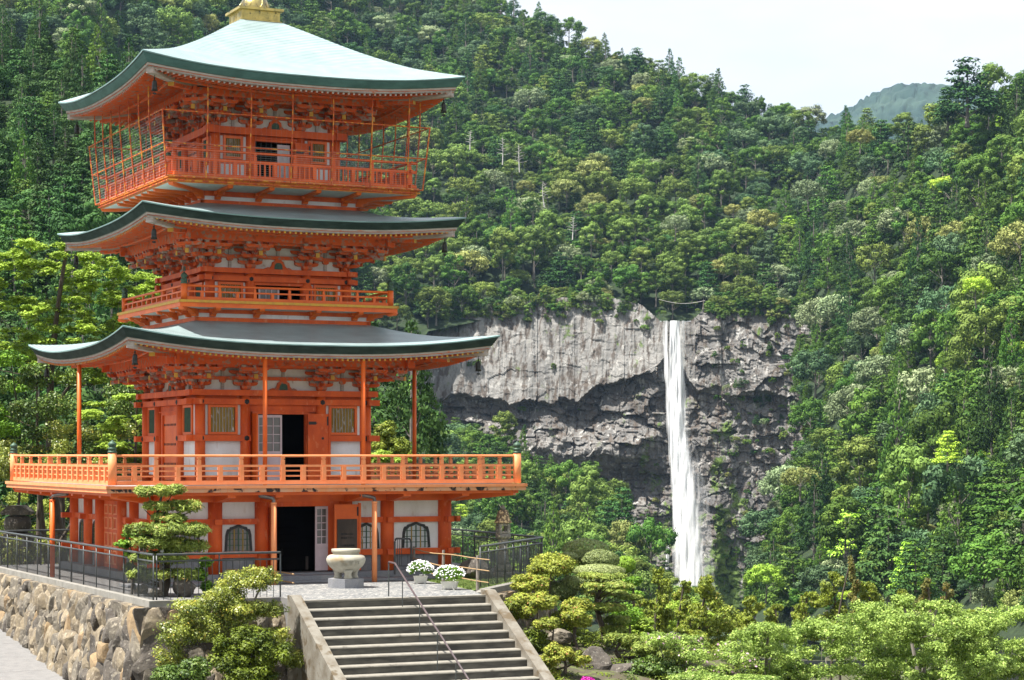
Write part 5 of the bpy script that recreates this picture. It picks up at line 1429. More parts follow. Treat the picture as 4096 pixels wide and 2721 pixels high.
pale = np.clip(h1/6+.6, 0, 1)*np.clip((2790-PX)/60, 0, 1)+.45*np.clip((PX-2780)/60, 0, 1)*np.clip(1.3-np.abs(h1)/40, 0, 1)+.75*np.exp(-((PY-1800)/95)**2)*.0*(PX < 2680)+.55*np.exp(-((PY-1790)/80)**2)*(PX < 2640)*(PX > 2150)
pale = np.clip(pale+.3*fbm(Xc/7, Zc/7, None, 3, 41), 0, 1)  # paler rock tone, also painting sunlight on the upper face and ledge
mossv = .14*np.exp(-((PX-2880-(PY-1700)*.05)/70)**2)*np.clip((PY-1450)/250, 0, 1)+.10*np.exp(-((PX-2600)/45)**2)*np.clip((PY-1600)/300, 0, 1)+.05*np.clip((PY-1900)/300, 0, 1)-.03
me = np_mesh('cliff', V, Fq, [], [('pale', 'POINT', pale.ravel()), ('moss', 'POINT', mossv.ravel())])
def cliff_mat():
    m, t, b, o = newmat('cliff_rock'); nd = t.nodes; lk = t.links
    tcn = nd.new('ShaderNodeTexCoord')
    def noise(scale, st, det=7, rg_=.6):
        mpn = nd.new('ShaderNodeMapping'); mpn.inputs['Scale'].default_value = st; lk.new(tcn.outputs['Object'], mpn.inputs[0])
        n = nd.new('ShaderNodeTexNoise'); n.inputs['Scale'].default_value = scale; n.inputs['Detail'].default_value = det; n.inputs['Roughness'].default_value = rg_
        lk.new(mpn.outputs[0], n.inputs['Vector']); return n.outputs['Fac']
    def ramp(x, a, b_, ca_=(0, 0, 0), cb=(1, 1, 1)):
        r = nd.new('ShaderNodeValToRGB'); e = r.color_ramp.elements; e[0].position = a; e[0].color = (*ca_, 1); e[1].position = b_; e[1].color = (*cb, 1); lk.new(x, r.inputs[0]); return r.outputs[0]
    def mix(f, a, b_, mode='MIX'):
        mxn = nd.new('ShaderNodeMix'); mxn.data_type = 'RGBA'; mxn.blend_type = mode
        if isinstance(f, float): mxn.inputs[0].default_value = f
        else: lk.new(f, mxn.inputs[0])
        for i_, v_ in ((6, a), (7, b_)):
            if isinstance(v_, tuple): mxn.inputs[i_].default_value = (*v_, 1)
            else: lk.new(v_, mxn.inputs[i_])
        return mxn.outputs[2]
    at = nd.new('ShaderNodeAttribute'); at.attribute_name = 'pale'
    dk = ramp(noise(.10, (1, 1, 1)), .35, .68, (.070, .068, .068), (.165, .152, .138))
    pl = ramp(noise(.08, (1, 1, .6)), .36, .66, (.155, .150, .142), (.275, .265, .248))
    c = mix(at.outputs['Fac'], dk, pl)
    strk = ramp(noise(.42, (1, 1, .05), 6), .50, .60); c = mix(strk, c, (.085, .068, .055))
    strk2 = ramp(noise(.9, (1, 1, .10), 5), .62, .70); c = mix(strk2, c, (.045, .04, .038))
    lich = ramp(noise(.35, (1, 1, .4), 8), .58, .66); c = mix(lich, c, (.34, .33, .31))
    am = nd.new('ShaderNodeAttribute'); am.attribute_name = 'moss'; ma = nd.new('ShaderNodeMath'); ma.operation = 'ADD'; lk.new(noise(.11, (1, 1, .6), 9, .72), ma.inputs[0]); lk.new(am.outputs['Fac'], ma.inputs[1])
    moss = ramp(ma.outputs[0], .57, .63); c = mix(moss, c, (.085, .135, .022))
    lk.new(c, b.inputs['Base Color']); b.inputs['Roughness'].default_value = .9
    bp = nd.new('ShaderNodeBump'); bp.inputs['Strength'].default_value = .8; bp.inputs['Distance'].default_value = .6
    lk.new(noise(.8, (1, 1, .7), 9, .65), bp.inputs['Height']); lk.new(bp.outputs[0], b.inputs['Normal'])
    return m
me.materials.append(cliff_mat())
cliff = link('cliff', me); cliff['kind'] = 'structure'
def cliffY(px, py):
    i = int(np.clip((px-CXs[0])/st_, 0, nx_-1)); j = int(np.clip((py-CYs[0])/st_, 0, ny_-1)); return float(Yc[j, i])

# ================================================================== the waterfall
def water_mat(name, dens, lo, hi, s1=.9, s2=.05):
    m, t, b, o = newmat(name); nd = t.nodes; lk = t.links
    b.inputs['Base Color'].default_value = (.95, .96, .97, 1); b.inputs['Roughness'].default_value = .7
    tcn = nd.new('ShaderNodeTexCoord'); mpn = nd.new('ShaderNodeMapping'); mpn.inputs['Scale'].default_value = (s1, .2, s2)
    lk.new(tcn.outputs['Object'], mpn.inputs[0])
    n = nd.new('ShaderNodeTexNoise'); n.inputs['Scale'].default_value = 1.0; n.inputs['Detail'].default_value = 8; n.inputs['Roughness'].default_value = .62
    lk.new(mpn.outputs[0], n.inputs['Vector'])
    at = nd.new('ShaderNodeAttribute'); at.attribute_name = 'dens'
    ad = nd.new('ShaderNodeMath'); ad.operation = 'ADD'; lk.new(n.outputs['Fac'], ad.inputs[0]); lk.new(at.outputs['Fac'], ad.inputs[1])
    mr = nd.new('ShaderNodeMapRange'); mr.inputs['From Min'].default_value = lo; mr.inputs['From Max'].default_value = hi; mr.inputs['To Max'].default_value = dens
    lk.new(ad.outputs[0], mr.inputs['Value'])
    tp = nd.new('ShaderNodeBsdfTransparent'); tl = nd.new('ShaderNodeBsdfTranslucent'); tl.inputs['Color'].default_value = (.9, .92, .95, 1)
    m1 = nd.new('ShaderNodeMixShader'); m1.inputs[0].default_value = .35; lk.new(b.outputs[0], m1.inputs[1]); lk.new(tl.outputs[0], m1.inputs[2])
    m2 = nd.new('ShaderNodeMixShader'); lk.new(mr.outputs[0], m2.inputs[0]); lk.new(tp.outputs[0], m2.inputs[1]); lk.new(m1.outputs[0], m2.inputs[2])
    lk.new(m2.outputs[0], o.inputs[0]); return m
def strand(name, left, right, y0, y1, off, bulge, dfun, m, nx=40, ny=420):
    V = []; D = []
    for j in range(ny):
        py = y0+(y1-y0)*j/(ny-1); l, r = left(py), right(py)
        for i in range(nx):
            t = i/(nx-1); px = l+(r-l)*t
            Yb = 938 - off - .13*(py-1283)*.111 - bulge*math.sin(math.pi*t)
            Yb -= .13*((px-2048)/F*950-78); V.append(P(px, py, Yb)); D.append(dfun(t, py))
    V = np.array(V)
    V[:, 1] += .8*vnoise(V[:, 0]/1.1, V[:, 2]/14, None, 5)+.35*vnoise(V[:, 0]/.4, V[:, 2]/6, None, 6)+.22*vnoise(V[:, 0]/.45, V[:, 2]/5, None, 7)
    Fq = np.array([(j*nx+i, (j+1)*nx+i, (j+1)*nx+i+1, j*nx+i+1) for j in range(ny-1) for i in range(nx-1)])
    return link(name, np_mesh(name, V, Fq, [m], [('dens', 'POINT', D)], smooth=True))
wf = strand('waterfall', ip([(1283, 2652), (1400, 2650), (1560, 2660), (1700, 2664), (2000, 2686), (2335, 2700), (2480, 2700)]), ip([(1283, 2742), (1450, 2742), (1560, 2744), (1700, 2748), (1850, 2768), (2000, 2792), (2150, 2822), (2335, 2850), (2480, 2860)]),
            1283, 2375, 2, 2.2, lambda t, y: (.60*min(1, 3*t)**.7*min(1, 3.2*(1-t))**.7 - (.80*math.exp(-((t-.27)/.075)**2)+.42*math.exp(-((t-.76)/.06)**2))*max(0, 1-(y-1283)/330) - (.10+.34*max(0, (y-1800)/550))*t**1.5), water_mat('falling_water', .97, .50, .86, 1.3, .045))
wf['kind'] = 'structure'
w2 = strand('waterfall_spray', ip([(1500, 2672), (1900, 2690), (2335, 2690), (2480, 2680)]), ip([(1500, 2748), (1700, 2762), (1850, 2800), (2000, 2835), (2335, 2862), (2480, 2880)]),
            1560, 2375, 6, 3, lambda t, y: .28*math.sin(math.pi*t)*min(1, (y-1560)/300), water_mat('water_mist', .62, .42, .98, .25, .03))
w2['kind'] = 'structure'
w3 = strand('waterfall_trickle', ip([(2150, 2672), (2300, 2655), (2420, 2650)]), ip([(2150, 2682), (2300, 2676), (2420, 2672)]), 2180, 2420, -2, .5, lambda t, y: .30*math.sin(math.pi*t), water_mat('thin_water', .9, .5, .85, 1.2, .1), nx=10, ny=40)
w3['kind'] = 'structure'
# sacred rope across the lip
rp2 = tag(empty('rope'), 'thin pale rope strung between the trees above the lip of the waterfall', 'rope')
b = MB(); pts = []
for t in np.linspace(0, 1, 14): pts.append(P(2635+(2820-2635)*t, 1198+14*math.sin(math.pi*t)+(5*t), 946))
b.tube(pts, .10, 5); b.build('cord', [M['dead']], rp2)

# ================================================================== forest placement
def in_pagoda(px, py):   # hidden behind the building or terrace from the photographer's place
    if py > 2330 and px < 2150: return True
    if 150 < px < 2050 and 1820 < py < 2330: return True
    if 560 < px < 1480 and 480 < py < 2000: return True
    if 420 < px < 1700 and 620 < py < 800: return True
    if 600 < px < 1500 and 60 < py < 520 and (py > 60+abs(px-1010)*.45): return True
    return False
cand = []
rg = np.random.default_rng(77)
def scatter(x0, x1, y0, y1, depth, inside, wts, cw=10.5, sp=.72, spy=.40, smin=.75, smax=1.3):
    y = y1
    while y > y0:
        x = x0; d = depth((x0+x1)/2, y); 
        while x < x1:
            d = depth(x, y); cp = cw*F/d
            px = x+rg.uniform(-.4, .4)*cp*sp; py = y+rg.uniform(-.5, .5)*cp*spy
            if inside(px, py):
                dd = depth(px, py); w_ = wts(px, py)
                cand.append((px, py, dd, pick(rg, w_), rg.uniform(smin, smax), rg.uniform(0, 6.28)))
            x += cp*sp
        y -= cw*F/d*spy
mixB = {('round','mid green'): 3, ('bumpy','mid green'): 3, ('tall','mid green'): 2.5, ('cedar','mid green'): 2.5, ('tiered','deep green'): 4, ('round','deep green'): 2, ('cedar','deep green'): 2.5, ('round','olive green'): 2, ('tiered','olive green'): 2, ('bumpy','bluish green'): 2.2, ('round','bluish green'): 1.5, ('tall','bluish green'): 1.4, ('bumpy','pale grey-green'): 1.5, ('round','pale grey-green'): .9, ('round','yellow-olive'): .35, ('round','pinkish grey'): .16, ('tiered','mid green'): 2.5, ('round','fresh lime'): .05}
mixC = {('round','olive green'): 4, ('bumpy','olive green'): 3, ('tall','olive green'): 3, ('round','mid green'): 3.5, ('round','yellow-olive'): 1.1, ('tiered','deep green'): 1.5, ('tall','mid green'): 2, ('bumpy','pale grey-green'): 1, ('round','deep green'): 1, ('cedar','mid green'): .8, ('round','fresh lime'): .04}
mixD = {('round','mid green'): 3, ('bumpy','mid green'): 3, ('tall','mid green'): 3, ('cedar','mid green'): 5, ('cedar','deep green'): 3, ('tiered','deep green'): 2, ('tiered','mid green'): 3, ('bumpy','bluish green'): 2.4, ('round','bluish green'): 2.0, ('bumpy','pale grey-green'): 2, ('round','olive green'): 2, ('bumpy','yellow-olive'): .6, ('tall','olive green'): 1.5, ('tiered','fresh lime'): .5, ('round','fresh lime'): .25}
mixE = {('cedar','deep green'): 7, ('tiered','deep green'): 6, ('cedar','mid green'): 1, ('tiered','mid green'): .8, ('round','deep green'): 2, ('tiered','olive green'): .3}
def wB(px, py): return mixC if (1500 < px < 3000 and py > 620+abs(px-2000)*.25) else mixB
def inB(px, py):
    if not (B_top(px) < py < B_bot(px)+6): return False
    if px > D_lft(py)+30 and py > D_top(px): return False
    if py > E_top(px)+10 and px < 1400: return False
    if 1660 < px < 2230 and 640 < py < 1200:      # open rocky patches
        if fbm(px/70, py/50, None, 3, 55) > .30: return False
    return True
scatter(-250, 4250, -120, 1330, B_depth, inB, wB, cw=12.5, sp=.80, spy=.40, smin=.8, smax=1.75)
scatter(2960, 4350, 330, 2480, D_depth, lambda px, py: px > D_lft(py)-25 and py > D_top(px), lambda a, b_: mixD, cw=12.5, sp=.68, spy=.36, smin=.8, smax=1.8)
scatter(1380, 2760, 1480, 2560, F_depth, lambda px, py: py > F_top(px), lambda a, b_: mixC if a > 2200 else mixD, cw=11, sp=.6, spy=.34, smin=.9, smax=1.5)
scatter(-450, 1700, 190, 2200, E_depth, lambda px, py: py > E_top(px) and px < 1750, lambda a, b_: mixE, cw=7, smin=.55, smax=.9)
def under(n, x0, x1, y0, y1, depth, inside, wts, s0, s1):
    for _ in range(n):
        px, py = rg.uniform(x0, x1), rg.uniform(y0, y1)
        if inside(px, py): cand.append((px, py, depth(px, py), pick(rg, wts(px, py)), rg.uniform(s0, s1), rg.uniform(0, 6.28)))
under(1500, 500, 4200, -60, 1330, B_depth, inB, wB, .42, .7)
under(1100, 2990, 4300, 380, 2500, D_depth, lambda px, py: px > D_lft(py)-35 and py > D_top(px), lambda a, b_: mixD, .40, .7)
under(260, 1400, 2720, 1500, 2560, F_depth, lambda px, py: py > F_top(px), lambda a, b_: mixC, .4, .8)
for _ in range(150):
    px = rg.uniform(1880, 4150); top_ = B_top(px) if px < 3200 else D_top(px); dp = B_depth if px < 3200 else D_depth
    cand.append((px, top_+rg.uniform(0, 14), dp(px, top_), pick(rg, wB(px, 0)), rg.uniform(.5, .85), rg.uniform(0, 6.28)))
for _ in range(60):
    py = rg.uniform(1300, 2450); px = D_lft(py)-rg.uniform(0, 45); cand.append((px, py, D_depth(px, py), pick(rg, mixD), rg.uniform(.4, .8), rg.uniform(0, 6.28)))
# landmark trees of the hillside (placed by hand)
LM = [(3868, 500, 838, PIX[('tiered', 'deep green')], 2.1, 'giant lone fir standing above the ridge at the upper right'),
      (3790, 520, 845, PIX[('tiered', 'deep green')], 1.35, 'fir just left of the giant fir on the right-hand ridge'),
      (3905, 1230, 600, PIX[('round', 'fresh lime')], .78, 'bright yellow-green tree high on the hillside near the right edge'),
      (3640, 2390, 400, PIX[('tiered', 'fresh lime')], .85, 'bright lime maple low on the right-hand slope'),
      (3790, 1880, 470, PIX[('tiered', 'fresh lime')], .70, 'lime-leaved maple halfway down the slope near the right edge'),
      (3060, 2420, 560, PIX[('round', 'fresh lime')], .95, 'fresh lime tree at the foot of the cliff right of the waterfall'),
      (2555, 410, 1270, PIX[('round', 'pinkish grey')], .95, 'pinkish grey tree just below the skyline in the centre'),
      (3235, 840, 880, PIX[('bumpy', 'pale grey-green')], 1.25, 'pale grey rounded tree in the middle of the right-hand slope'),
      (3440, 610, 860, PIX[('bumpy', 'yellow-olive')], .95, 'straw-coloured tree near the top of the right-hand slope'),
      (2700, 960, 1010, PIX[('bumpy', 'pale grey-green')], 1.2, 'grey-green tree above the waterfall in the middle of the slope'),
      (3200, 2000, 640, PIX[('bumpy', 'yellow-olive')], 1.0, 'olive-yellow rounded tree on the slope right of the waterfall'),
      (2300, 2070, 800, PIX[('bumpy', 'olive green')], 1.7, 'big rounded olive tree at the cliff foot left of the waterfall'),
      (2010, 2140, 720, PIX[('bumpy', 'mid green')], 1.55, 'big rounded tree behind the stone lantern'),
      (1800, 1880, 860, PIX[('bumpy', 'olive green')], 1.6, 'rounded tree before the cliff just right of the eave post'),
      (3660, 2440, 330, PIX[('tiered', 'deep green')], .9, 'dark tiered fir low on the right behind the pale green trees')]
for (px, py, d, pi, s, lab) in LM:
    x, y, z = P(px, py, d); o = link('forest_tree', PR[pi][0], None, (x, y, z-.5*s)); o.scale = (s*(1.35 if s > 2 else 1), s*(1.35 if s > 2 else 1), s); o.rotation_euler = (0, 0, px*.1)
    tag(o, lab, 'tree')
def region(px, py):
    if px < 700:
        return 'left of the top roof' if py < 450 else ('left of the top balcony' if py < 900 else 'behind the left side of the pagoda')
    if py < 350 and px < 1500: return 'behind the spire of the pagoda'
    if px < 1950 and py < 700: return 'right of the top roof'
    if px < 1950 and py < 1300: return 'right of the middle roof and balcony'
    if px < 2150 and py >= 1300: return 'between the pagoda and the cliff foot'
    if py > 1600 and px < 2700: return 'at the cliff foot left of the waterfall'
    if py < 1300 and px < 2600: return 'on the slope above the pale cliff' if py > 800 else 'high on the central mountainside'
    if px < 3000 and py < 1300: return 'above the lip of the waterfall' if py > 900 else 'below the central skyline'
    if px < 3350: return 'beside the cliff right of the waterfall' if py > 1300 else 'on the upper slope right of the waterfall'
    if py < 700: return 'near the top of the right-hand ridge'
    if py < 1250: return 'on the upper right-hand slope'
    if py < 1800: return 'halfway down the right-hand slope'
    return 'low on the right-hand slope'
def vis(px, py, d, s):
    top = py-9*s*F/d; mid = (py+top)/2
    return -40 < px < 4136 and mid < 2500 and mid > -30 and not in_pagoda(px, mid)
cand.sort(key=lambda c: c[2]/c[4])
ind, rest = [], []
for c in cand: (ind if (len(ind) < 280 and vis(c[0], c[1], c[2], c[4])) else rest).append(c)
for (px, py, d, pi, s, a) in ind:
    x, y, z = P(px, py, d); me_, sh_, ti_ = PR[pi]
    o = link('forest_tree', me_, None, (x, y, z-.6)); o.scale = (s, s, s*(.85+.5*((a*7.7) % 1))); o.rotation_euler = (0, 0, a)
    tag(o, f'{ti_} {SH[sh_]} tree {region(px, py-4*F/d)}', 'tree', f'{ti_} {SH[sh_]} trees {region(px, py-4*F/d)}')
# the rest of the forest as one object of scattered trees
pc = bpy.data.collections.new('forest_prototypes')
for i, (me_, sh_, ti_) in enumerate(PR):
    o = bpy.data.objects.new(f'proto_{i:02d}', me_); pc.objects.link(o)
def scatter_object(name, items, coll, label, cat):
    me = bpy.data.meshes.new(name); me.vertices.add(len(items)); me.vertices.foreach_set('co', np.array([i[0] for i in items], dtype=np.float32).ravel())
    a = me.attributes.new('idx', 'INT', 'POINT'); a.data.foreach_set('value', np.array([i[1] for i in items], dtype=np.int32))
    a = me.attributes.new('scl', 'FLOAT', 'POINT'); a.data.foreach_set('value', np.array([i[2] for i in items], dtype=np.float32))
    a = me.attributes.new('rot', 'FLOAT_VECTOR', 'POINT'); a.data.foreach_set('vector', np.array([i[3] for i in items], dtype=np.float32).ravel())
    o = link(name, me); ng = bpy.data.node_groups.new(name, 'GeometryNodeTree')
    ng.interface.new_socket('Geometry', in_out='INPUT', socket_type='NodeSocketGeometry'); ng.interface.new_socket('Geometry', in_out='OUTPUT', socket_type='NodeSocketGeometry')
    gi = ng.nodes.new('NodeGroupInput'); go = ng.nodes.new('NodeGroupOutput'); ins = ng.nodes.new('GeometryNodeInstanceOnPoints')
    ci = ng.nodes.new('GeometryNodeCollectionInfo'); ci.inputs['Collection'].default_value = coll; ci.inputs['Separate Children'].default_value = True; ci.inputs['Reset Children'].default_value = True
    def na(n_, t_): q = ng.nodes.new('GeometryNodeInputNamedAttribute'); q.data_type = t_; q.inputs['Name'].default_value = n_; return q.outputs['Attribute']
    ng.links.new(gi.outputs[0], ins.inputs['Points']); ng.links.new(ci.outputs[0], ins.inputs['Instance']); ins.inputs['Pick Instance'].default_value = True
    ng.links.new(na('idx', 'INT'), ins.inputs['Instance Index']); ng.links.new(na('rot', 'FLOAT_VECTOR'), ins.inputs['Rotation']); ng.links.new(na('scl', 'FLOAT'), ins.inputs['Scale'])
    ng.links.new(ins.outputs[0], go.inputs[0]); md = o.modifiers.new('scatter', 'NODES'); md.node_group = ng
    return tag(o, label, cat, kind='stuff')
items = []
for (px, py, d, pi, s, a) in rest:
    x, y, z = P(px, py, d); items.append(((x, y, z-.6), pi, s, (0, 0, a)))
scatter_object('forest', items, pc, 'dense mixed green forest covering the mountainsides around the waterfall', 'forest')
# shrubs clinging to the cliff
its = []
for _ in range(1500):
    px, py = rg.uniform(1660, 3300), rg.uniform(1220, 2450)
    if 2630 < px < 2860 and py > 1270: continue
    q = fbm(px/130, py/90, None, 3, 71)
    pr_ = .10+.9*max(0, q)
    if 1700 < px < 2640 and 1300 < py < 1900: pr_ *= .22
    if py < 1300: pr_ += .6
    if px > 2860: pr_ += .22
    if py > 2000: pr_ += .25
    if px > 3150: pr_ += .5
    if rg.random() > pr_: continue
    yy = cliffY(px, py)-.6; x, _, z = P(px, py, yy); s = rg.uniform(.14, .42)
    its.append(((x, yy, z-2.2*s), pick(rg, mixC), s, (rg.uniform(.0, .5), 0, rg.uniform(0, 6.28))))
for _ in range(230):
    px = rg.uniform(1640, 3280)
    if 2600 < px < 2815: continue
    py = CLT(px)+rg.uniform(-8, 34)*(1 if rg.random() < .6 else 1.9); x, _, z = P(px, py, 950); s = rg.uniform(.3, .75)
    its.append(((x, cliffY(px, CLT(px)+12)-.5+rg.uniform(-1, 2), z-3.6*s), pick(rg, mixC), s, (rg.uniform(0, .25), 0, rg.uniform(0, 6.28))))
scatter_object('cliff_shrubs', its, pc, 'green shrubs clinging to the ledges and cracks of the cliff', 'shrubs')
print('trees', len(ind), len(rest), 'cliff shrubs', len(its))
# dead snags
def snag(px, py, d, h, seed):
    rg2 = np.random.default_rng(seed); t = tag(empty('dead_tree', P(px, py, d)), f'bleached bare dead tree {snag_names[seed]}', 'dead tree', None)
    mb = MB(); mb.tube(limb(rg2, (0, 0, 0), (rg2.uniform(-.8, .8), 0, h), .03, 7), list(np.linspace(.30, .08, 7)), 5); mb.build('trunk', [M['dead']], t)
    mb = MB()
    for i in range(15):
        z = h*(.35+.6*i/15); a = i*2.4; L_ = (h-z)*.35+.9; q = (L_*math.cos(a), L_*math.sin(a), z+L_*.25)
        mb.tube(limb(rg2, (0, 0, z), q, .2, 5), [.12, .10, .08, .06, .04], 4, cap=False)
    mb.build('branches', [M['dead']], t)
snag_names = {1: 'left of the two tall snags right of the top balcony', 2: 'right of the two tall snags right of the top balcony', 3: 'on the slope right of the middle roof', 4: 'on the crest above the pale cliff', 5: 'nearest the top balcony cage'}
for a in ((2010, 660, 980, 13, 1), (2078, 690, 980, 13, 2), (2178, 830, 975, 12, 3), (2290, 960, 970, 11, 4), (1880, 600, 985, 9, 5)): snag(*a)
# ================================================================== garden plants near the court
LF = {
 'clipped':  leafmat('clipped_azalea_leaves', (.060, .090, .025), (.250, .300, .100), .15, 0, warm=(.36, .38, .18)),
 'clipb':    leafmat('bright_clipped_leaves', (.090, .170, .012), (.270, .440, .040), .2, 0, warm=(.30, .40, .06)),
 'pieris':   leafmat('yellow_green_shrub_leaves', (.090, .120, .012), (.380, .430, .060), .25, 0, warm=(.50, .24, .10)),
 'euonym':   leafmat('yellowish_glossy_leaves', (.060, .095, .012), (.320, .370, .055), .25, 0, .4, .5, warm=(.55, .42, .07)),
 'yew':      leafmat('dark_yew_needles', (.025, .050, .006), (.160, .210, .012), .12, 0, warm=(.12, .17, .03)),
 'yewb':     leafmat('bright_green_yew_needles', (.045, .120, .008), (.190, .360, .025), .15, 0, warm=(.2, .3, .04)),
 'pine':     leafmat('pine_needles', (.070, .115, .018), (.350, .430, .085), .2, 0, warm=(.48, .30, .10)),
 'cypress':  leafmat('golden_cypress_sprays', (.060, .095, .008), (.270, .330, .035), .15, 0, warm=(.28, .24, .05)),
 'cedar_r':  leafmat('rusty_cedar_sprays', (.055, .060, .016), (.190, .190, .045), .1, 0, warm=(.32, .15, .05)),
 'maple':    leafmat('fresh_maple_leaves', (.120, .200, .015), (.420, .580, .080), .30, 0, warm=(.42, .50, .10)),
 'cherry':   leafmat('pale_green_cherry_leaves', (.085, .150, .022), (.360, .500, .105), .28, 0, warm=(.55, .60, .20)),
 'camellia': leafmat('glossy_camellia_leaves', (.016, .042, .008), (.110, .185, .024), .10, 0, .5, .3, warm=(.20, .22, .06)),
 'pinkfl':   leafmat('pale_pink_blossom', (.42, .22, .34), (.62, .42, .52), .3, 0),
 'magenta':  leafmat('magenta_azalea_blossom', (.45, .02, .28), (.60, .05, .40), .2, 0),
}
def gz_at(X, Y):
    u = (X-CX)*ca+(Y-CY)*sa; v = -(X-CX)*sa+(Y-CY)*ca
    return float(g_z(X, Y))
def plant(name, label, cat, lobes_px, d, kind, n, leaf, base_z=None, trunk=True, group=None, seed=0, up=.4, jit=.6, flat=0., droop=0., aspect=.62, dep=None, shell=.55, base_px=None, tr=.09, bark='bark', branches=14, tl=.35, extra=None, specks=None):
    """lobes_px: (px,py,w,h[,dd]) ellipses seen in the photo, put at real distance d"""
    rg = np.random.default_rng(seed+11)
    C, Rd = [], []
    for q in lobes_px:
        dd = d+(q[4] if len(q) > 4 else 0); c = P(q[0], q[1], dd); rx = q[2]/2*dd/F; rz = q[3]/2*dd/F
        C.append(c); Rd.append((rx, dep*rx if dep else rx, rz))
    C = np.array(C); Rd = np.array(Rd)
    bx = P(base_px, 0, d)[0] if base_px else C[:, 0].mean(); by = d
    bz = base_z if base_z is not None else gz_at(bx, by)
    t = tag(empty(name, (bx, by, bz)), label, cat, group)
    Cl = C-np.array([bx, by, bz])
    # break each ellipse into clumps
    c2, r2 = [], []
    for c, r in zip(Cl, Rd):
        k = 26 if len(Cl) < 4 else 12
        if kind in ('clipped', 'clipb'): c2.append(c); r2.append(r); continue
        dv = unit(fib(k, rg)+rg.normal(0, .25, (k, 3)))
        for e in dv:
            s = rg.uniform(.26, .42); c2.append(c+e*r*.70*rg.uniform(.75, 1.08)); r2.append(np.maximum(r*s, min(r)*.38))
        c2.append(c); r2.append(r*.62)
    V, Fq, T = leaf_cloud(rg, c2, r2, n, leaf, up=up, jit=jit, flat=flat, droop=droop, aspect=aspect, shell=.9 if kind in ('clipped', 'clipb') else shell, tint_lobe=tl, bk=.12 if kind in ('clipped', 'clipb') else 1.0)
    cr = link('crown', np_mesh('crown', V, Fq, [LF[kind]], [('tint', 'FACE', T)]), t)
    if specks:
        km, m_, sz = specks; V, Fq, T = leaf_cloud(rg, c2, np.array(r2)*1.06, m_, sz, up=.6, jit=.5, shell=.9, aspect=.9)
        tag(link('blossom', np_mesh('blossom', V, Fq, [LF[km]], [('tint', 'FACE', T)]), t), kind='stuff')
    if trunk:
        mb = MB(); top = Cl[np.argmax(Cl[:, 2])]; pts = limb(rg, (0, 0, 0), top, .10, 9); rr_ = np.linspace(tr, tr*.25, 9)
        mb.tube(pts, list(rr_), 8)
        tgts = c2 if len(c2) < branches else [c2[i] for i in rg.choice(len(c2), branches, replace=False)]
        grow_limbs(mb, rg, pts, list(rr_), tgts, .009 if tr < .12 else .014, .70, 5, .22)
        mb.build('trunk', [M[bark]], t)
    return t
PZ = lambda x, y: (1900+x/2.146, 2050+y/2.146)
def L6(x, y, w_, h_, dd=0): a, b_ = PZ(x, y); return (a, b_, w_/2.146, h_/2.146, dd)
# bank of soil the garden stands on
bk = MB(); gr = []
for i in range(15):
    for j in range(13):
        X = -2.0+i*.75; Y = 66.0+j*1.9
        line = (X+1.3)*.55+(Y-72)*.2
        gr.append((X, Y, -6.3-.16*max(0, X)-max(0, 76-Y)*.16-max(0, Y-80)*.12+.35*vnoise(X*.9, Y*.7, None, 3).item()))
bk.add(gr, [(i*13+j, (i+1)*13+j, (i+1)*13+j+1, i*13+j+1) for i in range(14) for j in range(12)], 0, True); struct('garden_bank', bk, M['soil'])

G1 = 'clipped azalea mounds right of the stairs'
plant('azalea', 'large round clipped grey-green azalea dome, topmost of the garden mounds', 'shrub', [L6(950, 320, 400, 190), (2343, 2230, 190, 60)], 86, 'clipped', 6500, .075, -5.6, group=G1, seed=1, base_px=2343)
plant('azalea', 'round clipped azalea dome in front of the topmost mound', 'shrub', [L6(1070, 405, 330, 170)], 84, 'clipped', 5500, .075, -5.8, group=G1, seed=2)
plant('azalea', 'low flat clipped azalea mound just above the tiered pine', 'shrub', [L6(1060, 500, 450, 110)], 82, 'clipped', 5000, .075, -5.9, group=G1, seed=3)
plant('azalea', 'small bright green clipped shrub at the right end of the mounds', 'shrub', [L6(1290, 445, 180, 140)], 85, 'clipb', 3500, .07, -5.8, group=G1, seed=4)
plant('azalea', 'dark green clipped shrub behind the right side of the tiered pine', 'shrub', [L6(1350, 590, 190, 90)], 83, 'yewb', 2500, .08, -6.2, group=G1, seed=5)
plant('azalea', 'grey-green clipped mound partly behind the upright yellow-green shrub', 'shrub', [L6(800, 400, 200, 120)], 84.5, 'clipped', 2500, .075, -5.6, group=G1, seed=6)
G2 = 'yellow-green layered shrubs right of the stairs'
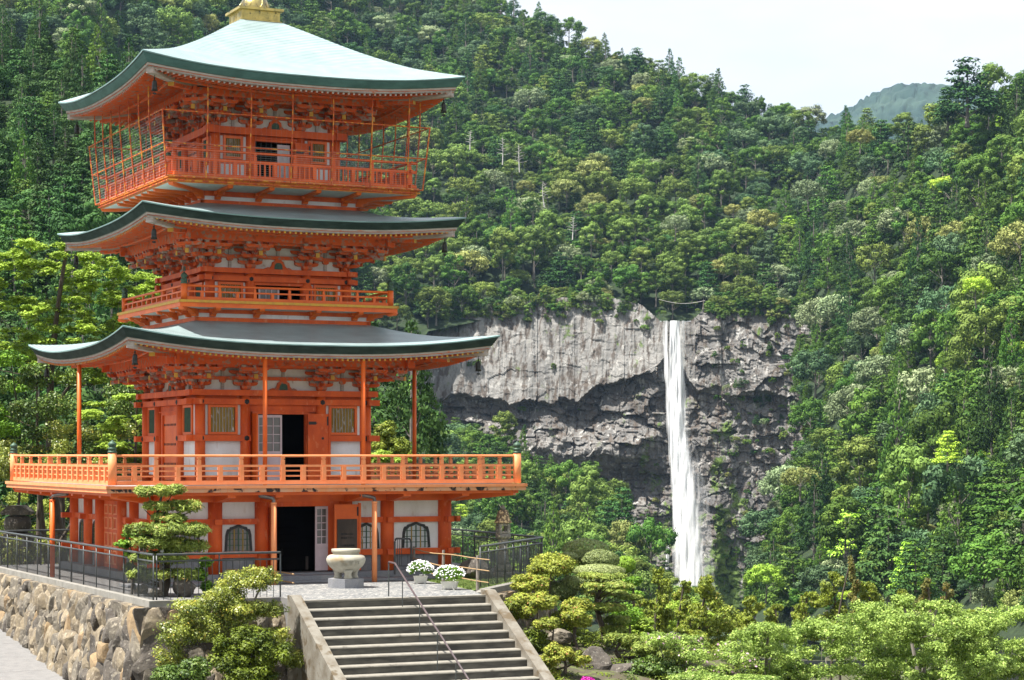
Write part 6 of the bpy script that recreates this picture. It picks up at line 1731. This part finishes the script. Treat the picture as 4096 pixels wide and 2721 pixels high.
for i, (lab, lb, d, n) in enumerate([
    ('mushroom-shaped yellow-green shrub with a bare dark stem before the slanting fence', [L6(660, 440, 380, 170), L6(560, 470, 160, 90), L6(770, 470, 160, 90)], 77.5, 8000),
    ('low yellow-green shrub at the foot of the slanting fence', [L6(430, 600, 260, 140), L6(560, 610, 180, 120)], 75.5, 6500),
    ('broad yellow-green shrub spreading over the right kerb of the stairs', [L6(400, 800, 320, 200), L6(540, 750, 300, 140), L6(620, 760, 200, 110), L6(340, 870, 160, 100)], 73.5, 11000),
    ('reddish-tipped shrub between the broad shrub and the tiered pine', [L6(870, 790, 230, 120), L6(800, 830, 120, 80)], 76, 5500),
    ('small rounded reddish-tipped shrub left of the pine trunk', [L6(870, 890, 220, 130), L6(930, 950, 120, 60)], 74.5, 5500),
    ('flat yellow-green shrub pad just right of the stair kerb', [L6(600, 950, 200, 80), L6(680, 930, 90, 60)], 72.5, 4500),
    ('loose yellowish shrub low beside the bottom of the stairs', [L6(720, 1190, 220, 150), L6(640, 1260, 160, 120), L6(880, 1250, 160, 110), L6(660, 1380, 150, 90), L6(960, 1260, 90, 60)], 70.5, 9000),
    ('grey-green shrub in the shade behind the broad shrub', [L6(720, 660, 260, 130), L6(840, 600, 180, 100)], 78, 5000)]):
    lb = [(a, b_+h_*.08, w_*1.22, h_*1.25, e) for (a, b_, w_, h_, e) in lb]
    plant('shrub', lab, 'shrub', lb, d, 'pieris' if i not in (7,) else 'clipped', n, .085, -7.2+.09*max(0, d-72), group=G2, seed=20+i, up=.6, jit=.55, tr=.07, base_px=None if i else 2205)
for i, (x, y, w_, h_, d) in enumerate([(560, 560, 260, 130, 79), (740, 960, 420, 260, 78), (1330, 700, 250, 90, 84), (520, 1100, 260, 240, 73), (1300, 880, 320, 200, 80)]):
    plant('shrub', ['dark leafy shrub in the shade under the fence', 'dark shrub in the gap under the tiered pine', 'green shrub below the dark clipped shrub', 'small dark shrub beside the stair kerb', 'dark green shrub between the pine and the cypresses'][i], 'shrub', [L6(x, y, w_, h_)], d, 'yewb' if i in (2, 4) else 'yew', 3500, .08, -7.2, seed=40+i, tr=.05)
def pine(label, pads, d, bpx, bz, seed, n, leaf=.17, trad=.16, tp=None, pal='pine'):
    rg = np.random.default_rng(seed); bx, by = P(bpx, 0, d)[0], d
    t = tag(empty('pine_tree', (bx, by, bz)), label, 'pine tree'); c2, r2 = [], []
    Cs = []
    for (x, y, w_, h_, dd) in pads:
        c = np.array(P(x, y, d+dd))-np.array([bx, by, bz]); rx = w_/2*d/F; rz = h_/2*d/F; Cs.append(c)
        for _ in range(16):
            a, q = rg.uniform(0, 6.28), rg.random()**.5*.80; s = rg.uniform(.24, .38)
            c2.append(c+np.array([math.cos(a)*rx*q, math.sin(a)*rx*.8*q, rz*(.25*(1-q)+rg.uniform(-.15, .2))])); r2.append((rx*s, rx*s, rz*.50))
    V, Fq, T = leaf_cloud(rg, c2, r2, n, leaf, up=.9, jit=1.1, aspect=.24, shell=.25, flat=.0, tint_lobe=.25)
    link('needles', np_mesh('needles', V, Fq, [LF[pal]], [('tint', 'FACE', T)]), t)
    mb = MB(); top = max(Cs, key=lambda c: c[2]); pts = []
    for q in np.linspace(0, 1, 12): pts.append((top[0]*q+(.16*math.sin(q*7)), .1*math.sin(q*5), top[2]*q))
    rr_ = np.linspace(trad, .035, 12); mb.tube(pts, list(rr_), 9)
    for c in Cs:
        i = int(np.clip(c[2]/top[2]*11*.9, 0, 10))
        for off_ in (-.35, .35, 0): mb.tube(limb(rg, pts[i], c+np.array([off_*1.2, rg.normal(0, .2), -.08]), .12), list(np.linspace(rr_[i]*.5, .012, 6)), 5, cap=False)
    mb.build('trunk', [M['bark']], t); return t
def Q(x, y, w_, h_, dd=0): return (*PZ(x, y), w_/2.146, h_/2.146, dd)
pine('big tiered garden pine with flat needle pads right of the stairs', [Q(1090, 550, 400, 90), Q(1140, 630, 430, 90, -.5), Q(1120, 700, 430, 90, .6), Q(1330, 730, 220, 70), Q(1120, 820, 330, 110, -.4), Q(1230, 930, 300, 120, .5), Q(1180, 1010, 260, 110)], 77, 2400, -7.4, 5, 26000)
pine('long low pine bough with pale needles stretching right across the garden', [Q(1250, 1090, 300, 130), Q(1420, 1160, 360, 140), Q(1560, 1210, 360, 120), Q(1700, 1270, 260, 90)], 74, 2480, -7.6, 6, 22000, trad=.12)
pine('cloud-pruned pine behind the corner of the left wall fence', [(640, 1968, 205, 76, 0), (622, 2030, 125, 62, -.2), (735, 2030, 160, 80, .3), (662, 2078, 200, 64, 0), (675, 2125, 310, 92, 0), (610, 2178, 240, 80, -.3), (730, 2190, 200, 86, .3), (640, 2235, 240, 74, 0), (655, 2300, 280, 70, -.1), (560, 2300, 130, 50, .3), (560, 2120, 130, 60, .2)], 71.6, 655, ZT, 7, 60000, leaf=.17, trad=.13)
for i, (lab, lb, d) in enumerate([('bright green clipped yew pads left of the cloud-pruned pine', [(495, 2176, 80, 38), (508, 2134, 52, 40), (580, 2143, 120, 40), (520, 2215, 60, 36)], 72.5),
      ('bright green clipped yew right of the cloud-pruned pine', [(825, 2250, 62, 46), (800, 2300, 70, 60), (830, 2350, 60, 60)], 72.8),
      ('dark green yew low behind the corner of the fence', [(560, 2300, 110, 70), (520, 2270, 50, 50)], 73)]):
    plant('yew', lab, 'shrub', lb, d, 'yewb' if i < 2 else 'yew', 4500, .075, ZT, seed=60+i, up=.6, tr=.05, branches=8)
for i, (px, py, sz, m_, lab) in enumerate([(725, 2392, (.42, .35, .42), 'rockC', 'dark rough boulder at the foot of the cloud-pruned pine'), (610, 2392, (.30, .25, .16), 'rockB', 'flat grey stone left of the pine trunk'), (560, 2380, (.25, .22, .20), 'rockA', 'pale stone at the left of the pine bed'), (522, 2345, (.20, .2, .26), 'rockB', 'upright grey stone behind the fence corner')]):
    x, y, z = onz(px, py, ZT); boulder(lab, x, y+.5, ZT, sz, 30+i, M[m_], group=None)
x, y, z = onz(1905, 2321, ZT); boulder('large brown boulder behind the bamboo fence', x, y+.5, ZT, (.70, .60, .52), 50, M['rockC'])
# yellow-green shrub and dark yew in front of the wall, left of the stairs
plant('shrub', 'tall yellow-green glossy shrub in front of the wall left of the stairs', 'shrub', [(985, 2320, 250, 120), (1060, 2310, 130, 90), (900, 2380, 200, 110, -.4), (800, 2440, 260, 120, -.4), (960, 2440, 330, 110), (720, 2530, 220, 150, -.6), (860, 2520, 260, 120, -.3), (680, 2640, 160, 140, -.6), (1080, 2440, 150, 90), (1110, 2560, 170, 110, -.3), (1180, 2640, 120, 100)], 68.2, 'euonym', 36000, .075, -8.6, seed=71, up=.5, jit=.7, tr=.10, branches=46, bark='bark_p', shell=.35, base_px=930)
plant('yew', 'dense dark green yew in front of the stair side wall', 'shrub', [(1010, 2560, 200, 130), (930, 2640, 200, 140), (1090, 2620, 190, 130), (1000, 2700, 260, 120), (890, 2580, 110, 80)], 67.0, 'yew', 26000, .075, -8.7, seed=72, up=.7, jit=.5, tr=.07)
plant('shrub', 'low green shrub at the bottom edge between the wall and the dark yew', 'shrub', [(680, 2700, 160, 90), (780, 2680, 160, 110)], 66.5, 'camellia', 8000, .08, -8.7, seed=73)
gc = []
rgg = np.random.default_rng(88)
for _ in range(420):
    X = rgg.uniform(-1.2, 9); Y = rgg.uniform(67, 92); z = -6.3-.16*max(0, X)-max(0, 76-Y)*.16-max(0, Y-80)*.12
    gc.append((X, Y, z+.05, rgg.uniform(.2, .5)))
gc = np.array(gc); V, Fq, T = leaf_cloud(rgg, gc[:, :3], np.c_[gc[:, 3], gc[:, 3], gc[:, 3]*.45], 60000, .085, up=.6, jit=.7)
tag(link('ground_cover', np_mesh('ground_cover', V, Fq, [LF['yew']], [('tint', 'FACE', T)])), 'low dark green ground cover under the garden shrubs right of the stairs', 'ground cover', kind='stuff')
for i, (px, py, d, sz) in enumerate([(2740, 2440, 140, 1.0), (2890, 2470, 140, 1.0), (2660, 2450, 150, .9)]):
    plant('shrub', ['leafy bush hiding the foot of the waterfall', 'leafy bush right of the foot of the waterfall', 'leafy bush left of the foot of the waterfall'][i], 'shrub', [(px, py, 170, 120), (px+60, py+40, 140, 100), (px-60, py+30, 140, 110)], d, 'cypress' if i else 'maple', 6000, .17, None, seed=700+i, tr=.1)
plant('azalea', 'magenta flowering azalea at the bottom edge of the garden', 'azalea', [(2350, 2722, 60, 30)], 70, 'magenta', 1500, .07, -8.2, seed=74, trunk=False)
for i, (px, py, d, sz) in enumerate([(2366, 2660, 73, (.75, .6, .72)), (2250, 2540, 75, (.5, .4, .3)), (2130, 2545, 73.5, (.5, .4, .35)), (2290, 2480, 78, (.4, .4, .25)), (2480, 2680, 73, (.9, .7, .35))]):
    X, Y, Z = P(px, py, d); boulder(['dark brown overhanging rock under the tiered pine', 'grey rock among the shrubs left of the pine', 'grey rock beside the stair kerb', 'small rock in the shade of the pine', 'flat dark rock under the long pine bough'][i], X, Y, Z-sz[2]*.9, sz, 80+i, M['rockC' if i in (0, 4) else 'rockB'])
# cypresses and cedars below the falls
GC = 'golden-green cypresses below the waterfall'
cyp = [('slender golden-green cypress left of the foot of the waterfall', 2645, 2275, 2540, 125, 112), ('broad golden-green cypress at the foot of the waterfall', 2835, 2305, 2590, 235, 108), ('small golden-green cypress left of the broad one', 2735, 2325, 2520, 140, 116),
       ('low rounded cypress in front of the broad one', 2760, 2470, 2600, 190, 104), ('olive cypress right of the broad one', 3010, 2385, 2560, 150, 120), ('olive cypress with brownish top beside the pale green trees', 3100, 2420, 2560, 130, 118), ('feathery olive cypress in the centre of the row', 3230, 2370, 2560, 170, 122), ('tall olive cypress left of the rusty-topped cedar', 3330, 2290, 2540, 160, 126), ('olive cypress right of the rusty-topped cedar', 3480, 2330, 2560, 170, 124), ('golden-green cypress at the lower left of the row', 2560, 2400, 2520, 120, 108), ('small olive cypress under the dark fir', 3890, 2440, 2560, 140, 124), ('olive cypress beside the brown-tipped cedar', 3600, 2360, 2540, 150, 126)]
for i, (lab, px, y0, y1, w_, d) in enumerate(cyp):
    h_ = y1-y0; rg = np.random.default_rng(300+i); lb = []
    for j in range(13):
        t = j/12; lb.append((px+rg.uniform(-.30, .30)*w_*(1-.35*t), y1-h_*t*.92, w_*(.55-.25*t)*rg.uniform(.8, 1.2), h_*.20, rg.uniform(-.9, .9)))
    lb.append((px, y0+h_*.05, w_*.22, h_*.15))
    plant('cypress_tree', lab, 'cypress', lb, d, 'cypress', 9000, .15, None, seed=310+i, up=.5, jit=.55, droop=.4, tr=.16, aspect=.5)
for i, (lab, px, y0, y1, w_, d) in enumerate([('rusty-topped cedar standing above the cypress row', 3405, 2228, 2480, 80, 124), ('brown-tipped cedar above the pale green trees', 3700, 2318, 2500, 110, 120), ('small brown-tipped cedar right of the other', 3790, 2335, 2480, 90, 121)]):
    rg = np.random.default_rng(340+i); h_ = y1-y0; lb = [(px+rg.uniform(-.35, .35)*w_*(1-.5*t), y1-h_*t, w_*(.6-.3*t), h_*.16, rg.uniform(-.6, .6)) for t in np.linspace(0, .96, 11)]
    plant('cedar_tree', lab, 'cedar', lb, d, 'cedar_r', 5500, .14, None, seed=350+i, up=.4, jit=.6, droop=.5, tr=.15)
plant('maple_tree', 'small bright yellow-green maple in front of the golden cypress', 'maple', [(2575, 2500, 110, 70), (2530, 2470, 80, 50), (2590, 2540, 120, 60), (2520, 2520, 90, 60)], 95, 'maple', 9000, .11, None, seed=361, up=.9, flat=.3)
# pale green cherry trees filling the lower right
def many(rg, x0, x1, y0, y1, n, w0, w1, ar=.55, edge=None):
    o = []
    while len(o) < n:
        x, y = rg.uniform(x0, x1), rg.uniform(y0, y1)
        if edge and y < edge(x): continue
        w_ = rg.uniform(w0, w1); o.append((x, y, w_, w_*ar, rg.uniform(-2.2, 2.2)))
    return o
rgc = np.random.default_rng(9)
edge = ip([(2600, 2640), (2750, 2590), (2900, 2520), (3050, 2480), (3200, 2480), (3350, 2460), (3480, 2400), (3600, 2370), (3750, 2375), (3900, 2420), (4000, 2420), (4100, 2400), (4200, 2400)])
for i, (lab, x0, x1, n, d, kd) in enumerate([('pale green leafy cherry tree with grey twigs in the bottom right corner', 3780, 4230, 30, 80, 'cherry'), ('pale green cherry tree low between the two larger cherry trees', 3600, 4000, 20, 72, 'cherry'), ('pale green cherry tree with bare grey branches, centre of the foreground row', 3380, 3860, 30, 78, 'cherry'), ('pale green cherry tree at the left of the foreground row', 2930, 3430, 26, 76, 'cherry')]):
    plant('cherry_tree', lab, 'cherry tree', many(rgc, x0, x1, 2400, 2860, n*3, 80, 180, .55, lambda x: edge(x)+35), d, kd, 64000, .088, None, group=None, seed=370+i, up=.55, jit=.8, tr=.14, branches=160, bark='bark_p', shell=.25, dep=1.0)
plant('azalea', 'loose pale green azalea dotted with pink and mauve flowers below the maple', 'azalea', many(rgc, 2590, 3010, 2520, 2830, 46, 90, 160, .5, lambda x: 2540+abs(x-2700)*.12), 75, 'cherry', 42000, .08, None, seed=380, up=.6, tr=.05, branches=40, specks=('pinkfl', 1100, .10), bark='bark_p')
plant('shrub', 'dark green shrub in the shade under the long pine bough', 'shrub', [(2600, 2665, 200, 90), (2520, 2690, 160, 80), (2680, 2700, 160, 80)], 73, 'camellia', 9000, .09, None, seed=381)
plant('shrub', 'lime-green low shrub along the bottom edge of the garden', 'shrub', [(2800, 2715, 260, 60), (3000, 2722, 260, 50)], 70, 'cherry', 9000, .08, None, seed=382)
# trees behind the left side of the pagoda
rgl = np.random.default_rng(21)
ed2 = ip([(-80, 1000), (60, 930), (200, 905), (330, 900), (420, 1000), (520, 1060), (640, 1080)])
lb = many(rgl, -80, 660, 900, 1540, 230, 55, 120, .36, lambda x: ed2(x)+20)
plant('maple_tree', 'large fresh green maple with dark forking trunk behind the left side of the pagoda', 'maple', lb, 104, 'maple', 90000, .14, -6, seed=401, up=1.0, flat=.35, jit=.55, tr=.30, branches=170, base_px=262, shell=.3)
lb = many(rgl, -80, 620, 1500, 1900, 34, 120, 200, .7)
plant('camellia_tree', 'dense dark glossy camellia dotted with pale blossoms behind the deck railing', 'camellia', lb, 99, 'camellia', 40000, .12, -6, seed=402, up=.4, jit=.8, tr=.15, branches=30, specks=('euonym', 2200, .08), base_px=200)
plant('camellia_tree', 'yellowish flowering hedge camellia just above the left deck railing', 'camellia', many(rgl, -60, 560, 1720, 1900, 18, 110, 160, .6), 96.5, 'euonym', 17000, .10, -6, seed=405, up=.4, tr=.1, base_px=120)
lb = many(rgl, 350, 600, 1520, 1820, 18, 90, 150, .30)
plant('maple_tree', 'drooping light green maple branches beside the left wall of the middle storey', 'maple', lb, 97, 'maple', 17000, .13, -6, seed=403, up=1.0, flat=.3, tr=.12, branches=30, base_px=520)
lb = many(rgl, -60, 130, 1400, 1900, 10, 110, 170, .5)
plant('broadleaf_tree', 'mid green tree crown at the far left edge above the deck', 'tree', lb, 101, 'yewb', 11000, .13, -6, seed=404, base_px=20)
lb = many(rgl, -80, 330, 1990, 2300, 18, 90, 160, .55)
plant('shrub', 'sunlit undergrowth seen under the deck at the far left', 'shrub', lb, 112, 'cypress', 14000, .12, -7, seed=406, base_px=150)
plant('shrub', 'low pale shrub behind the left metal fence', 'shrub', many(rgl, -60, 260, 2150, 2260, 12, 80, 120, .6), 98, 'euonym', 9000, .10, -5.5, seed=407, base_px=100)
for i, (px, w_) in enumerate([(150, .16), (205, .22), (262, .17)]):
    x, y, z = P(px, 1990, 106); t = tag(empty('tree_trunk', (x, y, -6)), ['slim dark tree trunk under the deck, leftmost of three', 'thickest dark forked trunk under the deck', 'dark leaning trunk under the deck nearest the pagoda wall'][i], 'tree')
    mb = MB(); rg = np.random.default_rng(i); mb.tube(limb(rg, (0, 0, 0), (rg.uniform(-.3, .5), 0, 6.5), .06, 8), list(np.linspace(w_, w_*.7, 8)), 8); mb.tube(limb(rg, (0, 0, 3.0), (.9, 0, 6.2), .1, 6), list(np.linspace(w_*.6, w_*.3, 6)), 6); mb.build('trunk', [M['bark']], t)
plant('cypress_tree', 'golden-green cypress just right of the middle storey above the railing', 'cypress', [(1540, 1725, 110, 70), (1530, 1770, 130, 90), (1590, 1790, 110, 90), (1620, 1810, 70, 70), (1555, 1700, 60, 40)], 112, 'cypress', 12000, .13, -6, seed=411)
plant('maple_tree', 'small lime green tree showing above the deck railing right of the pagoda', 'maple', [(1530, 1830, 120, 60), (1600, 1850, 110, 60), (1490, 1850, 80, 50), (1540, 1900, 150, 60)], 108, 'maple', 7000, .12, -6, seed=412, up=.9, flat=.3)
# flower planters
def planter(px, py, d, lab, rz, seed, k=1.0):
    x, y, z = onz(px, py, ZT); t = tag(empty('flower_planter', (x, y+.2, ZT), rz), lab, 'planter', 'planters of white flowers on the court'); mb = MB()
    a, b_, c, e = .25*k, .13, .21*k, .10
    v = [(-c, -e, .04), (c, -e, .04), (c, e, .04), (-c, e, .04), (-a, -b_, .25), (a, -b_, .25), (a, b_, .25), (-a, b_, .25)]
    mb.add(v, [(3, 2, 1, 0), (0, 1, 5, 4), (1, 2, 6, 5), (2, 3, 7, 6), (3, 0, 4, 7), (4, 5, 6, 7)], 0)
    mb.box(-a-.015, a+.015, -b_-.015, b_+.015, .25, .285, 0)
    for sx in (-c+.03, c-.10): mb.box(sx, sx+.07, -e-.002, e+.002, 0, .04, 0)
    mb.build('box', [M['planter']], t)
    rg = np.random.default_rng(seed); C, Rd = [], []
    for e_ in fib(30, rg):
        if e_[2] < -.35: continue
        C.append(e_*np.array([.37*k, .32, .26])+np.array([0, 0, .50])); Rd.append((.13, .13, .10))
    V, Fq, T = leaf_cloud(rg, C, Rd, 3200, .05, up=.4, shell=.3); link('foliage', np_mesh('foliage', V, Fq, [LF['yewb']], [('tint', 'FACE', T)]), t)
    fv, ff = ICO[1]; Vs, Fs = [], []; b0 = 0
    for _ in range(210):
        e_ = rg.normal(size=3); e_ /= np.linalg.norm(e_); e_[2] = abs(e_[2]) if rg.random() < .85 else e_[2]*.5
        p = e_*np.array([.50*k, .44, .36])*rg.uniform(.93, 1.06)+np.array([0, 0, .50]); s = rg.uniform(.022, .038)
        Vs.append(fv*np.array([s, s, s*.7])+p); Fs.append(ff+b0); b0 += len(fv)
    tag(link('blossom', np_mesh('blossom', np.vstack(Vs), np.vstack(Fs), [M['petal']]), t), kind='stuff')
planter(1681, 2336, 78, 'planter of white flowers standing nearer the black hoop gate', R(8), 1)
planter(1798, 2360, 75, 'planter of white flowers standing nearer the stairs', R(-14), 2, 1.12)
# ================================================================== air
hz = MB(); hz.box(-2600, 2600, -150, 3900, -120, 1050, 0)
M['haze'] = bpy.data.materials.new('haze'); M['haze'].use_nodes = True; t_ = M['haze'].node_tree
for n_ in list(t_.nodes): t_.nodes.remove(n_)
o_ = t_.nodes.new('ShaderNodeOutputMaterial'); v_ = t_.nodes.new('ShaderNodeVolumePrincipled'); v_.inputs['Density'].default_value = 0.000035; v_.inputs['Color'].default_value = (.42, .66, 1.0, 1); v_.inputs['Anisotropy'].default_value = .25
t_.links.new(v_.outputs[0], o_.inputs['Volume'])
haze = hz.build('haze', [M['haze']]); haze['kind'] = 'stuff'
